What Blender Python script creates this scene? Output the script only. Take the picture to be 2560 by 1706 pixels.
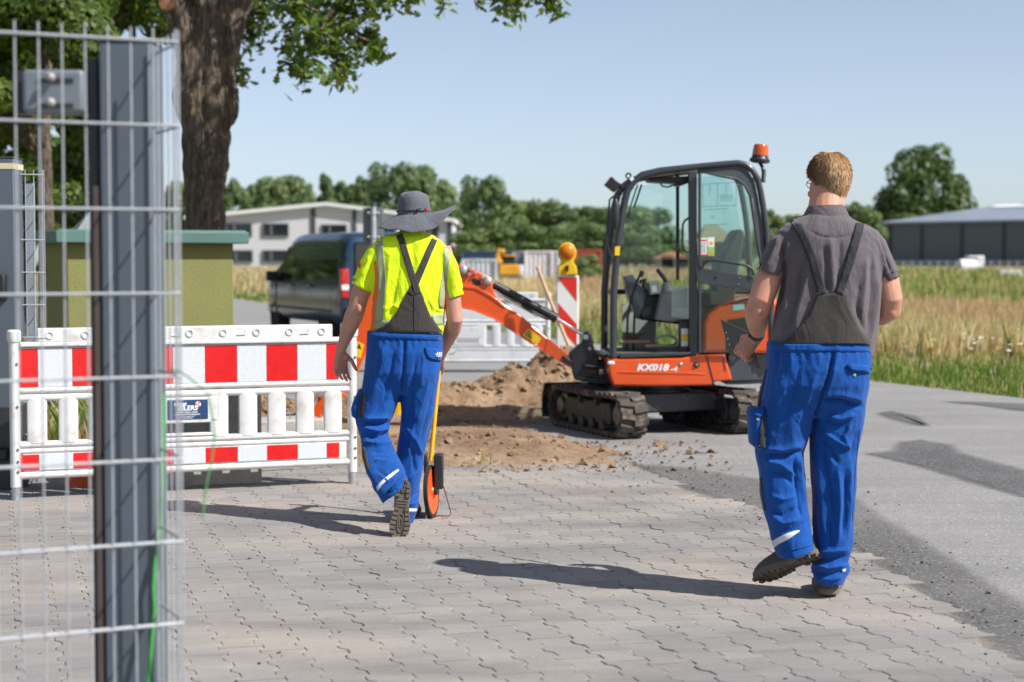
import bpy, bmesh, math, random
import numpy as np
from mathutils import Vector, Matrix
from mathutils.bvhtree import BVHTree

for _o in list(bpy.data.objects):
    bpy.data.objects.remove(_o)
scene = bpy.context.scene
col = scene.collection
R = math.radians
rng = random.Random(7)
nrg = np.random.default_rng(7)

# ------------------------------------------------------------------ camera
FPX = 4352.0                       # focal length in pixels of the 2560 px wide photograph
PITCH = math.atan((853 - 653) / FPX)
CAMZ = 1.40
cd = bpy.data.cameras.new('camera')
cam = bpy.data.objects.new('camera', cd)
col.objects.link(cam)
cam.location = (0, 0, CAMZ)
cam.rotation_euler = (math.pi / 2 - PITCH, 0, 0)
cd.sensor_width = 36.0
cd.lens = 36.0 * FPX / 2560.0
cd.clip_start = 0.1
cd.clip_end = 5000
cd.dof.use_dof = True
cd.dof.focus_distance = 8.3
cd.dof.aperture_fstop = 2.8
scene.camera = cam

# ------------------------------------------------------------------ sky and sun
SUN_EL, SUN_AZ = 45.5, 116.0       # azimuth clockwise from +Y (the view direction)
w = bpy.data.worlds.new('World')
scene.world = w
w.use_nodes = True
nt = w.node_tree
nt.nodes.clear()
sky = nt.nodes.new('ShaderNodeTexSky')
sky.sky_type = 'NISHITA'
sky.sun_disc = False
sky.sun_elevation = R(SUN_EL)
sky.sun_rotation = R(SUN_AZ)
sky.altitude = 0
sky.air_density = 0.7
sky.dust_density = 0.6
sky.ozone_density = 3.0
bg = nt.nodes.new('ShaderNodeBackground')
bg.inputs['Strength'].default_value = 0.09
wo = nt.nodes.new('ShaderNodeOutputWorld')
hz = nt.nodes.new('ShaderNodeHueSaturation'); hz.inputs['Saturation'].default_value = 0.68   # hazy summer air, the same all round
nt.links.new(sky.outputs[0], hz.inputs['Color'])
nt.links.new(hz.outputs[0], bg.inputs[0])
nt.links.new(bg.outputs[0], wo.inputs[0])
sd = bpy.data.lights.new('sun', 'SUN')
sd.energy = 4.2
sd.angle = R(0.53)
sd.color = (1.0, 0.965, 0.915)
sun = bpy.data.objects.new('sun', sd)
col.objects.link(sun)
_sv = Vector((math.sin(R(SUN_AZ)) * math.cos(R(SUN_EL)), math.cos(R(SUN_AZ)) * math.cos(R(SUN_EL)), math.sin(R(SUN_EL))))
sun.rotation_euler = _sv.to_track_quat('Z', 'Y').to_euler()
sun.location = _sv * 40
scene.view_settings.view_transform = 'Standard'
scene.view_settings.look = 'None'
scene.view_settings.gamma = 1.0
scene.view_settings.use_curve_mapping = False
scene.view_settings.exposure = 0.68
scene.cycles.max_bounces = 8
scene.cycles.transparent_max_bounces = 16
scene.cycles.sample_clamp_indirect = 4.0
scene.cycles.caustics_reflective = False
scene.cycles.caustics_refractive = False

# ------------------------------------------------------------------ measuring helpers
CAM = Vector((0, 0, CAMZ))
_cp, _sp = math.cos(PITCH), math.sin(PITCH)
def ray(u, v):
    x = (u - 1280) / FPX; z = -(v - 853) / FPX
    return Vector((x, _cp + z * _sp, -_sp + z * _cp))
def at(u, v, Y):
    r = ray(u, v); return CAM + r * (Y / r.y)
def gnd(u, v, z=0.0):
    r = ray(u, v); return CAM + r * ((z - CAMZ) / r.z)
def onplane(u, v, p0, n):
    r = ray(u, v); return CAM + r * ((p0 - CAM).dot(n) / r.dot(n))
def projnp(V):
    x = V[:, 0]; y = V[:, 1]; z = V[:, 2] - CAMZ
    d = y * _cp - z * _sp; up = y * _sp + z * _cp
    return 1280 + FPX * x / d, 853 - FPX * up / d
D = 2560 / 2353.0
def sm(a, b, x):
    t = np.clip((x - a) / (b - a), 0, 1); return t * t * (3 - 2 * t)

# value noise -------------------------------------------------------
_perm = nrg.random((64, 64, 64))
def vnoise(P):
    P = np.asarray(P, float); i = np.floor(P).astype(int); f = P - i; f = f * f * (3 - 2 * f)
    i0 = i & 63; i1 = (i + 1) & 63
    def g(a, b, c): return _perm[a, b, c]
    x0, y0, z0 = i0.T; x1, y1, z1 = i1.T; fx, fy, fz = f.T
    c00 = g(x0, y0, z0) * (1 - fx) + g(x1, y0, z0) * fx
    c10 = g(x0, y1, z0) * (1 - fx) + g(x1, y1, z0) * fx
    c01 = g(x0, y0, z1) * (1 - fx) + g(x1, y0, z1) * fx
    c11 = g(x0, y1, z1) * (1 - fx) + g(x1, y1, z1) * fx
    return (c00 * (1 - fy) + c10 * fy) * (1 - fz) + (c01 * (1 - fy) + c11 * fy) * fz - 0.5
def fbm(P, o=4, g=0.5):
    P = np.asarray(P, float); s = 0; a = 1.0
    for k in range(o):
        s = s + a * vnoise(P * (2 ** k) + 17.3 * k); a *= g
    return s

# ------------------------------------------------------------------ materials
MATS = {}
def _mix(nt, fac, a, b, bt='MIX'):
    n = nt.nodes.new('ShaderNodeMix'); n.data_type = 'RGBA'; n.blend_type = bt
    for sock, val in ((n.inputs[0], fac), (n.inputs[6], a), (n.inputs[7], b)):
        if hasattr(val, 'is_output'): nt.links.new(val, sock)
        elif isinstance(val, (int, float)): sock.default_value = val
        else: sock.default_value = (*val, 1) if len(val) == 3 else val
    return n.outputs[2]
def _noise(nt, vec, scale, detail=4, rough=.55, out='Fac'):
    n = nt.nodes.new('ShaderNodeTexNoise'); n.inputs['Scale'].default_value = scale
    n.inputs['Detail'].default_value = detail; n.inputs['Roughness'].default_value = rough
    if vec is not None: nt.links.new(vec, n.inputs['Vector'])
    return n.outputs[out]
def _ramp(nt, fac, stops):
    n = nt.nodes.new('ShaderNodeValToRGB'); nt.links.new(fac, n.inputs[0])
    e = n.color_ramp.elements
    while len(e) < len(stops): e.new(.5)
    for el, (p, c) in zip(e, stops):
        el.position = p; el.color = (*c, 1) if len(c) == 3 else c
    return n.outputs[0]
def _map(nt, vec, sc, rot=(0, 0, 0)):
    n = nt.nodes.new('ShaderNodeMapping'); nt.links.new(vec, n.inputs[0])
    n.inputs['Scale'].default_value = sc; n.inputs['Rotation'].default_value = rot
    return n.outputs[0]
def newmat(name):
    m = bpy.data.materials.new(name); m.use_nodes = True
    nt = m.node_tree; b = nt.nodes['Principled BSDF']
    MATS[name] = m
    return m, nt, b
def bump(nt, b, h, strength, dist=.01):
    n = nt.nodes.new('ShaderNodeBump'); n.inputs['Strength'].default_value = strength; n.inputs['Distance'].default_value = dist
    nt.links.new(h, n.inputs['Height']); nt.links.new(n.outputs[0], b.inputs['Normal'])
    return n
def M(name, c, rough=.6, metal=0., var=.12, scale=6., bmp=0., bscale=60., coat=0., spec=.5, dirt=None, dirtamt=.0, dscale=9.):
    if name in MATS: return MATS[name]
    m, nt, b = newmat(name)
    tc = nt.nodes.new('ShaderNodeTexCoord').outputs['Object']
    n = _noise(nt, tc, scale)
    lo = tuple(x * (1 - var) for x in c); hi = tuple(min(1, x * (1 + var)) for x in c)
    colr = _ramp(nt, n, [(.3, lo), (.7, hi)])
    if dirt:
        dn = _noise(nt, tc, dscale, 8, .65)
        f = _ramp(nt, dn, [(.62 - dirtamt * .3, (0, 0, 0)), (.75 - dirtamt * .2, (1, 1, 1))])
        mm = nt.nodes.new('ShaderNodeMath'); mm.operation = 'MULTIPLY'; nt.links.new(f, mm.inputs[0]); mm.inputs[1].default_value = min(1, .35 + dirtamt)
        colr = _mix(nt, mm.outputs[0], colr, dirt)
    nt.links.new(colr, b.inputs['Base Color'])
    rn = nt.nodes.new('ShaderNodeMapRange'); nt.links.new(n, rn.inputs[0])
    rn.inputs[1].default_value = .3; rn.inputs[2].default_value = .7
    rn.inputs[3].default_value = max(.02, rough * .85); rn.inputs[4].default_value = min(1, rough * 1.15)
    nt.links.new(rn.outputs[0], b.inputs['Roughness'])
    b.inputs['Metallic'].default_value = metal
    b.inputs['Specular IOR Level'].default_value = spec
    b.inputs['Coat Weight'].default_value = coat
    b.inputs['Coat Roughness'].default_value = .06
    if bmp: bump(nt, b, _noise(nt, tc, bscale, 5), bmp)
    return m
def fabric(name, c, var=.12, rough=.9, weave=600, bmp=.25, sheen=.15, dirt=None):
    m, nt, b = newmat(name)
    tc = nt.nodes.new('ShaderNodeTexCoord').outputs['Object']
    n = _noise(nt, tc, 7, 6)
    colr = _ramp(nt, n, [(.3, tuple(x * (1 - var) for x in c)), (.7, tuple(min(1, x * (1 + var)) for x in c))])
    if dirt:
        dn = _ramp(nt, _noise(nt, tc, 11, 8, .7), [(.6, (0, 0, 0)), (.78, (.6, .6, .6))])
        colr = _mix(nt, dn, colr, dirt)
    nt.links.new(colr, b.inputs['Base Color'])
    b.inputs['Roughness'].default_value = rough
    b.inputs['Sheen Weight'].default_value = sheen
    b.inputs['Specular IOR Level'].default_value = .25
    h = _noise(nt, _map(nt, tc, (1, 1, 1)), 90, 6, .6)
    bn = bump(nt, b, h, bmp, .003)
    wv = nt.nodes.new('ShaderNodeTexNoise'); wv.inputs['Scale'].default_value = 6.5; wv.inputs['Detail'].default_value = 3; wv.inputs['Distortion'].default_value = 1.2
    nt.links.new(_map(nt, tc, (1.6, 1.6, .8), (0, R(20), 0)), wv.inputs['Vector'])
    ab = nt.nodes.new('ShaderNodeMath'); ab.operation = 'SUBTRACT'; nt.links.new(wv.outputs['Fac'], ab.inputs[0]); ab.inputs[1].default_value = .5
    a3 = nt.nodes.new('ShaderNodeMath'); a3.operation = 'ABSOLUTE'; nt.links.new(ab.outputs[0], a3.inputs[0])
    b2_ = nt.nodes.new('ShaderNodeBump'); b2_.inputs['Strength'].default_value = .30; b2_.inputs['Distance'].default_value = .05; b2_.invert = True
    nt.links.new(a3.outputs[0], b2_.inputs['Height']); nt.links.new(b2_.outputs[0], bn.inputs['Normal'])
    return m
def glassmat(name, tint, gloss=.12, rough=.02):
    m = bpy.data.materials.new(name); m.use_nodes = True; nt = m.node_tree; nt.nodes.clear(); MATS[name] = m
    t = nt.nodes.new('ShaderNodeBsdfTransparent'); t.inputs[0].default_value = (*tint, 1)
    g = nt.nodes.new('ShaderNodeBsdfGlossy'); g.inputs['Roughness'].default_value = rough
    lw = nt.nodes.new('ShaderNodeLayerWeight'); lw.inputs[0].default_value = .25
    mr = nt.nodes.new('ShaderNodeMapRange'); nt.links.new(lw.outputs['Fresnel'], mr.inputs[0]); mr.inputs[3].default_value = gloss * .5; mr.inputs[4].default_value = min(1, gloss * 3)
    x = nt.nodes.new('ShaderNodeMixShader'); nt.links.new(mr.outputs[0], x.inputs[0]); nt.links.new(t.outputs[0], x.inputs[1]); nt.links.new(g.outputs[0], x.inputs[2])
    o = nt.nodes.new('ShaderNodeOutputMaterial'); nt.links.new(x.outputs[0], o.inputs[0])
    return m
def leafmat(name, stops, trans=.35, useattr=False):
    m, nt, b = newmat(name)
    if useattr:
        a = nt.nodes.new('ShaderNodeAttribute'); a.attribute_name = 'col'; colr = a.outputs['Color']
    else:
        g = nt.nodes.new('ShaderNodeNewGeometry'); oi = nt.nodes.new('ShaderNodeObjectInfo')
        n = _noise(nt, g.outputs['Position'], .9, 3)
        ad = nt.nodes.new('ShaderNodeMath'); ad.operation = 'MULTIPLY_ADD'; nt.links.new(g.outputs['Random Per Island'], ad.inputs[0]); ad.inputs[1].default_value = .45
        a2 = nt.nodes.new('ShaderNodeMath'); a2.operation = 'MULTIPLY_ADD'; nt.links.new(oi.outputs['Random'], a2.inputs[0]); a2.inputs[1].default_value = .25; a2.inputs[2].default_value = -.12
        nt.links.new(a2.outputs[0], ad.inputs[2])
        s = nt.nodes.new('ShaderNodeMath'); s.operation = 'MULTIPLY_ADD'; nt.links.new(n, s.inputs[0]); s.inputs[1].default_value = .7; nt.links.new(ad.outputs[0], s.inputs[2])
        colr = _ramp(nt, s.outputs[0], stops)
    nt.links.new(colr, b.inputs['Base Color'])
    b.inputs['Roughness'].default_value = .5; b.inputs['Specular IOR Level'].default_value = .35
    t = nt.nodes.new('ShaderNodeBsdfTranslucent'); nt.links.new(_mix(nt, 1, colr, (1.6, 1.5, .7), 'MULTIPLY'), t.inputs[0])
    x = nt.nodes.new('ShaderNodeMixShader'); x.inputs[0].default_value = trans
    nt.links.new(b.outputs[0], x.inputs[1]); nt.links.new(t.outputs[0], x.inputs[2])
    nt.links.new(x.outputs[0], nt.nodes['Material Output'].inputs[0])
    return m

# ------------------------------------------------------------------ mesh helpers
def tag(o, label=None, cat=None, group=None, kind=None):
    if label: o['label'] = label
    if cat: o['category'] = cat
    if group: o['group'] = group
    if kind: o['kind'] = kind
    return o
def wm(o): return o.matrix_basis.copy() if o.parent is None else wm(o.parent) @ o.matrix_basis
def empty(name, loc=(0, 0, 0), rz=0., label=None, cat=None, group=None):
    o = bpy.data.objects.new(name, None); col.objects.link(o)
    o.location = loc; o.rotation_euler = (0, 0, rz); o.empty_display_size = .2
    return tag(o, label, cat, group)
def link(name, me, parent=None, loc=None):
    o = bpy.data.objects.new(name, me); col.objects.link(o); o.parent = parent
    if loc is not None: o.location = loc
    return o
def copy_tree(o, parent=None):
    c = o.copy(); col.objects.link(c); c.parent = parent
    for ch in o.children: copy_tree(ch, c)
    return c
class MB:
    def __init__(s): s.v = []; s.f = []; s.m = []
    def add(s, vs, fs, mi=0):
        b = len(s.v); s.v += [Vector(p) for p in vs]
        for f in fs: s.f.append([b + i for i in f]); s.m.append(mi)
        return s
    def box(s, c, d, M3=None, mi=0, taper=1.0):
        hx, hy, hz = d[0] / 2, d[1] / 2, d[2] / 2; vs = []
        for z in (-1, 1):
            t = taper if z > 0 else 1
            for x, y in ((-1, -1), (1, -1), (1, 1), (-1, 1)):
                p = Vector((x * hx * t, y * hy * t, z * hz)); vs.append(Vector(c) + (M3 @ p if M3 else p))
        return s.add(vs, [(3, 2, 1, 0), (4, 5, 6, 7), (0, 1, 5, 4), (1, 2, 6, 5), (2, 3, 7, 6), (3, 0, 4, 7)], mi)
    def prism(s, poly, fn, o0, o1, mi=0):
        n = len(poly); vs = [fn(a, b, o0) for a, b in poly] + [fn(a, b, o1) for a, b in poly]
        fs = [list(range(n))[::-1], list(range(n, 2 * n))] + [(i, (i + 1) % n, n + (i + 1) % n, n + i) for i in range(n)]
        return s.add(vs, fs, mi)
    def tube(s, pts, r, seg=8, mi=0, closed=False, cap=True):
        pts = [Vector(p) for p in pts]; n = len(pts); rings = []
        rr = r if isinstance(r, (list, tuple)) else [r] * n
        up = None
        for i, p in enumerate(pts):
            a = pts[(i - 1) % n] if (closed or i > 0) else p; b = pts[(i + 1) % n] if (closed or i < n - 1) else p
            t = (b - a).normalized()
            if up is None: up = t.orthogonal().normalized()
            up = (up - t * up.dot(t)); up = up.normalized() if up.length > 1e-6 else t.orthogonal().normalized()
            sd_ = t.cross(up)
            rings.append([p + (up * math.cos(k * 2 * math.pi / seg) + sd_ * math.sin(k * 2 * math.pi / seg)) * rr[i] for k in range(seg)])
        return s.loft(rings, cap and not closed, mi, closed)
    def loft(s, rings, cap=True, mi=0, closed=False):
        n = len(rings); k = len(rings[0]); vs = [p for r in rings for p in r]; fs = []
        for i in range(n if closed else n - 1):
            j = (i + 1) % n
            for a in range(k):
                b = (a + 1) % k; fs.append((i * k + a, i * k + b, j * k + b, j * k + a))
        if cap: fs += [list(range(k))[::-1], list(range((n - 1) * k, n * k))]
        return s.add(vs, fs, mi)
    def lathe(s, prof, o=(0, 0, 0), ax=(0, 0, 1), seg=20, mi=0, cap=True):
        o = Vector(o); ax = Vector(ax).normalized(); x = ax.orthogonal().normalized(); y = ax.cross(x)
        rings = [[o + ax * h + (x * math.cos(2 * math.pi * k / seg) + y * math.sin(2 * math.pi * k / seg)) * r for k in range(seg)] for r, h in prof]
        return s.loft(rings, cap, mi)
    def ell(s, c, r, M3=None, seg=14, mi=0):
        c = Vector(c); rings = []
        for i in range(1, seg // 2 + 2):
            ph = math.pi * i / (seg // 2 + 2) ; z = -math.cos(ph); q = math.sin(ph)
            rings.append([c + ((M3 @ Vector((r[0] * q * math.cos(2 * math.pi * k / seg), r[1] * q * math.sin(2 * math.pi * k / seg), r[2] * z))) if M3 else Vector((r[0] * q * math.cos(2 * math.pi * k / seg), r[1] * q * math.sin(2 * math.pi * k / seg), r[2] * z))) for k in range(seg)])
        return s.loft(rings, True, mi)
    def mesh(s, name, Minv=None):
        me = bpy.data.meshes.new(name)
        vs = [Minv @ p for p in s.v] if Minv else s.v
        me.from_pydata([tuple(p) for p in vs], [], s.f)
        me.polygons.foreach_set('material_index', s.m)
        return me
    def build(s, name, mat, parent=None, world=False, bevel=0., bseg=2, smooth=40, fix=True):
        me = s.mesh(name, wm(parent).inverted() if (parent and world) else None)
        for m in (mat if isinstance(mat, (list, tuple)) else [mat]): me.materials.append(m)
        if fix:
            bm = bmesh.new(); bm.from_mesh(me); bmesh.ops.recalc_face_normals(bm, faces=bm.faces); bm.to_mesh(me); bm.free()
        if smooth:
            me.polygons.foreach_set('use_smooth', [True] * len(me.polygons)); me.set_sharp_from_angle(angle=R(smooth))
        o = link(name, me, parent)
        if bevel:
            b = o.modifiers.new('bevel', 'BEVEL'); b.width = bevel; b.segments = bseg; b.limit_method = 'ANGLE'; b.angle_limit = R(35); b.use_clamp_overlap = True
        return o
def np_mesh(name, V, cols=None):
    n, k, _ = V.shape; me = bpy.data.meshes.new(name)
    me.vertices.add(n * k); me.vertices.foreach_set('co', V.astype(np.float32).ravel())
    me.loops.add(n * k); me.loops.foreach_set('vertex_index', np.arange(n * k, dtype=np.int32))
    me.polygons.add(n); me.polygons.foreach_set('loop_start', np.arange(0, n * k, k, dtype=np.int32)); me.polygons.foreach_set('loop_total', np.full(n, k, np.int32))
    me.update(calc_edges=True)
    if cols is not None:
        a = me.attributes.new('col', 'FLOAT_COLOR', 'POINT')
        c = np.ones((n, k, 4), np.float32); c[:, :, :3] = cols[:, None, :]; a.data.foreach_set('color', c.ravel())
    return me
def grid_mesh(name, X, Y, Z):
    ny, nx = X.shape; V = np.stack([X, Y, Z], -1).reshape(-1, 3)
    i = np.arange(nx * ny).reshape(ny, nx)
    F = np.stack([i[:-1, :-1], i[:-1, 1:], i[1:, 1:], i[1:, :-1]], -1).reshape(-1, 4)
    me = bpy.data.meshes.new(name); me.from_pydata(V.tolist(), [], F.tolist())
    me.polygons.foreach_set('use_smooth', [True] * len(me.polygons))
    return me
def sheet(name, poly, z, mat, label=None):
    me = bpy.data.meshes.new(name); me.from_pydata([(x, y, z) for x, y in poly], [], [list(range(len(poly)))])
    bm = bmesh.new(); bm.from_mesh(me); bmesh.ops.recalc_face_normals(bm, faces=bm.faces)
    for f in bm.faces:
        if f.normal.z < 0: f.normal_flip()
    bm.to_mesh(me); bm.free()
    me.materials.append(mat); o = link(name, me); tag(o, label, kind='structure'); return o
def inpoly(P, poly):
    x, y = P[:, 0], P[:, 1]; r = np.zeros(len(P), bool); n = len(poly); j = n - 1
    for i in range(n):
        xi, yi = poly[i]; xj, yj = poly[j]
        c = ((yi > y) != (yj > y)) & (x < (xj - xi) * (y - yi) / (yj - yi + 1e-12) + xi); r ^= c; j = i
    return r
def text(name, s, mat, M4, size, parent=None, ext=.001, bold=0., shear=0., sx=1.):
    c = bpy.data.curves.new(name, 'FONT'); c.body = s; c.size = size; c.extrude = ext; c.offset = bold; c.shear = shear
    c.align_x = 'CENTER'; c.align_y = 'CENTER'; c.resolution_u = 3
    o = bpy.data.objects.new('tmp', c); col.objects.link(o)
    me = bpy.data.meshes.new_from_object(o.evaluated_get(bpy.context.evaluated_depsgraph_get()))
    bpy.data.objects.remove(o); me.transform(Matrix.Diagonal((sx, 1, 1, 1))); me.transform(M4)
    if parent: me.transform(wm(parent).inverted())
    me.materials.clear(); me.materials.append(mat)
    return link(name, me, parent)
def frame(o, x, z):
    x = Vector(x).normalized(); z = Vector(z); z = (z - x * z.dot(x)).normalized(); y = z.cross(x)
    m = Matrix((x, y, z)).transposed().to_4x4(); m.translation = Vector(o); return m
# ================================================================== GROUND
def vline(y):      # verge between the road and the field
    return np.interp(y, [-2, 5, 12, 17.8, 20.4, 29.5, 57.7, 70, 400], [10.3, 9.4, 7.4, 5.23, 4.2, 1.43, -8.0, -12.0, -120])
def terrain(x, y):
    return -.03 + .92 * sm(60, 175, y)
def field_mat():
    m, nt, b = newmat('field_soil')
    p = nt.nodes.new('ShaderNodeNewGeometry').outputs['Position']
    n = _noise(nt, p, .35, 6); n2 = _noise(nt, p, 6, 5)
    c = _ramp(nt, n, [(.35, (.20, .16, .075)), (.5, (.16, .15, .06)), (.66, (.26, .19, .10))])
    c = _mix(nt, .4, c, _ramp(nt, n2, [(.3, (.08, .09, .03)), (.7, (.3, .23, .12))]))
    nt.links.new(c, b.inputs['Base Color']); b.inputs['Roughness'].default_value = .95
    bump(nt, b, n2, .6, .05); return m
def asphalt_mat(name, lo, hi, chip, amt, streak):
    m, nt, b = newmat(name)
    p = nt.nodes.new('ShaderNodeNewGeometry').outputs['Position']
    n = _noise(nt, p, .9, 5); f = _noise(nt, p, 95, 3, .7)
    c = _ramp(nt, n, [(.3, lo), (.7, hi)])
    v = nt.nodes.new('ShaderNodeTexVoronoi'); v.inputs['Scale'].default_value = 110; nt.links.new(p, v.inputs['Vector'])
    vc = nt.nodes.new('ShaderNodeSeparateColor'); nt.links.new(v.outputs['Color'], vc.inputs[0])
    k = _ramp(nt, vc.outputs[0], [(.25, (.80, .80, .80)), (.6, (1, 1, 1)), (.9, (1.08, 1.08, 1.08))])
    c = _mix(nt, .85, c, k, 'MULTIPLY')
    cf = _ramp(nt, vc.outputs[1], [(1 - amt - .02, (0, 0, 0)), (1 - amt, (1, 1, 1))])
    c = _mix(nt, cf, c, chip)
    st = _ramp(nt, _noise(nt, _map(nt, p, (.35, 2.2, 1), (0, 0, R(-12))), 1.1, 6, .6), [(.4, (1, 1, 1)), (.75, streak)])
    c = _mix(nt, 1, c, st, 'MULTIPLY')
    nt.links.new(c, b.inputs['Base Color']); b.inputs['Roughness'].default_value = .88
    bump(nt, b, f, .5, .006); return m
def paver_mat():
    m, nt, b = newmat('concrete_paver')
    g = nt.nodes.new('ShaderNodeNewGeometry'); p = g.outputs['Position']
    oi = nt.nodes.new('ShaderNodeObjectInfo')
    a = nt.nodes.new('ShaderNodeMath'); nt.links.new(g.outputs['Random Per Island'], a.inputs[0]); nt.links.new(oi.outputs['Random'], a.inputs[1])
    fr = nt.nodes.new('ShaderNodeMath'); fr.operation = 'FRACT'; nt.links.new(a.outputs[0], fr.inputs[0])
    base = _ramp(nt, fr.outputs[0], [(0, (.232, .221, .212)), (.5, (.256, .243, .232)), (1, (.28, .266, .254))])
    sand = _ramp(nt, _noise(nt, _map(nt, p, (.75, 1.3, 1), (0, 0, R(8))), .7, 7, .62), [(.44, (0, 0, 0)), (.72, (.8, .8, .8))])
    c = _mix(nt, sand, base, (.42, .36, .30))
    dk = _ramp(nt, _noise(nt, _map(nt, p, (.5, 2.6, 1), (0, 0, R(6))), .9, 8, .62), [(.48, (1, 1, 1)), (.75, (.66, .66, .68))])
    c = _mix(nt, 1, c, dk, 'MULTIPLY')
    sp = _ramp(nt, _noise(nt, p, 130, 3, .8), [(.3, (.74, .74, .74)), (.62, (1.1, 1.1, 1.1))])
    c = _mix(nt, .7, c, sp, 'MULTIPLY')
    # reddish soil trodden in near the digging
    sx = nt.nodes.new('ShaderNodeSeparateXYZ'); nt.links.new(p, sx.inputs[0])
    rs = _ramp(nt, _noise(nt, p, 1.6, 7, .7), [(.55, (0, 0, 0)), (.72, (.7, .7, .7))])
    mr = nt.nodes.new('ShaderNodeMapRange'); nt.links.new(sx.outputs[1], mr.inputs[0]); mr.inputs[1].default_value = 8.6; mr.inputs[2].default_value = 11.6
    mm = nt.nodes.new('ShaderNodeMath'); mm.operation = 'MULTIPLY'; nt.links.new(rs, mm.inputs[0]); nt.links.new(mr.outputs[0], mm.inputs[1])
    c = _mix(nt, mm.outputs[0], c, (.36, .235, .15))
    nt.links.new(c, b.inputs['Base Color']); b.inputs['Roughness'].default_value = .92; b.inputs['Specular IOR Level'].default_value = .25
    bump(nt, b, _noise(nt, p, 160, 4, .7), .35, .004); return m
def bed_mat():
    m, nt, b = newmat('joint_sand')
    p = nt.nodes.new('ShaderNodeNewGeometry').outputs['Position']
    n = _noise(nt, p, 2.6, 6, .65)
    c = _ramp(nt, n, [(.42, (.29, .25, .21)), (.57, (.19, .165, .14)), (.74, (.085, .075, .066))])
    nt.links.new(c, b.inputs['Base Color']); b.inputs['Roughness'].default_value = .95; return m
def soil_mat():
    m, nt, b = newmat('dug_soil')
    p = nt.nodes.new('ShaderNodeNewGeometry').outputs['Position']
    n = _noise(nt, p, 1.3, 6, .6); f = _noise(nt, p, 22, 7, .7)
    c = _ramp(nt, n, [(.3, (.19, .12, .07)), (.5, (.30, .195, .118)), (.7, (.40, .285, .185))])
    c = _mix(nt, .75, c, _ramp(nt, f, [(.3, (.55, .52, .5)), (.7, (1.25, 1.25, 1.2))]), 'MULTIPLY')
    nt.links.new(c, b.inputs['Base Color']); b.inputs['Roughness'].default_value = .97
    bump(nt, b, f, .9, .03); return m
mat_field = field_mat()
mat_asph = asphalt_mat('asphalt_grey', (.235, .228, .22), (.285, .275, .265), (.42, .41, .39), .035, (.78, .78, .79))
mat_dark = asphalt_mat('asphalt_dark', (.135, .13, .126), (.20, .19, .182), (.34, .32, .3), .07, (.8, .8, .8))
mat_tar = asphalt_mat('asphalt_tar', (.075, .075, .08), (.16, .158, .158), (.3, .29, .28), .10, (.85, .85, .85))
mat_paver = paver_mat(); mat_bed = bed_mat(); mat_soil = soil_mat()

xs = np.concatenate([-np.geomspace(2500, 30, 24), np.linspace(-28, 28, 29), np.geomspace(30, 2500, 24)])
ys = np.concatenate([np.linspace(-60, 58, 30), np.linspace(60, 180, 40), np.geomspace(190, 3500, 20)])
X, Y = np.meshgrid(xs, ys)
me = grid_mesh('ground', X, Y, terrain(X, Y)); me.materials.append(mat_field)
tag(link('ground', me), 'dry field ground stretching to the horizon', kind='structure')
sheet('road', [(-4.6, -2), (10.3, -2), (9.4, 5), (7.4, 12), (5.23, 17.8), (4.2, 20.4), (1.43, 29.5), (-8, 57.7), (-12, 70),
               (-19, 70), (-15.5, 62), (-5.6, 27), (-2.6, 18.6), (-2.3, 14), (-4.6, 13)], -.004, mat_asph, 'grey asphalt road and yard entrance')
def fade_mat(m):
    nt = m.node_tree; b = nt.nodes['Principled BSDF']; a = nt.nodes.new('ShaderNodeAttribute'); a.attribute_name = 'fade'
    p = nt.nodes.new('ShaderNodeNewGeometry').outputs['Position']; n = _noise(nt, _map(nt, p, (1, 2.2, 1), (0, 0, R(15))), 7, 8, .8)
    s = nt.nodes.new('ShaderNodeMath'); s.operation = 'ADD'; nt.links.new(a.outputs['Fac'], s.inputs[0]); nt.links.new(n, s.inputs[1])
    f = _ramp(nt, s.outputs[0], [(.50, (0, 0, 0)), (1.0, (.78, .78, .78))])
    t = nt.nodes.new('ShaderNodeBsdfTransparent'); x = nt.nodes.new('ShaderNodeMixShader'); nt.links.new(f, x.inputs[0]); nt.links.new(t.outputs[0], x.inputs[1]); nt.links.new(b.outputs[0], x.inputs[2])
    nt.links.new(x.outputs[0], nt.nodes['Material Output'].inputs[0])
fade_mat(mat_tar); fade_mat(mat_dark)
def patch(poly, z, mat, label, inset=.16):
    P = [Vector(p) for p in poly]; n = len(P); ar = sum(P[i].x * P[(i + 1) % n].y - P[(i + 1) % n].x * P[i].y for i in range(n)); sg = 1 if ar > 0 else -1; I = []
    for i in range(n):
        a = (P[i] - P[i - 1]).normalized(); b = (P[(i + 1) % n] - P[i]).normalized(); m = Vector((-(a.y + b.y), a.x + b.x)) * sg
        m = m.normalized() if m.length > 1e-4 else Vector((0, 0)); I.append(P[i] + m * inset)
    me = bpy.data.meshes.new('road_patch'); me.from_pydata([(p.x, p.y, z) for p in P] + [(p.x, p.y, z) for p in I], [], [list(range(n, 2 * n))] + [(i, (i + 1) % n, n + (i + 1) % n, n + i) for i in range(n)])
    bm = bmesh.new(); bm.from_mesh(me); bmesh.ops.recalc_face_normals(bm, faces=bm.faces)
    if sum(f.normal.z for f in bm.faces) < 0: bmesh.ops.reverse_faces(bm, faces=bm.faces)
    bm.to_mesh(me); bm.free(); at_ = me.attributes.new('fade', 'FLOAT', 'POINT'); at_.data.foreach_set('value', [0.] * n + [.75] * n)
    me.materials.append(mat); tag(link('road_patch', me), label, kind='structure')
def dpts(L): return [tuple(gnd(u * D, v * D)[:2]) for u, v in L]
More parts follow.
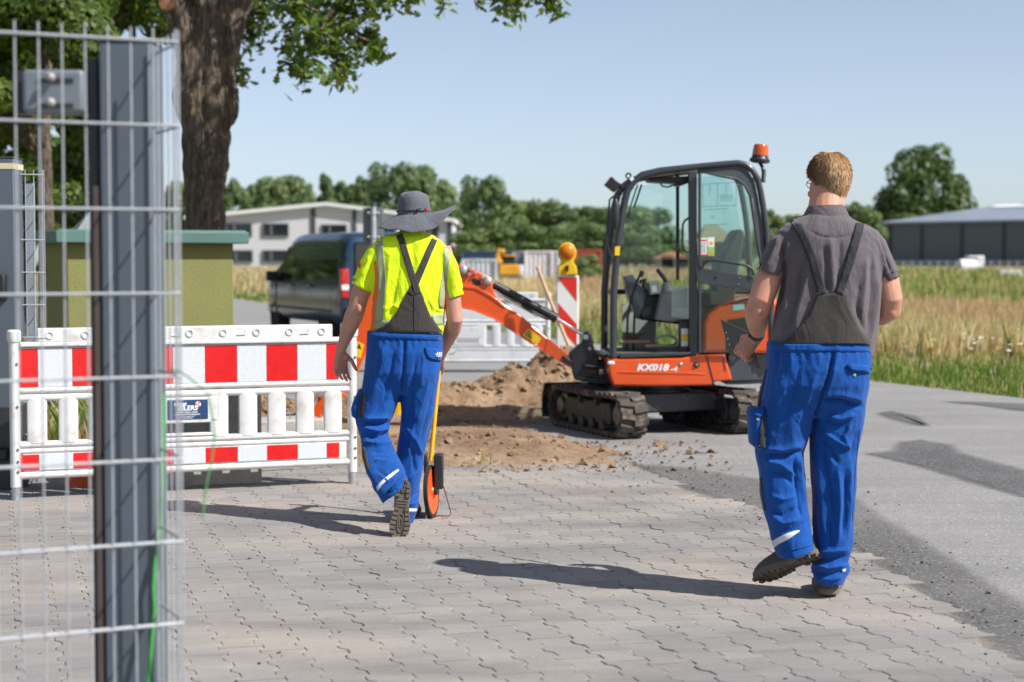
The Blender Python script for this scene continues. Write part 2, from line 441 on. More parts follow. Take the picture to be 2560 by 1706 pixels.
patch([(.82, 12.0), (1.15, 11.85), (1.62, 11.2), (2.05, 10.4), (2.12, 7.0), (2.15, 3.5), (1.75, 3.5), (1.72, 7), (1.58, 8.9), (1.33, 9.8), (1.05, 10.6)], .003, mat_dark, 'dark freshly laid asphalt strip beside the pavers')
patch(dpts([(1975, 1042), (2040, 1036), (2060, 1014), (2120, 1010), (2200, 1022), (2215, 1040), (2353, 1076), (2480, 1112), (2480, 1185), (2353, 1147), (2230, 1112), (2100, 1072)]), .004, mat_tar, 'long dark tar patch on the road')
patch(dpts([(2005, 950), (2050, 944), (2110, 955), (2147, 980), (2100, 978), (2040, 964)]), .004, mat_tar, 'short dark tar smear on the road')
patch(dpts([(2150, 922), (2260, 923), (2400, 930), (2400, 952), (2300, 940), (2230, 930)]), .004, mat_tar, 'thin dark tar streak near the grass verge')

# ------------------------------------------------------------------ interlocking pavers
PV = [(-3.6, 4.2), (-3.6, 10.9), (-2.4, 11.5), (-1.0, 11.85), (.80, 11.95), (1.06, 10.6), (1.34, 9.8), (1.60, 8.9), (1.74, 7.2), (1.80, 4.2)]
pav = sheet('pavement', PV, 0.0, mat_bed, 'interlocking concrete block paving of the yard entrance')
LA, PB, DL = .17, .14, .0115
def wave(t):       # trapezoid wave, period 1
    t = t % 1.0
    return [1, 1, -1, -1, 1][0] if False else (1 if t < .17 or t > .83 else (-1 if .33 < t < .67 else (1 - (t - .17) / .16 * 2 if t < .5 else -1 + (t - .67) / .16 * 2)))
ta = [0, .17, .33, .67, .83, 1.0]
gap = .0015
outl = [(-PB / 2 - DL * wave(t) + gap, (t - .5) * LA * (1 - .0004 / LA)) for t in ta]
outl = [(-b_, a_) for b_, a_ in outl] + [(b_, a_) for b_, a_ in reversed(outl)]
outl = np.array(outl)
inner = outl * np.array([1 - .0038 / .07, 1.0])
k = len(outl)
pvV = np.concatenate([np.c_[outl, np.full(k, -.03)], np.c_[outl, np.full(k, .0035)], np.c_[inner, np.full(k, .0052)]])
pvF = [[i, (i + 1) % k, k + (i + 1) % k, k + i] for i in range(k)] + [[k + i, k + (i + 1) % k, 2 * k + (i + 1) % k, 2 * k + i] for i in range(k)] + [list(range(2 * k, 3 * k))]
pme = bpy.data.meshes.new('paver'); pme.from_pydata(pvV.tolist(), [], pvF); pme.materials.append(mat_paver)
_bm = bmesh.new(); _bm.from_mesh(pme); bmesh.ops.recalc_face_normals(_bm, faces=_bm.faces); _bm.to_mesh(pme); _bm.free()
Aax = np.array([-.2835, .959]); Bax = np.array([.959, .2835])
cands = []
for j in range(-60, 60):
    for i in range(-20, 90):
        p = Bax * (j * PB) + Aax * (i * LA + (j % 2) * LA / 2) + np.array([0, 4.4])
        cands.append(p)
cands = np.array(cands); cands = cands[inpoly(cands, PV)]
pu, pv_ = projnp(np.c_[cands, np.zeros(len(cands))])
vis = (pu > 420) & (pu < 2600) & (pv_ < 1730)
score = np.where(vis, pv_, -1e6)
order = np.argsort(-score)
baseang = math.atan2(Bax[1], Bax[0])
rest = []
for n_, idx in enumerate(order):
    p = cands[idx]; dz = rng.gauss(0, .0012); a_ = baseang + rng.gauss(0, .006)
    if rng.random() < .04: dz -= .002
    px, py = p[0] + rng.gauss(0, .0009), p[1] + rng.gauss(0, .0009)
    if n_ < 300:
        o = link('paver', pme, pav, (px, py, dz)); o.rotation_euler = (rng.gauss(0, .004), rng.gauss(0, .004), a_)
    else: rest.append((px, py, dz, a_))
mv = []; mf = []
for n_, (px, py, dz, a_) in enumerate(rest):
    c_, s_ = math.cos(a_), math.sin(a_)
    q = pvV.copy(); x_ = q[:, 0] * c_ - q[:, 1] * s_ + px; y_ = q[:, 0] * s_ + q[:, 1] * c_ + py
    mv.append(np.c_[x_, y_, q[:, 2] + dz]); mf += [[i + n_ * 3 * k for i in f] for f in pvF]
me = bpy.data.meshes.new('pavers'); me.from_pydata(np.concatenate(mv).tolist(), [], mf); me.materials.append(mat_paver)
_bm = bmesh.new(); _bm.from_mesh(me); bmesh.ops.recalc_face_normals(_bm, faces=_bm.faces); _bm.to_mesh(me); _bm.free()
tag(link('pavers', me, pav), kind='stuff')

# ------------------------------------------------------------------ soil
def rocks(name, P, S, mat, label, flat=.7):
    base = np.array([(1, 1, 1), (-1, -1, 1), (-1, 1, -1), (1, -1, -1), (0, 0, 1.25), (1.2, 0, 0), (0, 1.2, 0), (-1.2, 0, 0), (0, -1.2, 0), (0, 0, -1)], float) * .6
    n = len(P); V = base[None] * (1 + .45 * (nrg.random((n, 10, 3)) - .5)) * S[:, None, None]
    a = nrg.random(n) * 6.28; c, s = np.cos(a)[:, None], np.sin(a)[:, None]
    x = V[:, :, 0] * c - V[:, :, 1] * s; y = V[:, :, 0] * s + V[:, :, 1] * c
    V = np.stack([x, y, V[:, :, 2] * flat], -1) + P[:, None, :]
    bm = bmesh.new(); bb = [bm.verts.new(p) for p in base]; r = bmesh.ops.convex_hull(bm, input=bm.verts); bm.verts.index_update()
    bm.verts.ensure_lookup_table(); F = np.array([[v.index for v in f.verts] for f in bm.faces if len(f.verts) == 3]); bm.free()
    Fall = (F[None] + (np.arange(n) * 10)[:, None, None]).reshape(-1, 3)
    me = bpy.data.meshes.new(name); me.from_pydata(V.reshape(-1, 3).tolist(), [], Fall.tolist()); me.materials.append(mat)
    o = link(name, me); tag(o, label, kind='stuff'); return o
SO = [(-3.9, 11.2), (-2.6, 11.75), (-1.1, 11.8), (.35, 11.85), (.80, 11.95), (.72, 12.5), (.45, 13.4), (.22, 14.0), (.18, 14.8), (.55, 15.6), (1.3, 16.0), (1.5, 17.2), (1.1, 18.6), (-.3, 19.2), (-1.6, 18.4), (-2.4, 17), (-3.9, 15.5)]
xs = np.arange(-4.2, 2.0, .028); ys = np.arange(10.9, 19.6, .028)
X, Y = np.meshgrid(xs, ys); P2 = np.c_[X.ravel(), Y.ravel()]
jit = np.c_[fbm(np.c_[P2 * 1.7, np.zeros(len(P2))], 4), fbm(np.c_[P2 * 1.7 + 9, np.zeros(len(P2))], 4)] * .5
mk = inpoly(P2 + jit, SO).reshape(X.shape).astype(float)
for _ in range(3):
    for ax in (0, 1):
        mk = (np.roll(mk, 2, ax) + np.roll(mk, 1, ax) + mk + np.roll(mk, -1, ax) + np.roll(mk, -2, ax)) / 5
def G(cx, cy, rx, ry, h, p=1.0): return h * np.exp(-((((X - cx) / rx) ** 2 + ((Y - cy) / ry) ** 2) ** p))
H = np.maximum.reduce([G(.42, 17.1, .60, .9, .42, .95), G(-.05, 16.8, .6, .75, .26), G(-.55, 16.4, .55, .55, .22, 1.7), G(-1.35, 16.4, .7, .6, .22, 1.5), G(1.0, 16.9, .45, .8, .22), G(-2.6, 15.6, .8, .9, .22), G(-3.3, 14.3, .6, .8, .15)])
H = H + .05 * np.exp(-((Y - 12.9) / .9) ** 2) * sm(-2.0, -.2, X) * sm(.7, .1, X)
P3 = np.c_[P2, np.zeros(len(P2))]
nz = (fbm(P3 * 2.2, 5, .55) * .09).reshape(X.shape); nf = (np.abs(fbm(P3 * 9, 3, .6)) * .075).reshape(X.shape)
H = H * (1 + .75 * fbm(P3 * 3.3, 3).reshape(X.shape))
Z = -.022 + mk * (.032 + H + (nz + nf - .03) * np.clip(.18 + H * 4, 0, 1))
me = grid_mesh('soil', X, Y, Z); me.materials.append(mat_soil)
tag(link('soil', me), 'dug-up brown soil with a heap beside the excavator', kind='structure')
def soil_z(P):
    ix = np.clip(((P[:, 0] - xs[0]) / .028).astype(int), 0, len(xs) - 1); iy = np.clip(((P[:, 1] - ys[0]) / .028).astype(int), 0, len(ys) - 1)
    return Z[iy, ix], mk[iy, ix], H[iy, ix]
P = np.c_[nrg.uniform(-4, 1.8, 16000), nrg.uniform(11.3, 19.2, 16000)]
sz, smk, sh = soil_z(P); keep = (smk > .25) & (nrg.random(len(P)) < .10 + sh * 2.2); P = P[keep]; sz = sz[keep]; sh = sh[keep]
S = nrg.gamma(2.0, .006, len(P)) * (1 + sh * 4) + .005; S = np.minimum(S, .05)
rocks('soil_clods', np.c_[P, sz + S * .2], S, mat_soil, 'loose clods of soil on the heap', .8)
# crumbs of soil, asphalt grit
P = np.c_[nrg.uniform(-3.4, 2.6, 9000), nrg.uniform(4.8, 12.6, 9000)]
dens = np.exp(-np.abs(P[:, 0] - np.interp(P[:, 1], [4, 7, 9, 10.6, 12], [1.85, 1.82, 1.6, 1.15, .85])) / .22) * .9 + .9 * np.exp(-np.abs(P[:, 1] - 11.8) / .22) * (P[:, 0] < .9) + .03
P = P[nrg.random(len(P)) < dens]
mat_grit = M('grit', (.075, .068, .062), .9, var=.5, scale=30)
rocks('grit', np.c_[P, np.full(len(P), .006)], nrg.gamma(2, .0021, len(P)) + .002, mat_grit, 'dark grit scattered over the pavers')
P = np.c_[nrg.uniform(-.4, 1.5, 260), nrg.uniform(11.4, 13.4, 260)]
rocks('pebbles', np.c_[P, np.full(len(P), .012)], nrg.gamma(2, .005, len(P)) + .006, mat_soil, 'soil crumbs along the paving edge')

# ------------------------------------------------------------------ field grass
def blades(name, P, Hh, W, cols, label, lean=.35, mat=None):
    n = len(P); a = nrg.random(n) * 6.283; b = nrg.random(n) * 6.283; ln = nrg.random(n) * lean * Hh
    wx, wy = np.cos(a) * W / 2, np.sin(a) * W / 2; lx, ly = np.cos(b) * ln, np.sin(b) * ln
    p0 = P + np.c_[-wx, -wy, np.zeros(n)]; p1 = P + np.c_[wx, wy, np.zeros(n)]
    m1 = P + np.c_[wx * .8 + lx * .35, wy * .8 + ly * .35, Hh * .6]; m0 = P + np.c_[-wx * .8 + lx * .35, -wy * .8 + ly * .35, Hh * .6]
    tp = P + np.c_[lx, ly, Hh]
    V = np.stack([p0, p1, m1, tp, m0], 1)
    me = np_mesh(name, V, cols); me.materials.append(mat); o = link(name, me); tag(o, label, kind='stuff'); return o
mat_blade = leafmat('grass_blade', None, .3, True)
N = 300000
d = (nrg.random(N) * (125 ** -.45 - 17.2 ** -.45) + 17.2 ** -.45) ** (-1 / .45)
u = np.where(nrg.random(N) < .8, nrg.uniform(-150, 2750, N), nrg.uniform(2750, 4300, N)); x = (u - 1280) / FPX * d
s = (x - vline(d)) * .95
keep = (s > 0) & ~((u > 300) & (u < 540) & (d < 40)); d, x, s = d[keep], x[keep], s[keep]
n1 = fbm(np.c_[x * .12, d * .05, np.zeros(len(x))], 4); n2 = fbm(np.c_[x * .8 + 5, d * .5, np.zeros(len(x))], 3); r = nrg.random(len(x))
tan = np.array([.60, .505, .32]); tan2 = np.array([.55, .435, .275]); red = np.array([.42, .28, .18]); gr = np.array([.18, .28, .055]); gr2 = np.array([.11, .175, .05])
sn = s + 2.0 * n2
verge = (sn < 2.2); tanz = (sn >= 2.2) & (sn < 8 + 6 * n1)
gz = ~(verge | tanz) & (n1 + .10 * np.sin(s * .5) > -.05) & (x > 3)
C = np.where(r[:, None] < .55, tan, tan2) * (1 + .3 * (nrg.random((len(x), 1)) - .5))
C = np.where((~verge & ~tanz & ~gz & (x > 2) & (r < .5))[:, None], red * (1 + .3 * (nrg.random((len(x), 1)) - .5)), C)
gm = verge | (gz & (r < .24)) | (tanz & (r < .16))
C = np.where(gm[:, None], np.where(nrg.random((len(x), 1)) < .6, gr, gr2) * (1 + .5 * (nrg.random((len(x), 1)) - .5)), C)
C = np.where((verge & (r < .13 + .25 * (sn > 1.4)))[:, None], tan, C)
Hh = np.where(verge, .08 + .08 * nrg.random(len(x)) + .08 * np.clip(sn, 0, 2.2), .34 + .36 * nrg.random(len(x)))
Hh = np.where(gz & gm, .45 + .5 * nrg.random(len(x)), Hh) * np.clip(.35 + s / .8, .35, 1)
W = np.maximum(.009, d * .00055) * (1 + nrg.random(len(x)))
blades('grass', np.c_[x, d, terrain(x, d) - .02], Hh, W, C, 'dry and green grass of the field beside the road', mat=mat_blade)
# white flower heads in the verge
N = 200; d = nrg.uniform(19, 30, N); x = vline(d) + nrg.uniform(1.6, 4.5, N)
P = np.c_[x, d, nrg.uniform(.32, .52, N)]
cl = fbm(np.c_[P[:, :2] * .9, np.zeros(N)], 2) > .02; P = P[cl]; n = len(P)
q = np.array([(math.cos(t), math.sin(t), 0) for t in np.linspace(0, 6.283, 7)[:-1]]) * .022
V = q[None] * (1 + nrg.random((n, 1, 1))) + P[:, None, :]; V[:, :, 2] += V[:, :, 0] * 0 + (nrg.random((n, 6)) - .5) * .02
me = np_mesh('flower_heads', V); me.materials.append(M('white_flower', (.75, .75, .68), .8)); tag(link('flower_heads', me), 'white wild flower heads in the verge', kind='stuff')
# weeds behind the barrier, left
N = 2600; P = np.c_[nrg.uniform(-4.3, -2.4, N), nrg.uniform(11.9, 14.4, N)]
keep = fbm(np.c_[P * 1.5, np.zeros(N)], 3) > -.1; P = P[keep]; n = len(P); rr = nrg.random((n, 1))
blades('weeds', np.c_[P, np.zeros(n)], .1 + .32 * nrg.random(n), .012 + .02 * nrg.random(n), np.where(rr < .55, gr, np.where(rr < .8, tan, red)) * (1 + .4 * (nrg.random((n, 1)) - .5)), 'weeds growing behind the barrier', .6, mat_blade)
N = 140; P = np.c_[nrg.uniform(-1.2, .6, N), nrg.uniform(11.85, 12.15, N)]; P = P[fbm(np.c_[P * 5, np.zeros(N)], 2) > .16]; n = len(P)
blades('grass_tufts', np.c_[P, np.full(n, .01)], .04 + .06 * nrg.random(n), np.full(n, .008), np.tile(gr, (n, 1)), 'small grass tufts at the paving edge', .7, mat_blade)
# ================================================================== TREES
mat_far = leafmat('far_foliage', [(.2, (.045, .080, .032)), (.5, (.095, .150, .052)), (.8, (.165, .225, .075))], .25)
mat_oak = leafmat('oak_foliage', [(.2, (.030, .068, .016)), (.5, (.070, .135, .028)), (.85, (.18, .235, .05))], .45)
mat_bark_far = M('far_bark', (.09, .07, .05), .9, var=.3)
def leaf_quads(C, Nn, size, lobed=False, flat=.0):
    n = len(C); a = nrg.normal(size=(n, 3)); Nn = Nn / (np.linalg.norm(Nn, axis=1, keepdims=True) + 1e-9) + .55 * a / np.linalg.norm(a, axis=1, keepdims=True)
    Nn /= np.linalg.norm(Nn, axis=1, keepdims=True); t = nrg.normal(size=(n, 3)); t -= (t * Nn).sum(1, keepdims=True) * Nn; t /= np.linalg.norm(t, axis=1, keepdims=True); bt = np.cross(Nn, t)
    if lobed: sh = np.array([(-.5, 0), (-.25, .14), (-.18, .09), (0, .27), (.08, .16), (.27, .29), (.33, .14), (.5, 0), (.33, -.14), (.27, -.29), (.08, -.16), (0, -.27), (-.18, -.09), (-.25, -.14)])
    else: sh = np.array([(-.5, 0), (-.1, .34), (.5, .05), (-.05, -.34)])
    s = (size * (.65 + .7 * nrg.random(n)))[:, None, None]
    V = C[:, None, :] + s * (sh[None, :, :1] * t[:, None, :] + sh[None, :, 1:] * bt[:, None, :])
    return V
def crown_pts(n, blobs):
    w_ = np.array([b[3] * b[3] for b in blobs]); ids = nrg.choice(len(blobs), n, p=w_ / w_.sum()); B = np.array([b[:3] for b in blobs])[ids]; Rr = np.array([b[3] for b in blobs])[ids]
    a = nrg.normal(size=(n, 3)); a /= np.linalg.norm(a, axis=1, keepdims=True)
    rad = Rr * (1 - .38 * nrg.random(n) ** 2)
    return B + a * rad[:, None] * np.array([1, 1, .85]), a
def make_crown(seed, n, h, r, leaf, shape):
    g = random.Random(seed); blobs = []
    for i in range(34):
        t = g.random(); z = h * (.22 + .74 * t); rr = r * shape(t); an = g.random() * 6.283; q = rr * math.sqrt(g.random()) * .8
        blobs.append((math.cos(an) * q, math.sin(an) * q, z, r * g.uniform(.22, .42) * (.6 + .5 * shape(t))))
    C, Nn = crown_pts(n, blobs); me = np_mesh('crown', leaf_quads(C, Nn, np.full(n, leaf)))
    me.materials.append(mat_far); return me
roundc = lambda t: math.sqrt(max(.02, 1 - (2 * t - .85) ** 2 * .85))
conec = lambda t: max(.15, 1 - t * .85)
crowns = [make_crown(1, 5200, 1, .42, .062, roundc), make_crown(2, 5200, 1, .48, .062, roundc), make_crown(3, 4600, 1, .30, .06, conec), make_crown(4, 5600, 1, .55, .062, roundc), make_crown(5, 4800, 1, .36, .058, roundc)]
tb = MB(); tb.tube([(0, 0, -.05), (.005, 0, .2), (0, .01, .45), (.01, 0, .7)], [.03, .024, .018, .008], 7)
tb.tube([(0, 0, .3), (.08, .02, .5)], [.012, .005], 5); tb.tube([(0, 0, .35), (-.07, -.04, .52)], [.012, .005], 5)
trunk_me = tb.mesh('trunk'); trunk_me.materials.append(mat_bark_far)
def far_tree(name, u, vtop, Yd, wpx, kind, label, group, vbase=None):
    top = at(u * D, vtop * D, Yd); zb = float(terrain(top.x, Yd)); h = (top.z - zb) / .97
    r = empty(name, (top.x, Yd, zb), rng.random() * 6.28, label, 'tree', group)
    sx = 1.8 * (wpx * D / FPX * Yd / 2) / ([.42, .48, .30, .55, .36][kind] * 1.12) / 1.0
    r.scale = (sx, sx, h)
    link('crown', crowns[kind], r); link('trunk', trunk_me, r)
    return r
row = [(535, 420, 205, 62, 0), (575, 432, 218, 60, 4), (622, 418, 200, 70, 1), (668, 415, 205, 80, 1), (712, 430, 215, 60, 0), (747, 402, 210, 46, 2), (785, 425, 220, 70, 4), (826, 415, 205, 70, 0),
       (905, 390, 190, 120, 3), (978, 393, 205, 90, 1), (1022, 420, 210, 60, 4), (1060, 470, 200, 60, 1), (1110, 418, 180, 105, 3), (1165, 455, 185, 70, 0), (1205, 470, 215, 80, 1), (1248, 468, 210, 85, 3), (1300, 475, 200, 80, 0),
       (1345, 482, 205, 80, 1), (1392, 487, 195, 80, 3), (1440, 480, 170, 100, 1), (1492, 486, 172, 100, 3), (1532, 560, 230, 60, 0), (1580, 575, 240, 60, 1), (1640, 560, 235, 70, 0), (1715, 545, 235, 70, 3), (1772, 488, 185, 60, 0), (1830, 500, 200, 70, 1), (1900, 495, 205, 80, 0), (470, 425, 200, 80, 1), (400, 430, 205, 80, 3)]
row.sort()
ordn = lambda i: str(i) + ('th' if 10 < i < 20 else {1: 'st', 2: 'nd', 3: 'rd'}.get(i % 10, 'th'))
for i, (u_, v_, y_, w_, k_) in enumerate(row):
    far_tree('background_tree', u_, v_, y_, w_, k_, 'broadleaf tree of the far tree line, %s from the left' % ordn(i + 1), 'trees of the far tree line')
for i, (u_, v_, y_, w_) in enumerate([(1070, 540, 150, 90), (1130, 530, 155, 110), (1190, 520, 160, 100), (1250, 525, 150, 110), (1320, 520, 158, 110), (1385, 520, 150, 90), (1460, 540, 150, 110), (1530, 565, 165, 100)]):
    far_tree('hedge_tree', u_, v_, y_, w_, 3, 'low bushy tree in front of the far tree line, %s from the left' % ordn(i + 1), 'bushy trees before the tree line')
for i, (u_, v_, y_, w_, k_, l_) in enumerate([(2122, 352, 222, 150, 3, 'tall dense tree rising over the grey hall'), (2180, 402, 224, 70, 0, 'right shoulder tree of the tall clump beside the grey hall'), (2052, 436, 221, 76, 1, 'left shoulder tree of the tall clump beside the grey hall'),
                                       (1965, 470, 170, 60, 4, 'small tree right behind the head of the grey-shirted worker'), (1995, 478, 168, 60, 0, 'small tree between the grey-shirted worker and the tall clump'), (2075, 497, 215, 70, 1, 'yellowish low tree at the corner of the grey hall')]):
    far_tree('tree', u_, v_, y_, w_, k_, l_, None)
for (u_, v_, y_, w_, l_) in [(1352, 590, 95, 50, 'grey-green shrub behind the warning beacon'), (1330, 600, 90, 44, 'low shrub left of the cab mirror')]:
    far_tree('shrub', u_, v_, y_, w_, 3, l_, None)

# ================================================================== FAR BUILDINGS AND YARD
mat_wallw = M('pale_cladding', (.62, .62, .625), .7, var=.03); mat_fascia = M('white_fascia', (.80, .80, .80), .6, var=.03)
mat_slate = M('slate_grey', (.055, .065, .075), .55, var=.1); mat_win = M('window_dark', (.025, .03, .038), .12, var=.3, scale=.4)
mat_wframe = M('window_frame', (.14, .15, .16), .5)
YB = 165.0
def bw(u, v, y=YB): return at(u, v, y)
root = empty('office_building', (bw(845, 690).x, YB, .75), 0, 'pale two-storey office building with a low pitched roof behind the van', 'building')
w_ = MB(); prof = [(470, 545), (816, 511), (1130, 551), (1130, 700), (470, 700)]
w_.prism(prof, lambda a, b_, o: bw(a, b_) + Vector((0, o, 0)), 0, 28); w_.build('wall', mat_wallw, root, True)
f_ = MB()
for a, b_ in (((462, 541), (816, 506)), ((816, 506), (1137, 547))):
    p, q = bw(*a), bw(*b_); f_.add([p + Vector((0, -.5, 0)), q + Vector((0, -.5, 0)), q + Vector((0, -.5, -.32)), p + Vector((0, -.5, -.32)), p + Vector((0, 29, 0)), q + Vector((0, 29, 0)), q + Vector((0, 29, -.32)), p + Vector((0, 29, -.32))],
          [(0, 1, 2, 3), (4, 5, 1, 0), (5, 6, 2, 1), (7, 4, 0, 3), (3, 2, 6, 7), (6, 5, 4, 7)])
f_.build('roof', mat_fascia, root, True)
for a, b_, t_, z_ in ((777, 789, 522, 592), (881, 891, 524, 592), (1119, 1130, 552, 640)):
    s_ = MB(); p, q = bw(a, t_), bw(b_, z_); s_.box(((p.x + q.x) / 2, YB - .06, (p.z + q.z) / 2), (q.x - p.x, .1, p.z - q.z)); s_.build('cladding_strip', mat_slate, root, True)
for a, b_, t_, z_ in ((565, 629, 559, 591), (657, 721, 560, 591), (804, 866, 563, 592), (930, 990, 562, 592), (1064, 1096, 566, 592), (570, 631, 627, 655), (657, 721, 627, 655), (804, 866, 628, 656), (930, 990, 628, 656)):
    p, q = bw(a, t_), bw(b_, z_); c_ = ((p.x + q.x) / 2, 0, (p.z + q.z) / 2); W_, H_ = q.x - p.x, p.z - q.z
    fr = MB(); e = .13
    for bx, bz, sx, sz in ((0, H_ / 2, W_, e), (0, -H_ / 2, W_, e), (-W_ / 2, 0, e, H_), (W_ / 2, 0, e, H_), (-W_ * .17, 0, e * 1.5, H_)): fr.box((c_[0] + bx, YB - .06, c_[2] + bz), (sx, .14, sz))
    fo = fr.build('window', mat_wframe, root, True)
    pn = MB(); pn.box((c_[0], YB - .03, c_[2]), (W_ - e, .04, H_ - e)); pn.build('pane', mat_win, fo, True)
# grey hall, right
mat_hall = M('hall_cladding', (.135, .155, .175), .6, var=.05, scale=.5); mat_hroof = M('hall_roof', (.24, .275, .325), .45, var=.06, scale=.4)
hA = at(2207, 565, 190); hB = at(2720, 540, 172)
hd = (hB - hA); hd.z = 0; hd.normalize(); hn = Vector((-hd.y, hd.x, 0)); hl = (Vector((hB.x, hB.y)) - Vector((hA.x, hA.y))).length
root = empty('hall', (hA.x, hA.y, .8), 0, 'long dark grey metal hall with a shallow roof at the right', 'building')
ez = 5.35; rz_ = 7.2
def hp(s, o, z): return Vector((hA.x, hA.y, 0)) + hd * s + hn * o + Vector((0, 0, z))
w_ = MB(); w_.prism([(0, .4), (hl, .4), (hl, ez), (0, ez)], lambda a, b_, o: hp(a, o, b_), 0, 18); w_.build('wall', mat_hall, root, True)
r_ = MB(); r_.add([hp(-.3, -.4, ez), hp(hl, -.4, ez), hp(hl, 9, rz_), hp(8.5, 9, rz_), hp(-.3, 18.4, ez), hp(hl, 18.4, ez), hp(-.3, -.4, ez + .25), hp(hl, -.4, ez + .25), hp(hl, 9, rz_ + .25), hp(8.5, 9, rz_ + .25), hp(-.3, 18.4, ez + .25), hp(hl, 18.4, ez + .25)],
   [(6, 7, 8, 9), (9, 8, 11, 10), (6, 9, 10), (0, 1, 7, 6), (3, 2, 1, 0), (4, 5, 2, 3), (4, 3, 0), (0, 6, 10, 4)]); ro = r_.build('roof', mat_hroof, root, True)
s_ = MB(); s_.prism([(8.7, 7.2), (hl - .2, 7.2), (hl - .2, 8.6), (8.9, 8.6)], lambda a, b_, o: hp(a, b_, ez + .30 + (b_ + .4) / 9.4 * (rz_ - ez) + o), 0, .06); s_.build('skylight', mat_fascia, ro, True)
for i in range(6):
    v_ = MB(); v_.lathe([(.62, 0), (.62, .35), (.5, .65), (.2, .8), (.01, .82)], hp(12.5 + 1.45 * i, 9, rz_ + .2), (0, 0, 1), 14); v_.build('roof_vent', mat_fascia, ro, True)
for s0 in (1.0, 5.05, 10.0, 15, 20):
    q_ = MB(); q_.box(hp(s0, -.06, 2.9), (.28, .16, 4.9), Matrix.Rotation(math.atan2(hd.y, hd.x), 3, 'Z')); q_.build('column', mat_slate, root, True)
# fence before the hall
root = empty('yard_fence', (at(2235, 640, 135).x, 135, .6), 0, 'pale slatted yard fence in front of the grey hall', 'fence')
pal = M('pale_fence', (.26, .30, .34), .6); rl = MB()
for i in range(16):
    p = at(2235 + i * 22, 672, 135); b_ = MB(); b_.box((p.x, 135, .95), (.1, .06, .95)); b_.build('post', pal, root, True)
for z_ in (.6, .9, 1.2, 1.38):
    rl.box(((at(2235, 672, 135).x + at(2590, 672, 135).x) / 2, 135.05, z_), (11, .03, .04))
rl.build('rail', pal, root, True)
def cont(name, u0, u1, vt, vb, y, mat, label, dep=2.4, cat='container'):
    p, q = at(u0 * D, vt * D, y), at(u1 * D, vb * D, y); z0 = min(q.z, float(terrain(p.x, y)))
    r = empty(name, ((p.x + q.x) / 2, y + dep / 2, z0), 0, label, cat)
    n = max(6, int((q.x - p.x) / .22)); L = q.x - p.x; poly = []
    for i in range(n):
        a = p.x + L * i / n; s2 = L / n; poly += [(a, y), (a + s2 * .3, y), (a + s2 * .45, y + .06), (a + s2 * .85, y + .06)]
    poly += [(q.x, y), (q.x, y + dep), (p.x, y + dep)]
    b_ = MB(); b_.prism(poly, lambda a, b2, o: Vector((a, b2, o)), z0, p.z - .08); b_.build('wall', mat, r, True, smooth=0)
    t_ = MB(); t_.box(((p.x + q.x) / 2, y + dep / 2, p.z - .04), (L + .06, dep + .06, .08)); t_.build('roof', mat, r, True, bevel=.02)
    for a in (p.x, q.x):
        c_ = MB(); c_.box((a, y - .01, (z0 + p.z) / 2), (.13, .13, p.z - z0 - .1)); c_.build('corner_post', mat, r, True)
    return r
cont('shipping_container', 1268, 1284, 577, 632, 92, M('cont_white', (.66, .66, .68), .5), 'white container partly hidden by the warning beacon', 5)
cont('site_container', 1208, 1268, 577, 632, 91, M('cont_white2', (.72, .70, .70), .55, dirt=(.3, .25, .2), dirtamt=.1, dscale=.8), 'white site container left of the warning beacon', 3)
cont('site_container', 1180, 1207, 578, 630, 93, M('cont_grey', (.36, .40, .46), .5), 'grey-blue container left of the white site container', 3)
cont('shipping_container', 1318, 1381, 574, 604, 118, M('cont_red', (.45, .10, .06), .6), 'red container right of the warning beacon', 3)
cont('tarp_crate', 1063, 1140, 596, 637, 84, M('tarp_white', (.58, .62, .68), .7, var=.15, scale=1.2), 'pale tarpaulin covered stack behind the boom', 3, 'stack')
cont('blue_skip', 1063, 1182, 578, 600, 99, M('skip_blue', (.05, .09, .17), .5), 'dark blue container row behind the boom', 3)
# small yellow excavator in the yard
root = empty('yellow_excavator', (at(1168 * D, 632 * D, 86).x, 86.6, .3), 0, 'small yellow excavator parked far away in the yard', 'excavator')
my = M('far_yellow', (.62, .30, .02), .45); mw = M('far_white', (.7, .7, .7), .5)
def fb(name, u0, u1, v0, v1, y, dep, mat, bev=.06):
    p, q = at(u0 * D, v0 * D, y), at(u1 * D, v1 * D, y); b_ = MB(); b_.box(((p.x + q.x) / 2, y + dep / 2, (p.z + q.z) / 2), (q.x - p.x, dep, p.z - q.z)); return b_.build(name, mat, root, True, bevel=bev)
fb('body', 1147, 1193, 608, 633, 86, 1.3, my); fb('counterweight', 1193, 1203, 609, 635, 86, 1.3, mw); fb('track', 1146, 1200, 634, 641, 86, 1.5, mat_slate)
fb('cab', 1150, 1184, 590, 608, 86.2, 1.0, mat_win); fb('cab_roof', 1148, 1187, 586, 590, 86.1, 1.2, my, .03)
b_ = MB(); b_.tube([at(1150 * D, 606 * D, 86), at(1143 * D, 592 * D, 86), at(1147 * D, 576 * D, 86), at(1160 * D, 580 * D, 86)], .14, 8); b_.build('boom', my, root, True)
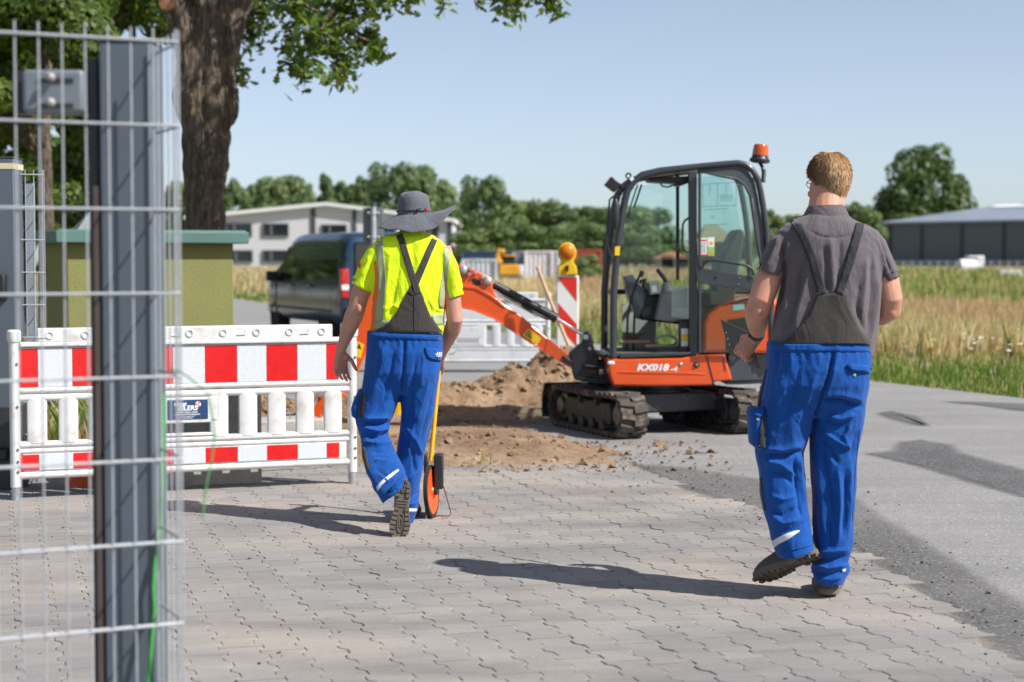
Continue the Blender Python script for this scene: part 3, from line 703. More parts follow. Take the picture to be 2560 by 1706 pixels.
# house roofs seen through the cab
def house(u0, u1, vt, ve, vb, y, mr, mwl, label):
    p, q = at(u0 * D, ve * D, y), at(u1 * D, vb * D, y); pk = at((u0 + u1) / 2 * D, vt * D, y).z; z0 = min(q.z, .5)
    r = empty('house', ((p.x + q.x) / 2, y + 4, z0), 0, label, 'house'); L = q.x - p.x; cx = (p.x + q.x) / 2
    b_ = MB(); b_.box((cx, y + 4, (z0 + p.z) / 2), (L * .86, 7, p.z - z0)); b_.build('wall', mwl, r, True)
    b_ = MB(); b_.add([(p.x, y, p.z), (q.x, y, p.z), (q.x, y + 8, p.z), (p.x, y + 8, p.z), (cx - L * .12, y + 4, pk), (cx + L * .12, y + 4, pk)], [(0, 1, 5, 4), (1, 2, 5), (2, 3, 4, 5), (3, 0, 4), (3, 2, 1, 0)]); b_.build('roof', mr, r, True)
    for k_ in (-.25, .2):
        b_ = MB(); b_.box((cx + L * k_, y + .48, (z0 + p.z) / 2 + .2), (1.0, .1, 1.1)); b_.build('window', mat_win, r, True)
house(1600, 1700, 514, 556, 600, 120, M('thatch', (.30, .19, .10), .9, bmp=.4, bscale=3), M('brick_far', (.30, .2, .15), .8), 'house with a tall brown hipped roof seen through the cab door')
house(1515, 1592, 578, 594, 618, 140, M('tile_red', (.34, .13, .07), .8), M('plaster_far', (.5, .46, .4), .8), 'low house with a red roof seen through the cab opening')
# white loader by the fence, right
root = empty('loader', (at(2235 * D, 625 * D, 118).x, 118.5, .45), 0, 'small white cabbed machine with a green base by the hall fence', 'machine')
fb('base', 2198, 2265, 617, 625, 118, 1.4, M('far_green', (.05, .20, .07), .5)); fb('cab', 2226, 2262, 588, 617, 118.2, 1.1, mw); fb('window', 2229, 2246, 592, 604, 118.1, .1, mat_win, .01)
b_ = MB(); b_.lathe([(.42, 0), (.5, .05), (.5, 1.15), (.42, 1.2)], at(2203 * D, 613 * D, 118), (1, .1, 0), 16); b_.build('tarp_roll', mw, root, True)
def pile(name, u0, u1, v0, v1, y, mat, label, cat):
    p, q = at(u0 * D, v0 * D, y), at(u1 * D, v1 * D, y); z0 = float(terrain(p.x, y)); r = empty(name, ((p.x + q.x) / 2, y + .4, z0), 0, label, cat)
    for i in range(4):
        b_ = MB(); zz = z0 + (p.z - z0) * (i + .5) / 4; b_.box(((p.x + q.x) / 2 + rng.uniform(-.1, .1), y + .4, zz), ((q.x - p.x) * rng.uniform(.8, 1), .8, (p.z - z0) / 4.4)); b_.build('board', mat, r, True)
pile('pipe_stack', 2300, 2353, 620, 632, 95, mw, 'stack of white boards at the right edge of the field', 'boards')
pile('timber_stack', 2106, 2140, 616, 626, 110, M('far_timber', (.45, .33, .12), .7), 'yellowish timber stack by the hall fence', 'timber')
near_crown = make_crown(11, 15000, 1, .48, .026, roundc)
for i in range(9):
    y_ = 30 + i * 7; x_ = -17 - i * 1.6 + rng.uniform(-1.5, 1.5); r_ = empty('roadside_tree', (x_, y_, 0), rng.random() * 6, 'broadleaf tree lining the left of the road, %s from the near end' % ordn(i + 1), 'tree', 'trees left of the road'); r_.scale = (9, 9, 11 + rng.uniform(-1, 2))
    link('crown', near_crown, r_); link('trunk', trunk_me, r_)
# ================================================================== HUT, OAK, LEFT TREES
def union(mbs, voxel, smooth=3, fac=.5):
    me = mbs.mesh('tmp'); bm = bmesh.new(); bm.from_mesh(me); bmesh.ops.recalc_face_normals(bm, faces=bm.faces); bm.to_mesh(me); bm.free()
    o = bpy.data.objects.new('tmp', me); col.objects.link(o)
    r = o.modifiers.new('r', 'REMESH'); r.mode = 'VOXEL'; r.voxel_size = voxel; r.use_smooth_shade = True
    if smooth: s = o.modifiers.new('s', 'SMOOTH'); s.factor = fac; s.iterations = smooth
    bpy.context.view_layer.update()
    res = bpy.data.meshes.new_from_object(o.evaluated_get(bpy.context.evaluated_depsgraph_get()))
    bpy.data.objects.remove(o); res.polygons.foreach_set('use_smooth', [True] * len(res.polygons))
    return res
def getV(me):
    a = np.empty(len(me.vertices) * 3, np.float32); me.vertices.foreach_get('co', a); return a.reshape(-1, 3).astype(float)
def getN(me):
    a = np.empty(len(me.vertices) * 3, np.float32); me.vertex_normals.foreach_get('vector', a); return a.reshape(-1, 3).astype(float)
def setV(me, V): me.vertices.foreach_set('co', V.astype(np.float32).ravel()); me.update()

mat_stucco = M('olive_stucco', (.205, .208, .072), .9, var=.10, scale=2.5, bmp=.9, bscale=55)
mat_cap = M('teal_cap', (.078, .165, .142), .6, var=.08, scale=3)
YH = 15.9; HA = R(25); hc_ = at(155 * D, 700 * D, YH); hz = at(330 * D, 531 * D, YH).z; hW, hDp = 1.56, 1.05
root = empty('utility_hut', (hc_.x, hc_.y, 0), HA, 'low olive stucco hut with a teal cap behind the barrier', 'hut')
b_ = MB(); b_.box((hW / 2, hDp / 2, (hz - .1) / 2), (hW, hDp, hz - .1)); b_.build('wall', mat_stucco, root, bevel=.012)
b_ = MB(); b_.box((hW / 2, hDp / 2, hz - .055), (hW + .24, hDp + .24, .11)); b_.box((hW / 2, hDp / 2, hz + .004), (hW + .20, hDp + .20, .02)); c_ = b_.build('cap', mat_cap, root, bevel=.012)
for k_ in (.35, 1.0):
    b_ = MB(); b_.box((k_, hDp / 2, hz - .05), (.004, hDp + .246, .125)); b_.build('cap_joint', M('cap_joint', (.09, .19, .165), .7), c_)
b_ = MB(); b_.add([(.15, .3, hz + .01), (.47, .3, hz + .01), (.47, .62, hz + .01), (.15, .62, hz + .01), (.31, .46, hz + .20)], [(0, 1, 4), (1, 2, 4), (2, 3, 4), (3, 0, 4), (3, 2, 1, 0)]); b_.build('vent_cowl', M('vent_grey', (.2, .21, .22), .5), c_)

def bark_mat():
    m, nt, b = newmat('oak_bark')
    p = nt.nodes.new('ShaderNodeTexCoord').outputs['Object']
    st = _map(nt, p, (5, 5, .9)); v = nt.nodes.new('ShaderNodeTexVoronoi'); v.inputs['Scale'].default_value = 4.5; v.feature = 'DISTANCE_TO_EDGE'; nt.links.new(st, v.inputs['Vector'])
    n = _noise(nt, _map(nt, p, (8, 8, 1.8)), 3.5, 8, .7); n2 = _noise(nt, p, 6, 6, .7)
    c = _ramp(nt, n, [(.3, (.035, .026, .019)), (.5, (.14, .105, .078)), (.72, (.30, .24, .18))])
    c = _mix(nt, _ramp(nt, n2, [(.55, (0, 0, 0)), (.72, (.8, .8, .8))]), c, (.30, .26, .13))
    nt.links.new(c, b.inputs['Base Color']); b.inputs['Roughness'].default_value = .95
    mx = nt.nodes.new('ShaderNodeMath'); mx.operation = 'MULTIPLY_ADD'; nt.links.new(v.outputs[0], mx.inputs[0]); mx.inputs[1].default_value = 1.5; nt.links.new(n, mx.inputs[2])
    bump(nt, b, mx.outputs[0], 1.0, .05); return m
mat_bark = bark_mat()
YO = 18.8
def limb(L, yo=YO, seg=16):     # L: (u, v, width px, depth offset) in display px
    rings = []
    for i, (u_, v_, w_, dy) in enumerate(L):
        c = at(u_ * D, v_ * D, yo + dy); r = w_ * D / FPX * (yo + dy) / 2
        a = Vector((L[max(0, i - 1)][0], -L[max(0, i - 1)][1])); b = Vector((L[min(len(L) - 1, i + 1)][0], -L[min(len(L) - 1, i + 1)][1])); t = (b - a); t.normalize()
        ax = Vector((t.y, 0, -t.x))
        rings.append([c + ax * (r * math.cos(2 * math.pi * k / seg)) + Vector((0, 1, 0)) * (r * math.sin(2 * math.pi * k / seg)) for k in range(seg)])
    return rings
T = MB()
T.loft(limb([(470, 940, 150, 0), (470, 880, 110, 0), (470, 700, 92, 0), (470, 560, 88, 0), (468, 480, 92, 0), (468, 400, 96, 0), (474, 300, 108, 0), (482, 200, 92, 0), (486, 100, 88, 0), (488, 0, 84, 0), (492, -140, 80, .1), (500, -400, 60, .3), (512, -700, 34, .4)]))
T.loft(limb([(462, 520, 76, -.03), (452, 360, 74, -.03), (445, 220, 70, -.04), (432, 110, 66, -.04), (412, 30, 62, -.04), (396, -40, 58, -.04), (386, -64, 54, -.04)]))
T.loft(limb([(492, 440, 60, -.02), (500, 320, 66, -.05), (506, 220, 60, -.03), (513, 150, 56, 0), (530, 80, 58, 0), (556, 0, 56, .1), (600, -110, 50, .2), (680, -260, 40, .3), (800, -420, 26, .4)]))
T.ell(at(524 * D, 238 * D, YO - .08), (.13, .16, .30)); T.ell(at(530 * D, 215 * D, YO - .1), (.08, .12, .14))
T.ell(at(490 * D, 372 * D, YO - .16), (.13, .12, .2)); T.ell(at(448 * D, 250 * D, YO - .14), (.13, .10, .3))
T.loft(limb([(388, -60, 40, 0), (300, -160, 34, -.2), (160, -300, 24, -.4)]))
me = union(T, .03, 2); V = getV(me); N_ = getN(me)
V += N_ * (np.abs(fbm(V * np.array([9, 9, 1.6]), 4, .6))[:, None] * .11 - .03 + fbm(V * 2.5, 3)[:, None] * .05); setV(me, V)
root = empty('oak_tree', (at(470 * D, 900 * D, YO).x, YO, 0), 0, 'large old oak with rough dark trunk and overhanging branches', 'tree')
me.transform(wm(root).inverted()); me.materials.append(mat_bark); link('trunk', me, root)
b_ = MB(); cw = at(386 * D, 4 * D, YO - .36); b_.lathe([(.10, 0), (.105, .02), (.09, .035), (.02, .04)], cw, (-.3, -.8, .15), 14); b_.build('cut_branch', M('cut_wood', (.42, .20, .10), .8, var=.25, scale=14), root, True)
tw = MB(); LC = []; LN = []
def spray(u0, v0, u1, v1, n, rad, y, twigs=3):
    """a branch from (u0,v0) to (u1,v1) with side twigs and leaves along it"""
    p, q = at(u0 * D, v0 * D, y), at(u1 * D, v1 * D, y + rng.uniform(-.3, .3)); L = (q - p).length; pts = []
    for i in range(7):
        t = i / 6; pts.append(p.lerp(q, t) + Vector((rng.uniform(-.05, .05), rng.uniform(-.1, .1), rng.uniform(-.04, .04) + .10 * L * t * (1 - t))))
    tw.tube(pts, [.018 * (1 - i / 7) + .003 for i in range(7)], 5)
    for j in range(twigs):
        t = rng.uniform(.25, 1); k_ = min(5, int(t * 6)); a = pts[k_].lerp(pts[k_ + 1], t * 6 - k_)
        e = a + Vector((rng.gauss(0, 1), rng.gauss(0, 1), rng.gauss(-.25, .8))).normalized() * rad * rng.uniform(.5, 1.3)
        m_ = a.lerp(e, .5) + Vector((0, 0, rng.uniform(-.03, .05))); tw.tube([a, m_, e], [.006, .004, .002], 4)
        for c in range(max(1, n // twigs)):
            tt = rng.random() ** .6; w2 = a.lerp(m_, tt * 2) if tt < .5 else m_.lerp(e, tt * 2 - 1)
            off = Vector((rng.gauss(0, 1), rng.gauss(0, 1), rng.gauss(0, 1))) * .05; LC.append(w2 + off); LN.append(Vector((rng.gauss(0, .6), rng.gauss(0, .6), rng.uniform(.2, 1))))
for a in [(640, -60, 700, 40, 150, .35), (720, -60, 760, 60, 170, .38), (800, -60, 820, 50, 170, .38), (760, 20, 690, 150, 150, .30), (690, 40, 650, 130, 90, .22), (760, 60, 790, 165, 120, .28), (790, 60, 870, 120, 120, .26), (720, 120, 685, 190, 70, .2), (760, 150, 775, 195, 50, .15),
          (860, -60, 850, 20, 100, .3), (930, -80, 880, 30, 60, .24), (700, -40, 860, 0, 160, .35), (640, -40, 800, 90, 140, .32), (820, 80, 890, 130, 50, .16),
          (950, -70, 960, 0, 40, .2), (1000, -70, 1010, 10, 50, .2), (1090, -80, 1085, 25, 60, .2), (1130, -80, 1180, 35, 90, .22), (1180, -60, 1190, 45, 60, .18), (1230, -80, 1225, 10, 60, .2), (1280, -80, 1275, 20, 80, .22), (1255, -40, 1290, 25, 40, .15),
          (560, -40, 570, 60, 130, .3), (600, -40, 610, 50, 110, .28), (540, 40, 560, 110, 90, .22), (525, 90, 545, 175, 70, .2), (540, 160, 575, 190, 36, .14), (600, 20, 560, 80, 70, .22)]:
    spray(a[0], a[1], a[2], a[3], a[4], a[5], (YO + 1.1 if a[0] < 620 else YO - 1.2) + rng.uniform(-.6, .6), max(6, a[4] // 9))
for a in [(500, -40, 620, -100), (560, -60, 760, -170), (700, -200, 900, -110), (800, -260, 1060, -120), (900, -300, 1260, -110), (1060, -200, 1300, -80), (420, -60, 300, -140)]:
    p, q = at(a[0] * D, a[1] * D, YO - .6), at(a[2] * D, a[3] * D, YO - 1.2); tw.tube([p, p.lerp(q, .5) + Vector((0, .1, .15)), q], [.06, .045, .025], 7)
for _ in range(70):      # the crown above the frame
    u_, v_ = rng.uniform(250, 1300), rng.uniform(-650, -110); spray(u_, v_ - 60, u_ + rng.uniform(-60, 60), v_ + rng.uniform(0, 60), 70, .4, YO + rng.uniform(-2.2, 2.2), 6)
tw.build('branches', mat_bark, root, True)
LCn = np.array([tuple(p) for p in LC]); LNn = np.array([tuple(p) for p in LN])
me = np_mesh('crown', leaf_quads(LCn, LNn, np.full(len(LCn), .115), True)); me.materials.append(mat_oak); me.transform(wm(root).inverted()); link('crown', me, root)
# dense trees behind the fence, left
mat_lime = leafmat('lime_foliage', [(.2, (.028, .062, .014)), (.5, (.070, .130, .026)), (.85, (.20, .25, .05))], .45)
def left_tree(u, vb, y, blobs, n, leaf, label, tw_=34):
    p = at(u * D, vb * D, y); r = empty('lime_tree', (p.x, y, 0), 0, label, 'tree'); t_ = MB()
    t_.loft(limb([(u, 980, tw_ * 1.4, 0), (u, 800, tw_, 0), (u + 3, 500, tw_, 0), (u - 2, 300, tw_ * .85, 0), (u + 6, 100, tw_ * .7, 0), (u, -200, tw_ * .4, 0)], y, 12))
    for bl in blobs[::2]: t_.tube([at(u * D, (bl[1] + 140) * D, y), at(bl[0] * D, bl[1] * D, y)], [.06, .02], 6)
    t_.build('trunk', mat_bark, r, True)
    B = []
    for (bu, bv, br, dy) in blobs:
        c = at(bu * D, bv * D, y + dy); B.append((c.x, c.y, c.z, br * D / FPX * y))
    C, Nn = crown_pts(n, B); me = np_mesh('crown', leaf_quads(C, Nn, np.full(n, leaf))); me.materials.append(mat_lime); me.transform(wm(r).inverted()); link('crown', me, r)
rb = lambda n, u0, u1, v0, v1, r0, r1: [(rng.uniform(u0, u1), rng.uniform(v0, v1), rng.uniform(r0, r1), rng.uniform(-1.2, 1.2)) for _ in range(n)]
left_tree(104, 900, 24, rb(26, -160, 260, -330, 110, 60, 110) + rb(10, -100, 70, 130, 300, 40, 60), 56000, .105, 'dense leafy tree with a slim trunk behind the wire fence')
left_tree(300, 900, 27, rb(22, 180, 400, -330, 60, 55, 100) + rb(12, 130, 240, 60, 440, 40, 62) + rb(6, 130, 215, 400, 500, 30, 44), 44000, .105, 'leafy tree filling the gap between fence post and oak', 22)
left_tree(60, 900, 33, rb(16, 0, 240, 330, 560, 34, 60), 26000, .12, 'low dark foliage filling the space under the left trees', 20)
left_tree(-60, 900, 30, rb(24, -200, 120, 60, 420, 60, 100) + rb(10, -160, 130, 380, 520, 40, 60), 30000, .12, 'dark leafy tree at the left edge behind the gate post', 30)

# ================================================================== BARRIERS
mat_wpl = M('white_plastic', (.66, .66, .65), .45, var=.04, dirt=(.42, .37, .31), dirtamt=.34, dscale=7)
mat_redf = M('red_reflective', (.62, .012, .012), .32, var=.06, scale=20); mat_whf = M('white_reflective', (.60, .63, .66), .35, var=.07, scale=60)
mat_steel = M('galvanised', (.46, .48, .50), .42, metal=.7, var=.12, scale=25); mat_bolt = M('bolt_dark', (.12, .12, .12), .5, metal=.5)
mat_gpl = M('grey_plastic', (.60, .61, .62), .5, var=.06, dirt=(.3, .28, .25), dirtamt=.2, dscale=4)
mat_navy = M('plate_navy', (.018, .055, .14), .4); mat_prn = M('print_white', (.8, .8, .8), .6); mat_prr = M('print_red', (.65, .03, .03), .5)
def barrier(A, B, label, mats, px=True, sign=True, back=False):
    A = Vector((A.x, A.y, 0)); B = Vector((B.x, B.y, 0)); ex = (B - A).normalized(); L = (B - A).length
    r = empty('barrier', A, math.atan2(ex.y, ex.x), label, 'barrier'); wp = mats
    bx = lambda c, d_, mb: mb.box(c, d_)
    q = MB(); q.box((L / 2, 0, .965), (L - .26, .05, .085)); q.box((L / 2, 0, .912), (L - .06, .06, .03)); ob = q.build('top_beam', wp, r, bevel=.008)
    for i in range(9):
        s_ = .2 + i * (L - .4) / 8
        if i % 2 or True:
            e = MB(); e.lathe([(.024, 0), (.024, .006), (.017, .007), (.015, -.004), (.001, -.004)], (s_, -.0245, .966), (0, -1, 0), 14, cap=False); e.build('recess', mat_gpl, ob)
    for i in range(5):
        s_ = .12 + i * (L - .3) / 4.4; e = MB(); e.prism([(0, 0), (.055, .0), (.055, .03), (.045, .006)], lambda a, b2, o: Vector((s_ + a, o, .952 + b2)), -.032, -.02); e.build('lug', wp, ob)
    # posts
    for s_ in (0, L):
        e = MB(); e.tube([(s_, 0, .08), (s_, 0, .98)], .030, 14); e.lathe([(.036, .93), (.04, .95), (.04, .99), (.03, 1.0)], (s_, 0, 0), (0, 0, 1), 14); po = e.build('post', wp, r)
        e = MB(); e.tube([(s_, 0, 0), (s_, 0, .13)], .0245, 12); e.build('foot_tube', mat_steel, po)
        for z_ in (.17, .23, .30, .55, .80):
            e = MB(); e.lathe([(.008, 0), (.008, .006), (.002, .007)], (s_ + .012, -.028, z_), (0, -1, 0), 8); e.build('bolt', mat_bolt, po)
    def band(z0, z1, name, s0=.07):
        e = MB(); e.box((L / 2, .004, (z0 + z1) / 2), (L - .08, .03, z1 - z0)); pb = e.build(name, wp, r, bevel=.004)
        if back: return
        st = [48, 90, 166, 243, 319, 393, 466, 540, 608, 680, 748, 778]
        for i in range(len(st) - 1):
            a, b2 = [L * ((k_ - 38) / 772.) ** 1.0 * (1 + .035 * ((k_ - 38) / 772. - 1)) + .0 for k_ in (st[i], st[i + 1])]
            e = MB(); e.box(((a + b2) / 2, -.0125, (z0 + z1) / 2), (b2 - a - .0015, .004, z1 - z0 - .016)); so = e.build('stripe', mat_redf if i % 2 == 0 else mat_whf, pb)
    band(.655, .895, 'upper_board'); band(.168, .275, 'lower_board')
    for z_, rr in ((.645, .020), (.600, .022), (.325, .021), (.288, .018), (.145, .022)):
        e = MB(); e.tube([(.02, 0, z_), (L - .02, 0, z_)], rr, 10); e.build('rail', wp, r)
    n = 11
    for i in range(n):
        s_ = .125 + i * (L - .25) / (n - 1); w2 = .112
        if sign and 4 <= i <= 5: continue
        e = MB(); e.prism([(-w2 / 2, -.012), (-w2 * .3, -.022), (w2 * .3, -.022), (w2 / 2, -.012), (w2 / 2, .016), (-w2 / 2, .016)], lambda a, b2, o: Vector((s_ + a, b2, o)), .33, .598); e.build('slat', wp, r, bevel=.004)
    if sign:
        s0, s1 = L * .41, L * .58
        e = MB(); e.box(((s0 + s1) / 2, -.006, .50), (s1 - s0, .036, .155)); e.box(((s0 + s1) / 2, -.006, .352), (s1 - s0, .036, .02)); e.box((s0 + .015, -.006, .40), (.03, .036, .10)); e.box((s1 - .02, -.006, .40), (.04, .036, .10)); e.box((s1 + .02, 0, .46), (.06, .034, .27)); e.box((s0 - .03, 0, .46), (.07, .034, .27))
        so = e.build('sign_panel', wp, r, bevel=.006)
        if back: return r
        pc = ((s0 + s1) / 2 - .005, -.0265, .505); pw, ph = .245, .118
        e = MB(); e.box(pc, (pw, .004, ph)); e.build('name_plate', mat_navy, so, bevel=.002)
        def tx(s2, dx, dz, size, bold=.0, sx=1.0, mat=mat_prn, shear=0):
            M4 = wm(r) @ frame((pc[0] + dx, -.0292, pc[2] + dz), (1, 0, 0), (0, -1, 0)); text('lettering', s2, mat, M4, size, so, .0006, bold, shear, sx)
        tx('circet', -.045, .035, .032, .0008, 1.05); tx('EILERS', .0, .008, .040, .0012, 1.05, shear=.15)
        tx('GmbH & Eilers GmbH', .0, -.016, .013, .0003); tx('Kabel- und Rohrleitungsbau', 0, -.029, .013, .0003); tx('Tel. und Anschrift  www', 0, -.041, .008, .0002); tx('www.eilers.de', 0, -.051, .010, .0002)
        e = MB(); e.lathe([(.017, 0), (.017, .0012)], (pc[0] + .062, -.0285, pc[2] + .030), (0, -1, 0), 20); eo = e.build('emblem', mat_prn, so)
        e = MB()
        for k_ in range(3): e.prism([(0, 0), (.014, .004), (.012, .011), (.004, .012)], (lambda kk: lambda a, b2, o: Vector((pc[0] + .062 + a * math.cos(kk) - b2 * math.sin(kk), o, pc[2] + .030 + a * math.sin(kk) + b2 * math.cos(kk))))(k_ * 2.1 + .3), -.0306, -.0298)
        e.build('emblem_blades', mat_prr, so)
    return r
BA, BB = gnd(40, 1252), gnd(881, 1211)
barrier(BA, BB, 'red and white striped plastic barrier in front of the hut', mat_wpl)
fb_r = gnd(1370, 930); fb_d = Vector((-.985, -.05, 0)); barrier(fb_r + fb_d * 2.05, fb_r, 'plain grey barrier standing behind the soil heap', mat_gpl, sign=True, back=True)
# concrete blocks behind the barrier
mat_conc = M('rough_concrete', (.36, .34, .31), .95, var=.2, scale=9, bmp=.8, bscale=45, dirt=(.2, .17, .14), dirtamt=.15, dscale=12)
def block(c, d_, rz, label, mat=mat_conc, name='concrete_block', cat='block', bev=.015):
    r = empty(name, (c[0], c[1], c[2]), rz, label, cat); e = MB(); nx = 8
    e.box((0, 0, d_[2] / 2), d_); o = e.build('body', mat, r, bevel=bev)
    e = MB(); e.tube([(-.06, 0, d_[2] - .01), (-.05, 0, d_[2] + .03), (.05, 0, d_[2] + .03), (.06, 0, d_[2] - .01)], .006, 6); e.build('lifting_loop', mat_steel, r); return r
p = gnd(560, 1222); ang = math.atan2(BB.y - BA.y, BB.x - BA.x)
block((p.x - .25, p.y + .22, 0), (.84, .36, .62), ang, 'rough concrete block standing behind the striped barrier')
p = gnd(640, 1196); block((p.x + .1, p.y + .55, 0), (.5, .3, .34), ang + .1, 'low concrete offcut right of the tall concrete block')
# orange barrier foot and stones, left
mo = M('orange_rubber', (.62, .10, .015), .5, var=.15); p = gnd(205, 1228)
r = empty('ballast_pad', (p.x, p.y + .25, 0), ang, 'orange plastic barrier foot under the striped barrier', 'ballast'); e = MB(); e.box((0, 0, .035), (.34, .22, .07), taper=.8); e.build('base', mo, r, bevel=.012); e = MB(); e.tube([(-.1, -.06, .07), (-.06, -.12, .13), (.04, -.13, .10), (.08, -.16, .02)], .012, 8); e.build('handle', mo, r)
# ================================================================== BEACON SIGN, STAKE, SIGN POST
YK = 18.9
mat_sred = M('sign_red', (.66, .03, .018), .4, var=.05); mat_swh = M('sign_white', (.74, .74, .72), .45, var=.04); mat_yel = M('lamp_yellow', (.80, .50, .01), .35, var=.04)
p0, p1 = at(1391, 690, YK), at(1447, 690, YK); kz = at(1418, 689, YK).z; kx = (p0.x + p1.x) / 2; kw = p1.x - p0.x
root = empty('beacon_sign', (kx, YK, 0), 0, 'upright red and white striped warning board with a yellow lamp on top', 'warning sign')
e = MB(); e.box((kx, YK, kz - .5), (kw, .05, 1.0)); bo = e.build('board', mat_swh, root, True, bevel=.012)
for i, (a, b2) in enumerate(((-.02, .185), (.30, .56), (.79, 1.05))):
    x0, x1 = kx - kw / 2 + .022, kx + kw / 2 - .022; e = MB(); zl = lambda t: max(kz - .98, min(kz - .02, kz - t))
    sl = .23; poly = [(x0, a - .0), (x1, a + sl), (x1, b2 + sl - .02), (x0, b2 - .02)]
    if i == 0: poly = [(x0 + .01, .02), (x1, .02), (x1, .28), (x0, .03)]
    poly = [(xx, min(.975, max(.02, t))) for xx, t in poly]
    e.prism(poly, lambda aa, t, o: Vector((aa, o, kz - t)), YK - .0285, YK - .0255); e.build('stripe', mat_sred, bo, True)
e = MB(); e.tube([(kx, YK + .03, 0), (kx, YK + .03, kz - .1)], .02, 8); e.build('pole', mat_steel, root, True)
e = MB(); e.box((kx, YK, .05), (.8, .4, .1), taper=.85); e.build('foot', M('black_rubber', (.02, .02, .02), .7), root, True, bevel=.02)
def kp(u_, v_): return at(u_ * D, v_ * D, YK)
e = MB(); prof = [(1281, 632), (1282, 612), (1289, 602), (1283, 590), (1282, 576), (1288, 564), (1297, 558), (1309, 558), (1318, 564), (1324, 576), (1323, 590), (1316, 602), (1324, 612), (1327, 632)]
e.prism([(kp(a, b2).x, kp(a, b2).z) for a, b2 in prof], lambda a, z_, o: Vector((a, o, z_)), YK - .05, YK + .05); lo_ = e.build('lamp_housing', mat_yel, root, True, bevel=.012, bseg=3)
mamb, nta, bam = newmat('amber_lens'); bam.inputs['Base Color'].default_value = (.9, .26, .004, 1); bam.inputs['Roughness'].default_value = .15; bam.inputs['Transmission Weight'].default_value = .35; bam.inputs['Emission Color'].default_value = (1, .35, .02, 1); bam.inputs['Emission Strength'].default_value = .0
c = kp(1303, 579); e = MB(); rr = 16 * D / FPX * YK
e.lathe([(rr * 1.12, 0), (rr * 1.12, .012), (rr, .02), (rr * .8, .04), (rr * .45, .052), (.005, .056)], (c.x, YK - .05, c.z), (0, -1, 0), 24); e.build('lens', mamb, lo_, True)
c = kp(1303, 616); e = MB(); e.box((c.x, YK - .065, c.z), (.035, .03, .055)); e.tube([(c.x, YK - .06, c.z - .02), (c.x, YK - .07, c.z - .05)], .009, 6); e.build('switch', M('black_knob', (.02, .02, .022), .5), lo_, True, bevel=.005)
root = empty('wooden_stake', at(1312 * D, 805 * D, 17.6), 0, 'thin wooden shovel handle leaning before the warning board', 'handle'); root.location.z = .3
e = MB(); e.tube([at(1328 * D, 850 * D, 17.7), at(1310 * D, 803 * D, 17.7), at(1268 * D, 700 * D, 17.8), at(1237 * D, 620 * D, 17.9)], [.017, .018, .018, .017], 10); e.ell(at(1236 * D, 617 * D, 17.9), (.022, .022, .022)); e.build('shaft', M('ash_wood', (.52, .34, .19), .6, var=.18, scale=12), root, True)
YS = 23.5; pm = M('sign_steel', (.42, .45, .48), .4, metal=.3); root = empty('sign_post', (at(858 * D, 700 * D, YS).x, YS, 0), 0, 'grey steel post with a sign seen from behind, beside the van', 'sign')
pt = at(858 * D, 468 * D, YS); e = MB(); e.tube([(pt.x, YS, 0), (pt.x, YS, pt.z)], .038, 14); po = e.build('post', pm, root, True); e = MB(); e.lathe([(.042, 0), (.042, .05), (.01, .055)], (pt.x, YS, pt.z - .04), (0, 0, 1), 12); e.build('cap', mat_slate, po, True)
a, b2 = at(833 * D, 478 * D, YS), at(881 * D, 560 * D, YS); e = MB(); e.box(((a.x + b2.x) / 2, YS + .07, (a.z + b2.z) / 2), (b2.x - a.x, .02, a.z - b2.z)); sb = e.build('sign_back', M('sign_back', (.17, .19, .19), .5, metal=.2), root, True, bevel=.006)
for v_ in (490, 545):
    c = at(858 * D, v_ * D, YS); e = MB(); e.lathe([(.05, -.02), (.05, .02)], c, (0, 0, 1), 14); e.box((c.x, YS + .02, c.z), (.16, .05, .03)); e.build('clamp', pm, sb, True)
    for k_ in (-.07, .07):
        e = MB(); e.ell((c.x + k_, YS - .02, c.z), (.017, .02, .017)); e.build('bolt', mat_steel, sb, True)
p = gnd(994, 1040); root = empty('bucket', (p.x, p.y, 0), 0, 'yellow plastic bucket on the soil behind the left worker', 'bucket')
e = MB(); e.lathe([(.11, .02), (.145, .30), (.155, .30), (.155, .33), (.14, .33), (.105, .05)], (p.x, p.y, 0), (0, 0, 1), 20); bo = e.build('pail', mat_yel, root, True)
e = MB(); e.tube([(p.x - .15, p.y, .31), (p.x - .12, p.y - .08, .26), (p.x, p.y - .17, .22), (p.x + .12, p.y - .08, .26), (p.x + .15, p.y, .31)], .004, 6); e.build('handle', mat_steel, root, True)
p = gnd(1122, 950); rr = rocks('white_debris', np.array([[p.x, p.y + .9, .27], [p.x + .03, p.y + .95, .3]]), np.array([.055, .04]), mat_swh, 'crumpled white scrap lying on the soil')
# ================================================================== VAN
mat_paint = M('van_paint', (.014, .040, .075), .25, metal=.0, var=.05, coat=.6, spec=.5); mat_vglass = M('van_glass', (.006, .008, .010), .04, var=.1, spec=.8)
mat_blk = M('black_plastic', (.018, .018, .020), .5, var=.15); mat_tyre = M('tyre', (.022, .021, .020), .85, var=.2); mat_rim = M('rim', (.35, .36, .38), .3, metal=.8)
hv = Vector((-.39, .92, 0)).normalized()
root = empty('van', (-2.02, 29.75, 0), math.atan2(hv.y, hv.x), 'dark blue van parked on the road behind the left worker', 'van')
def vring(x, h, w, z0):
    zs = lambda z: min(z, h - .02)
    half = [(w * .93, z0), (w, z0 + .12), (w, zs(.70)), (w * .995, zs(.98)), (w * .975, zs(1.08)), (w * .93, zs(1.35)), (w * .885, zs(h - .22) if h > 1.5 else zs(1.4)), (w * .835, zs(h - .08)), (w * .75, h - .015), (w * .45, h)]
    return [Vector((x, y, z)) for y, z in half] + [Vector((x, -y, z)) for y, z in reversed(half)]
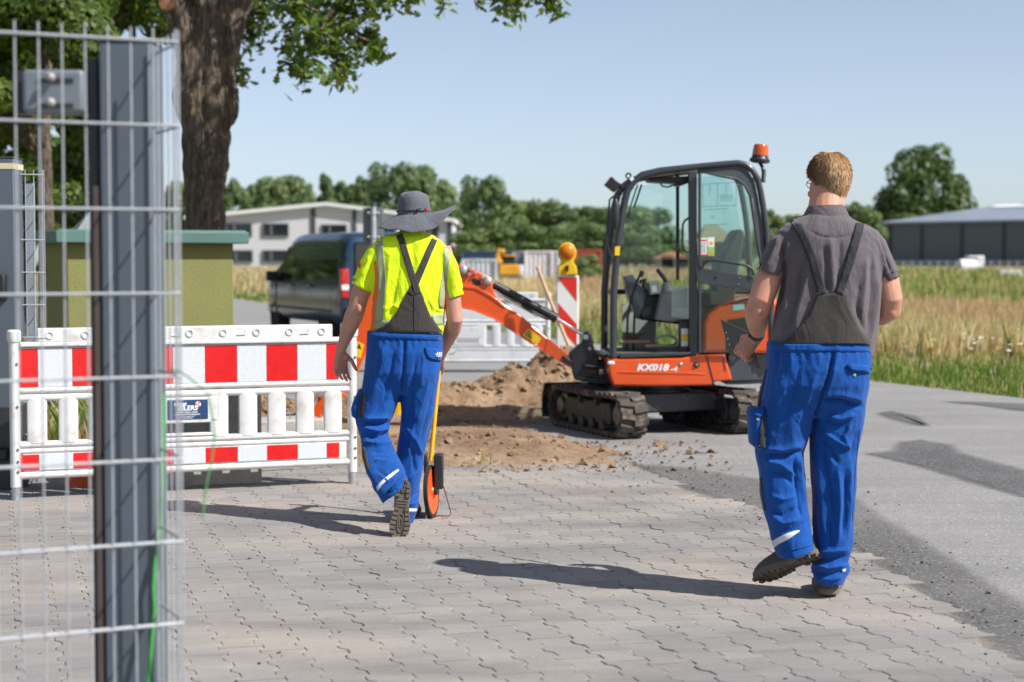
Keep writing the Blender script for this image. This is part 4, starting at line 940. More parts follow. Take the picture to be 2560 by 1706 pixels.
e = MB(); e.loft([vring(*a) for a in [(.0, 1.70, .90, .42), (.04, 1.80, .945, .36), (.18, 1.875, .962, .34), (.6, 1.90, .964, .33), (1.6, 1.91, .964, .33), (2.8, 1.905, .964, .33), (3.25, 1.885, .962, .33), (3.5, 1.82, .96, .33), (3.85, 1.58, .958, .33), (4.25, 1.26, .955, .33), (4.4, 1.16, .95, .33), (4.75, 1.06, .93, .33), (5.0, .93, .86, .34), (5.1, .72, .72, .38)]])
body = e.build('body', mat_paint, root, bevel=.0, smooth=35)
def vside(x, z, s, off=.012):
    t = (z - .98) / (1.83 - .98); return Vector((x, s * (.96 * (.995 - .16 * max(0, t)) + off), z))
def vpanel(name, poly, s, mat, parent, th=.012):
    e = MB(); n = len(poly); e.add([vside(x, z, s, .012) for x, z in poly] + [vside(x, z, s, -.02) for x, z in poly], [list(range(n)), list(range(n, 2 * n))[::-1]] + [(i, (i + 1) % n, n + (i + 1) % n, n + i) for i in range(n)]); return e.build(name, mat, parent)
for s in (1, -1):
    vpanel('rear_side_window', [(.32, 1.10), (1.50, 1.08), (1.50, 1.70), (.42, 1.70)], s, mat_vglass, root)
    vpanel('middle_side_window', [(1.58, 1.08), (2.70, 1.06), (2.66, 1.71), (1.58, 1.70)], s, mat_vglass, root)
    vpanel('front_door_window', [(2.80, 1.06), (4.02, 1.05), (3.58, 1.66), (2.76, 1.71)], s, mat_vglass, root)
    vpanel('side_moulding', [(.45, .52), (4.5, .52), (4.5, .57), (.45, .57)], s, mat_blk, root)
    for xa, xb in ((1.505, 1.575), (2.68, 2.78)): vpanel('window_pillar', [(xa, 1.05), (xb, 1.05), (xb, 1.73), (xa, 1.73)], s, mat_paint, root)
    for x in (1.54, 2.74, 4.06): vpanel('door_gap', [(x, .42), (x + .012, .42), (x + .012, 1.75 if x < 3 else 1.0), (x, 1.75 if x < 3 else 1.0)], s, mat_blk, root)
    for x in (1.75, 2.95):
        e = MB(); p = vside(x, .96, s, .03); e.box(p, (.18, .03, .03)); e.build('door_handle', mat_paint, root, bevel=.008)
    e = MB(); p = vside(3.92, 1.12, s, .14); e.box(p, (.12, .22, .19)); e.box(vside(3.92, 1.05, s, .03), (.08, .1, .05)); e.build('mirror', mat_blk, root, bevel=.035, bseg=3)
    for x in (.98, 4.18):
        e = MB(); e.lathe([(.20, -.10), (.30, -.115), (.325, -.08), (.325, .08), (.30, .115), (.20, .10)], (x, s * .845, .325), (0, s, 0), 28); wo_ = e.build('wheel', mat_tyre, root)
        e = MB(); e.lathe([(.205, .09), (.205, .10), (.15, .085), (.06, .095), (.001, .10)], (x, s * .845, .325), (0, s, 0), 20); e.build('rim', mat_rim, wo_)
    ml, ntl, bl = (newmat('tail_red') if 'tail_red' not in MATS else (MATS['tail_red'], None, None))
    if bl: bl.inputs['Base Color'].default_value = (.45, .006, .008, 1); bl.inputs['Roughness'].default_value = .08; bl.inputs['Coat Weight'].default_value = 1
    e = MB(); e.box((.03, s * .875, 1.02), (.13, .15, .50)); tl = e.build('tail_light', ml, root, bevel=.03, bseg=3)
    e = MB(); e.box((.01, s * .878, .95), (.12, .13, .09)); e.build('reversing_lens', M('lens_white', (.75, .75, .75), .1), tl, bevel=.01)
e = MB(); e.box((-.005, 0, 1.42), (.05, 1.42, .58)); e.build('rear_window', mat_vglass, root, bevel=.03)
e = MB(); e.box((-.03, 0, .48), (.18, 1.80, .26)); e.build('rear_bumper', mat_blk, root, bevel=.04, bseg=3)
e = MB(); e.box((-.025, 0, .86), (.03, .52, .11)); e.build('number_plate', mat_swh, root, bevel=.004)
for y in (-.0,):
    e = MB(); e.box((-.004, y, 1.15), (.03, .012, 1.2)); e.build('rear_door_gap', mat_blk, root)
e = MB(); e.add([(4.30, -.74, 1.235), (4.30, .74, 1.235), (3.57, .66, 1.775), (3.57, -.66, 1.775)], [(0, 1, 2, 3)]); e.build('windscreen', mat_vglass, root)
for z in (1.16,):
    e = MB(); e.tube([(-.04, .1, 1.14), (-.05, -.4, 1.16)], .01, 6); e.build('rear_wiper', mat_blk, root)

# ================================================================== WIRE GUARD, GATE POSTS
mat_galv = M('fence_wire', (.38, .40, .42), .5, metal=.2, var=.08, scale=40); mat_anth = M('anthracite_post', (.090, .112, .138), .45, var=.06, scale=3, coat=.15)
mat_rust = M('brown_primer', (.085, .062, .055), .7, var=.2); mat_dark2 = M('dark_steel', (.03, .035, .042), .45, var=.2)
def guard(A, C, E, n1, n2, pitch, zs, ztop, label, r1=.003, r2=.004, extra=0):
    """A -> C front face, C -> E return; zs heights of the horizontal wires"""
    r = empty('wire_guard', (C.x, C.y, 0), 0, label, 'wire fence')
    d1 = (A - C); d1.z = 0; d1.normalize(); d2 = (E - C); d2.z = 0; d2.normalize()
    for i in range(n1):
        p = C + d1 * (i * pitch + .012); e = MB(); e.tube([(p.x, p.y, .03), (p.x, p.y, ztop)], r1, 6); e.build('upright_wire', mat_galv, r, True)
    for i in range(n2):
        p = C + d2 * (i * pitch + .02); e = MB(); e.tube([(p.x, p.y, .03), (p.x, p.y, ztop)], r1, 6); e.build('upright_wire', mat_galv, r, True)
    off = Vector((-d1.y, d1.x, 0)) * .007
    for z in zs:
        for sgn in (1, -1):
            a = C + d1 * (n1 * pitch) + off * sgn; c = C + off * sgn; b = C + d2 * (n2 * pitch); e = MB()
            e.tube([(a.x, a.y, z), (c.x + d1.x * .03, c.y + d1.y * .03, z), (c.x + d1.x * .008 + d2.x * .004, c.y + d1.y * .008 + d2.y * .004, z), (c.x + d2.x * .03, c.y + d2.y * .03, z), (b.x, b.y, z)], r2, 6); e.build('cross_wire', mat_galv, r, True)
    return r
cor = at(414 * D, 97 * D, 4.19); lft = at(0, 66 * D, 4.01); bck = at(370 * D, 400 * D, 4.38)
zs = [cor.z - .2 * i for i in range(10)]
guard(lft, cor, bck, 18, 6, .0535, zs, cor.z + .03, 'galvanised wire guard around the near gate post', .0026, .0031)
def post(name, x0, x1, y, dep, z1, label, parts=True):
    r = empty(name, ((x0 + x1) / 2, y + dep / 2, 0), 0, label, 'gate post'); e = MB(); e.box(((x0 + x1) / 2, y + dep / 2, z1 / 2), (x1 - x0, dep, z1)); e.build('shaft', mat_anth, r, True, bevel=.006)
    e = MB(); e.box(((x0 + x1) / 2, y + dep / 2, z1 + .004), (x1 - x0 + .006, dep + .006, .012)); e.build('cap', mat_dark2, r, True, bevel=.004); return r
YP = 4.42
a, b2 = at(234 * D, 800 * D, YP), at(352 * D, 800 * D, YP); zt = at(290 * D, 96 * D, YP).z
rp = post('gate_post', a.x, b2.x, YP, .15, zt, 'tall anthracite gate post inside the near wire guard')
e = MB(); q0, q1 = at(209 * D, 800 * D, YP + .03), at(233 * D, 800 * D, YP + .03); e.box(((q0.x + q1.x) / 2, YP + .05, zt / 2 - .02), (q1.x - q0.x - .002, .05, zt - .04)); e.build('shaded_left_side', mat_dark2, rp, True, bevel=.004)  # post's left side in shade, put in as a dark-coloured strip
e = MB(); q0, q1 = at(218 * D, 800 * D, YP), at(229 * D, 800 * D, YP); e.box(((q0.x + q1.x) / 2, YP + .01, .8), (q1.x - q0.x, .02, 1.58)); e.build('seal_strip', mat_rust, rp, True)
e = MB(); q0, q1 = at(355 * D, 800 * D, YP + .1), at(372 * D, 800 * D, YP + .1); e.box(((q0.x + q1.x) / 2 - .002, YP + .10, zt / 2), (q1.x - q0.x, .05, zt - .02)); e.build('shaded_right_side', mat_dark2, rp, True, bevel=.004)  # dark strip carries the shade of the post's right side as colour
# hinge bracket
def qbox(u0, u1, v0, v1, y, dep): p, q = at(u0 * D, v0 * D, y), at(u1 * D, v1 * D, y); return ((p.x + q.x) / 2, y + dep / 2, (p.z + q.z) / 2), (q.x - p.x, dep, p.z - q.z)
e = MB(); e.box(*qbox(26, 212, 162, 262, YP + .03, .06)); hb = e.build('hinge_arm', mat_dark2, rp, True, bevel=.006)
e = MB(); e.box(*qbox(50, 192, 160, 258, YP - .01, .035)); hp_ = e.build('hinge_plate', M('plate_grey', (.21, .24, .27), .45, metal=.3), hb, True, bevel=.01, bseg=3)
for v_ in (178, 236):
    c, d_ = qbox(86, 168, v_ + 2, v_ + 12, YP - .013, .006); e = MB(); e.box(c, d_); e.build('slot', mat_dark2, hb, True)
    c = at(118 * D, v_ * D, YP - .02); e = MB(); e.lathe([(.012, 0), (.012, .012), (.004, .02)], c, (0, -1, 0), 8); e.build('bolt', M('bolt_zinc', (.34, .32, .31), .6), hb, True)
# green strap and string
mg = M('green_strap', (.05, .36, .06), .5, var=.1)
root = empty('green_strap', (at(376 * D, 1000 * D, 4.5).x, 4.5, 0), 0, 'green plastic strap hanging along the near gate post', 'strap')
e = MB(); e.tube([at(u_ * D, v_ * D, y_) for u_, v_, y_ in ((374, 905, 4.46), (373, 1010, 4.45), (372, 1120, 4.44), (368, 1200, 4.43), (357, 1290, 4.41), (352, 1350, 4.40), (355, 1400, 4.40), (349, 1470, 4.39), (341, 1568, 4.38), (338, 1640, 4.38), (336, 1760, 4.38))], .0045, 8); e.build('strap', mg, root, True)
root = empty('green_twine', (at(465 * D, 1190 * D, 4.15).x, 4.15, 0), 0, 'loose green twine arching out from the wire guard', 'twine')
e = MB(); e.tube([at(u_ * D, v_ * D, y_) for u_, v_, y_ in ((392, 852, 4.2), (410, 853, 4.17), (432, 866, 4.15), (458, 888, 4.12), (478, 905, 4.1), (487, 950, 4.1), (493, 1000, 4.1), (488, 1050, 4.1), (478, 1095, 4.1), (470, 1145, 4.1), (466, 1192, 4.1))], .0022, 6); e.build('strand', M('green_twine', (.10, .30, .09), .6), root, True)
# far gate post, left, with its own guard
Y2 = 10.55; a = at(35 * D, 700 * D, Y2); zt2 = at(10 * D, 364 * D, Y2).z
r2 = post('gate_post', a.x - .22, a.x, Y2, .2, zt2, 'blue-grey gate post at the left edge with a pale band near its top')
e = MB(); c = at(10 * D, 382 * D, Y2); e.box((a.x - .11, Y2 + .1, c.z), (.226, .206, .035)); e.build('pale_band', M('cream_band', (.62, .52, .36), .6), r2, True)
e = MB(); c0, c1 = at(10 * D, 936 * D, Y2), at(10 * D, 1148 * D, Y2); e.box((a.x - .11, Y2 + .1, (c0.z) / 2), (.24, .22, c0.z)); e.build('foot_box', mat_dark2, r2, True, bevel=.006)
for v0, v1 in ((630, 690), (1030, 1056)):
    c0, c1 = at(8 * D, v0 * D, Y2), at(8 * D, v1 * D, Y2); e = MB(); e.box((a.x - .09, Y2 - .03, (c0.z + c1.z) / 2), (.09, .07, c0.z - c1.z)); e.build('lock_box', mat_blk, r2, True, bevel=.01)
C2 = at(101 * D, 402 * D, 10.75); A2 = at(38 * D, 398 * D, 10.7); E2 = at(90 * D, 450 * D, 11.35)
guard(A2, C2, E2, 4, 6, .05, [C2.z - .2 * i for i in range(10)], C2.z + .03, 'wire guard around the slim galvanised post at the far left', .003, .0036)
p = at(58 * D, 420 * D, 10.95); q = at(76 * D, 420 * D, 10.95); root = empty('fence_post', ((p.x + q.x) / 2, 10.97, 0), 0, 'slim pale galvanised post inside the far wire guard', 'post')
e = MB(); e.box(((p.x + q.x) / 2, 10.97, p.z / 2), (q.x - p.x, .05, p.z)); e.build('shaft', M('pale_zinc', (.42, .47, .52), .45, metal=.3), root, True, bevel=.005)
e = MB(); e.box(((p.x + q.x) / 2, 10.97, p.z + .005), (q.x - p.x + .006, .056, .012)); e.build('cap', mat_dark2, root, True)
# ================================================================== MINI EXCAVATOR
EC = Vector((1.178, 14.475, 0)); EA = R(181.5); EF = Vector((math.cos(EA), math.sin(EA), 0)); EL = Vector((-EF.y, EF.x, 0))
exc = empty('mini_excavator', EC, EA, 'orange and black mini excavator with an open cab door standing by the soil heap', 'excavator')
def sp(u_, v_, off=0.0):
    p = onplane(u_, v_, EC + EL * off, EL); return ((p - EC).dot(EF), p.z)
def spl(L, off): return [sp(u_, v_, off) for u_, v_ in L]
def lx(a, z, o): return Vector((a, o, z))
mat_or = M('excavator_orange', (.72, .085, .008), .32, var=.05, coat=.5, dirt=(.40, .22, .12), dirtamt=.10, dscale=5)
mat_chc = M('cab_charcoal', (.035, .040, .047), .38, var=.12, coat=.25); mat_blk2 = M('machine_black', (.016, .017, .019), .42, var=.25, dirt=(.16, .12, .085), dirtamt=.06, dscale=7)
mat_rub = M('track_rubber', (.060, .050, .042), .85, var=.3, scale=14, bmp=.4, dirt=(.30, .23, .165), dirtamt=.35, dscale=9); mat_und = M('undercarriage_steel', (.035, .036, .04), .5, var=.25, dirt=(.27, .20, .14), dirtamt=.18, dscale=8)
mat_chr = M('chrome_rod', (.75, .77, .8), .12, metal=1.0, var=.03); mat_glt = glassmat('tinted_glass', (.86, .955, .945), .07); mat_glc = glassmat('clear_glass', (.93, .97, .965), .06)
mat_int = M('interior_grey', (.20, .21, .20), .6, var=.15); mat_lbl = M('label_yellow', (.85, .55, .01), .5, var=.03); mat_inkb = M('label_ink', (.03, .03, .03), .6)
def P_(name, px, o0, o1, mat, parent=exc, bevel=.008, off=None, bseg=2):
    e = MB(); e.prism(spl(px, o1 if off is None else off), lx, o0, o1); return e.build(name, mat, parent, bevel=bevel, bseg=bseg)
def T_(name, px, off, r, mat, parent=exc, seg=10, closed=False):
    e = MB(); e.tube([lx(*sp(u_, v_, off), off) for u_, v_ in px], r, seg, closed=closed); return e.build(name, mat, parent)
# --- undercarriage
ta_ = Vector((-.375, .927, 0)); tb_ = Vector((.927, .375, 0))
def uc(a, b, z): return EC + ta_ * a + tb_ * b + Vector((0, 0, z))
def track(b0):
    ra, zc, hl = .163, .176, .56; path = []
    for i in range(13): t = -math.pi / 2 + math.pi * i / 12; path.append((hl + ra * math.cos(t), zc + ra * math.sin(t)))
    for i in range(1, 8): path.append((hl - 2 * hl * i / 8, zc + ra - .012 * math.sin(math.pi * i / 8)))
    for i in range(13): t = math.pi / 2 + math.pi * i / 12; path.append((-hl + ra * math.cos(t), zc + ra * math.sin(t)))
    for i in range(1, 8): path.append((-hl + 2 * hl * i / 8, zc - ra))
    n = len(path); e = MB(); rings = []
    nor = []
    for i in range(n):
        p, q = path[i - 1], path[(i + 1) % n]; d_ = Vector((q[0] - p[0], q[1] - p[1])).normalized(); nor.append((d_.y, -d_.x))
        a, z = path[i]; na, nz_ = nor[i]; w2 = .115
        rings.append([uc(a, b0 - w2, z), uc(a, b0 + w2, z), uc(a - na * .028, b0 + w2 - .004, z - nz_ * .028), uc(a - na * .028, b0 - w2 + .004, z - nz_ * .028)])
    e.loft(rings, False, closed=True); tr = e.build('track', mat_rub, exc, True)
    # lugs
    per = [0]; 
    for i in range(n): q = path[(i + 1) % n]; per.append(per[-1] + math.dist(path[i], q))
    tot = per[-1]; cnt = 34; lg = MB()
    for k_ in range(cnt):
        for sd in (0, 1):
            s_ = (k_ + .5 * sd) / cnt * tot; i = max(j for j in range(n) if per[j] <= s_); t = (s_ - per[i]) / (per[i + 1] - per[i]); j = (i + 1) % n
            a = path[i][0] * (1 - t) + path[j][0] * t; z = path[i][1] * (1 - t) + path[j][1] * t; na = nor[i][0] * (1 - t) + nor[j][0] * t; nz_ = nor[i][1] * (1 - t) + nor[j][1] * t
            d_ = Vector((-nz_, na)); vs = []
            for h_, sc in ((-.006, 1.0), (.020, .78)):
                for (x_, y_) in ((-.032, -.06), (.032, -.06), (.026, .06), (-.026, .06)):
                    bb = b0 + (-.058 if sd else .058) + y_ * (1 if sd else -1) * .98; sl = .02 * (y_ + .06) / .12
                    vs.append(uc(a + d_.x * (x_ * sc + sl) + na * h_, bb, z + d_.y * (x_ * sc + sl) + nz_ * h_))
            lg.add(vs, [(3, 2, 1, 0), (4, 5, 6, 7), (0, 1, 5, 4), (1, 2, 6, 5), (2, 3, 7, 6), (3, 0, 4, 7)])
    lg.build('tread_lugs', mat_rub, tr, True, smooth=0)
    sgn = 1 if b0 > 0 else -1
    e = MB(); e.prism([(-.42, .085), (.44, .085), (.48, .17), (.42, .265), (-.40, .265), (-.44, .18)], lambda a, z, o: uc(a, b0 + o, z), -.075, .075); e.build('track_frame', mat_und, tr, True, bevel=.012)
    for a in (-.30, -.10, .10, .30):
        e = MB(); e.lathe([(.03, -.1), (.05, -.095), (.05, -.05), (.036, -.045), (.036, .045), (.05, .05), (.05, .095), (.03, .1)], uc(a, b0, .072), tb_, 16); e.build('track_roller', mat_und, tr, True)
    for a, rr in ((.56, .122), (-.56, .130)):
        e = MB(); e.lathe([(.03, -.085), (rr * .55, -.08), (rr * .6, -.05), (rr * .95, -.045), (rr, -.03), (rr, .03), (rr * .95, .045), (rr * .6, .05), (rr * .55, .08), (.03, .085)], uc(a, b0, .176), tb_, 22); e.build('end_wheel', M('worn_steel', (.16, .155, .15), .4, metal=.6, var=.3), tr, True)
    for a in (-.2, .12):
        e = MB(); e.box(uc(a, b0 - .078, .262), (.06, .03, .06), Matrix.Rotation(R(22), 3, 'Z')); e.build('guide_lug', mat_und, tr, True, bevel=.006)
track(-.525); track(.525)
rz = Matrix.Rotation(math.atan2(tb_.y, tb_.x), 3, 'Z')
e = MB(); e.box(uc(-.05, 0, .25), (.80, .62, .15), rz); e.box(uc(-.26, 0, .235), (.98, .16, .13), rz); e.box(uc(.22, 0, .235), (.98, .16, .13), rz); e.build('undercarriage_frame', mat_und, exc, True, bevel=.012)
e = MB(); e.lathe([(.30, .30), (.30, .345), (.265, .35), (.265, .43), (.31, .435), (.31, .47)], EC, (0, 0, 1), 28); e.build('swing_ring', mat_blk2, exc, True)
e = MB(); e.prism([(.93, .05), (.955, .10), (.945, .22), (.90, .34), (.925, .345), (.97, .23), (.98, .10), (.96, .04)], lambda a, z, o: uc(a, o, z), -.60, .56); bl_ = e.build('dozer_blade', mat_blk2, exc, True, bevel=.006)
for b in (-.24, .24):
    e = MB(); e.prism([(.25, .20), (.93, .12), (.93, .24), (.25, .30)], lambda a, z, o: uc(a, b + o, z), -.035, .035); e.build('blade_arm', mat_blk2, bl_, True, bevel=.008)
e = MB(); e.tube([uc(.3, 0, .33), uc(.62, 0, .30)], .035, 10); e.tube([uc(.62, 0, .30), uc(.92, 0, .26)], .018, 8); e.build('blade_cylinder', mat_blk2, bl_, True)
# --- house
low = [(1519, 900), (1536, 897), (1706, 895), (1730, 889), (1764, 888), (1814, 886), (1831, 951), (1786, 955), (1781, 964), (1640, 966), (1533, 966), (1524, 938)]
body = P_('side_cover', low, -.47, .49, mat_or, bevel=.022, bseg=3)
P_('cover_gap', [(1764, 889), (1768, 889), (1787, 963), (1783, 963)], .485, .4925, mat_blk2, body, 0, .4925)
P_('cover_crease', [(1545, 932), (1560, 928), (1700, 931), (1764, 935), (1764, 937), (1560, 933)], .485, .495, mat_or, body, .002, .495)
P_('grab_recess', [(1806, 897), (1809, 897), (1815, 928), (1812, 930)], .485, .4925, mat_blk2, body, 0, .4925)
P_('sill_strip', [(1549, 896), (1706, 889), (1730, 886), (1730, 881), (1549, 886)], .40, .493, mat_chc, body, .004)
e = MB(); a, z = sp(1528, 908, .49); e.box((a, .46, z), (.06, .07, .034)); e.build('marker_lamp', M('lamp_clear', (.75, .76, .78), .15), body, bevel=.012)
for u_, v_, rr, mt in ((1702, 911, .013, mat_chr), (1742, 912, .026, mat_blk2)):
    a, z = sp(u_, v_, .49); e = MB(); e.lathe([(rr, -.01), (rr, .008), (rr * .6, .012), (.001, .013)], (a, .488, z), (0, 1, 0), 16); e.build('lock', mt, body)
a, z = sp(1742, 912, .49); e = MB(); e.lathe([(.012, 0), (.012, .008), (.001, .009)], (a, .498, z), (0, 1, 0), 10); e.build('lock_core', M('brass', (.5, .38, .1), .35, metal=.8), body)
c = onplane(1631, 920, EC + EL * .4915, EL); text('model_lettering', 'KX018', mat_prn, frame(c, -EF, EL), .072, exc, .0012, .0034, .22, 1.22)
c = onplane(1684, 923.5, EC + EL * .4915, EL); text('model_lettering', '-4', mat_prn, frame(c, -EF, EL), .055, exc, .0012, .0016, .22, 1.2)
# rear counterweight and bonnet
def plan(L, z0, z1, name, mat, bev=.03, parent=exc):
    e = MB(); e.prism(L, lambda a, b, o: Vector((a, b, o)), z0, z1); return e.build(name, mat, parent, bevel=bev, bseg=3)
x0 = sp(1822, 900, .49)[0]
rear = [(x0, .485)] + [(-.42 - .62 * math.cos(t), .49 * math.sin(t)) for t in np.linspace(math.pi / 2 * .86, -math.pi / 2 * .86, 13)] + [(x0, -.47)]
zb, zt_ = sp(1850, 952, .49)[1], sp(1850, 889, .49)[1]
cw = plan(rear, zb, zt_, 'counterweight', mat_chc); plan([(a * 1.0 + .01, b * .97) for a, b in rear], zb - .035, zb - .003, 'counterweight_skirt', mat_blk2, .01)
bon = P_('engine_bonnet', [(1757, 884), (1758, 810), (1772, 786), (1800, 767), (1862, 746), (1935, 741), (1962, 780), (1970, 884)], -.46, .478, mat_or, bevel=.03, bseg=3)
P_('vent_grille', [(1815, 880), (1818, 800), (1872, 792), (1872, 880)], .47, .484, mat_blk2, bon, .004)
P_('bonnet_gap', [(1931, 750), (1934, 750), (1936, 880), (1933, 880)], .474, .4815, mat_blk2, bon, 0)
P_('bonnet_sticker', [(1832, 763), (1860, 760), (1861, 774), (1833, 777)], .474, .4815, M('sticker_green', (.35, .62, .55), .5), bon, 0)
# --- cab
near = [(1533, 893), (1534, 733), (1543, 622), (1557, 524), (1568, 478), (1583, 455), (1606, 438), (1650, 428), (1733, 418), (1817, 410), (1845, 408), (1864, 412), (1881, 426), (1894, 447), (1902, 482), (1911, 537), (1916, 580), (1925, 760), (1930, 880)]
fr2 = spl(near, .465)
cab = MB()
for o in (.465, -.465): cab.tube([lx(a, z, o) for a, z in fr2], [.030] * 8 + [.026] * 11, 12)
for i in (6, 8, 10, 13): cab.tube([lx(*fr2[i], -.465), lx(*fr2[i], .465)], .022, 8)
cab.tube([lx(*fr2[0], -.465), lx(*fr2[0], .465)], .03, 8)
cabo = cab.build('cab_frame', mat_chc, exc)
rt = fr2[6:13]; e = MB(); e.prism([(a, z + .012) for a, z in rt] + [(a, z - .012) for a, z in reversed(rt)], lx, -.45, .45); e.build('roof', mat_chc, cabo, bevel=.004)
P_('door_pillar', [(1722, 430), (1743, 427), (1743, 888), (1724, 888)], .425, .487, mat_chc, cabo, .006)
e = MB(); e.prism(spl([(1690, 430), (1698, 430), (1698, 700), (1690, 700)], -.465), lx, -.475, -.455); e.build('window_bar', mat_blk2, cabo)
e = MB(); e.tube([lx(*sp(1640, 880, .465), -.465), lx(*sp(1640, 700, .465), -.465)], .022, 8); e.tube([lx(*sp(1545, 735, .465), -.465), lx(*sp(1925, 735, .465), -.465)], .022, 8); e.build('right_rail', mat_blk2, cabo)
qp = [(1744, 424), (1817, 416), (1845, 414), (1862, 420), (1876, 436), (1888, 460), (1896, 500), (1905, 560), (1916, 660), (1906, 660), (1893, 580), (1884, 500), (1872, 470), (1855, 452), (1830, 444), (1790, 436), (1744, 432)]
P_('quarter_panel', qp, .45, .468, M('cab_seal', (.06, .07, .075), .6), cabo, .0)
e = MB(); e.box((sp(1640, 888, .465)[0], 0, sp(1640, 888, .465)[1] - .0), (.72, .90, .03)); e.build('cab_floor', M('floor_mat', (.10, .085, .07), .9, var=.4, scale=20), cabo)
def pane(name, L, off, mat, th=.005): e = MB(); e.prism(spl(L, .465), lx, off, off + th); return e.build(name, mat, cabo)
win = [(1556, 735), (1562, 622), (1574, 528), (1584, 490), (1600, 462), (1660, 446), (1733, 436), (1817, 427), (1845, 426), (1870, 446), (1884, 490), (1900, 590), (1908, 730)]
pane('right_window', win, -.47, mat_glt); pane('right_lower_window', [(1556, 742), (1906, 742), (1912, 870), (1552, 880)], -.47, mat_glt)
pane('left_quarter_window', [(1746, 436), (1790, 441), (1830, 449), (1855, 457), (1872, 476), (1884, 506), (1893, 586), (1906, 664), (1908, 700), (1746, 690)], .442, mat_glc)
f0, f1 = fr2[1], fr2[4]
e = MB(); pts = [fr2[0], fr2[1], fr2[2], fr2[3], fr2[4], fr2[5]]; e.prism([(a - .004, z) for a, z in pts] + [(a - .009, z) for a, z in reversed(pts)], lx, -.44, .44); e.build('windscreen', mat_glc, cabo)
pts = fr2[14:19]; e = MB(); e.prism([(a + .004, z) for a, z in pts] + [(a + .009, z) for a, z in reversed(pts)], lx, -.44, .44); e.build('rear_window', mat_glc, cabo)
# door, swung fully back
dl = [(1749, 881), (1749, 432), (1789, 437), (1842, 448), (1862, 462), (1876, 490), (1892, 594), (1902, 652), (1906, 700), (1903, 790), (1884, 855), (1862, 881)]
door = T_('door', dl, .515, .013, mat_chc, seg=8, closed=True)
e = MB(); e.prism(spl(dl, .515), lx, .513, .518); e.build('door_glass', mat_glt, door)
P_('door_panel', [(1744, 668), (1890, 694), (1906, 698), (1905, 733), (1880, 728), (1744, 708)], .505, .530, mat_chc, door, .005)
T_('door_grab_bar', [(1755, 672), (1760, 660), (1770, 653), (1785, 651), (1830, 657), (1866, 664), (1880, 673), (1886, 690)], .545, .010, mat_blk2, door)
for u_, v_ in ((1790, 694), (1848, 695), (1846, 711)):
    a, z = sp(u_, v_, .53); e = MB(); e.lathe([(.012 if u_ < 1800 else .005, 0), (.010 if u_ < 1800 else .004, .008), (.001, .009)], (a, .529, z), (0, 1, 0), 10); e.build('stud', mat_steel if u_ > 1800 else mat_blk2, door)
for L, mt in (([(1744.5, 596), (1768, 595), (1768, 640), (1744.5, 640)], mat_swh), ([(1770, 594), (1786, 593), (1786, 618), (1770, 618)], mat_swh), ([(1770, 618.5), (1786, 618.5), (1786, 640), (1770, 640)], M('sticker_lime', (.25, .55, .12), .5))): P_('sticker', L, .519, .5205, mt, door, 0)
for L, mt in (([(1746, 600), (1767, 599), (1767, 604), (1746, 604)], mat_prr), ([(1745, 636), (1768, 636), (1768, 640), (1745, 640)], mat_prr), ([(1774, 605), (1782, 605), (1782, 613), (1774, 613)], M('ink_orange', (.8, .3, .02), .5)), ([(1774, 630), (1782, 630), (1782, 637), (1774, 637)], M('ink_orange2', (.75, .2, .05), .5))): P_('sticker_print', L, .5207, .5213, mt, door, 0)
e = MB()
for k_ in range(6): e.prism(spl([(1747, 608 + k_ * 4.5), (1765, 608 + k_ * 4.5), (1765, 609.3 + k_ * 4.5), (1747, 609.3 + k_ * 4.5)], .52), lx, .5207, .5212)
def ln(u0, v0, u1, v1, w2=.9): e.prism(spl([(u0, v0 - w2 / 2), (u1, v1 - w2 / 2), (u1 + (w2 if u0 == u1 else 0), v1 + w2 / 2), (u0 + (w2 if u0 == u1 else 0), v0 + w2 / 2)], .5185), lx, .5183, .5188)
for a in ((1756, 461, 1840, 456), (1756, 517, 1840, 514), (1756, 461, 1756, 517), (1840, 456, 1840, 514), (1793, 460, 1793, 515), (1774, 462, 1774, 486), (1815, 459, 1815, 487), (1800, 489, 1832, 488), (1800, 493, 1832, 492), (1800, 497, 1832, 496), (1800, 502, 1830, 501), (1758, 525, 1820, 522), (1758, 563, 1820, 561), (1777, 540, 1786, 540), (1777, 545, 1786, 545), (1804, 532, 1814, 531)): ln(*a)
tag(e.build('glass_print', mat_inkb, door), kind='stuff')
T_('hinge_grab', [(1722, 545), (1712, 552), (1707, 562), (1706, 612), (1712, 626), (1722, 630)], .49, .009, mat_blk2, cabo)
# seat, controls
seat = P_('seat', [(1720, 740), (1790, 728), (1798, 660), (1816, 625), (1842, 577), (1852, 572), (1861, 578), (1862, 592), (1850, 650), (1835, 760), (1725, 775)], -.22, .22, M('seat_vinyl', (.055, .06, .062), .6, var=.2), bevel=.03, bseg=3)
P_('seat_base', [(1715, 770), (1835, 762), (1835, 880), (1735, 880)], -.25, .25, mat_blk2, seat, .01)
P_('left_console', [(1655, 735), (1690, 722), (1722, 715), (1722, 800), (1680, 806), (1640, 800)], .15, .33, mat_int, exc, .012)
e = MB(); a, z = sp(1668, 722, .24); e.lathe([(.062, -.03), (.058, -.01), (.048, .0), (.046, .015), (.036, .02), (.034, .04), (.02, .05)], (a, .24, z), (.25, 0, 1), 14); e.build('lever_boot', M('boot_rubber', (.16, .155, .14), .7), exc)
T_('joystick', [(1668, 712), (1660, 695), (1649, 681), (1643, 673)], .24, .018, mat_blk2)
P_('front_console', [(1561, 693), (1586, 686), (1616, 738), (1606, 782), (1596, 800), (1572, 744)], -.12, .12, M('console_blue', (.07, .085, .10), .4, var=.2), exc, .012)
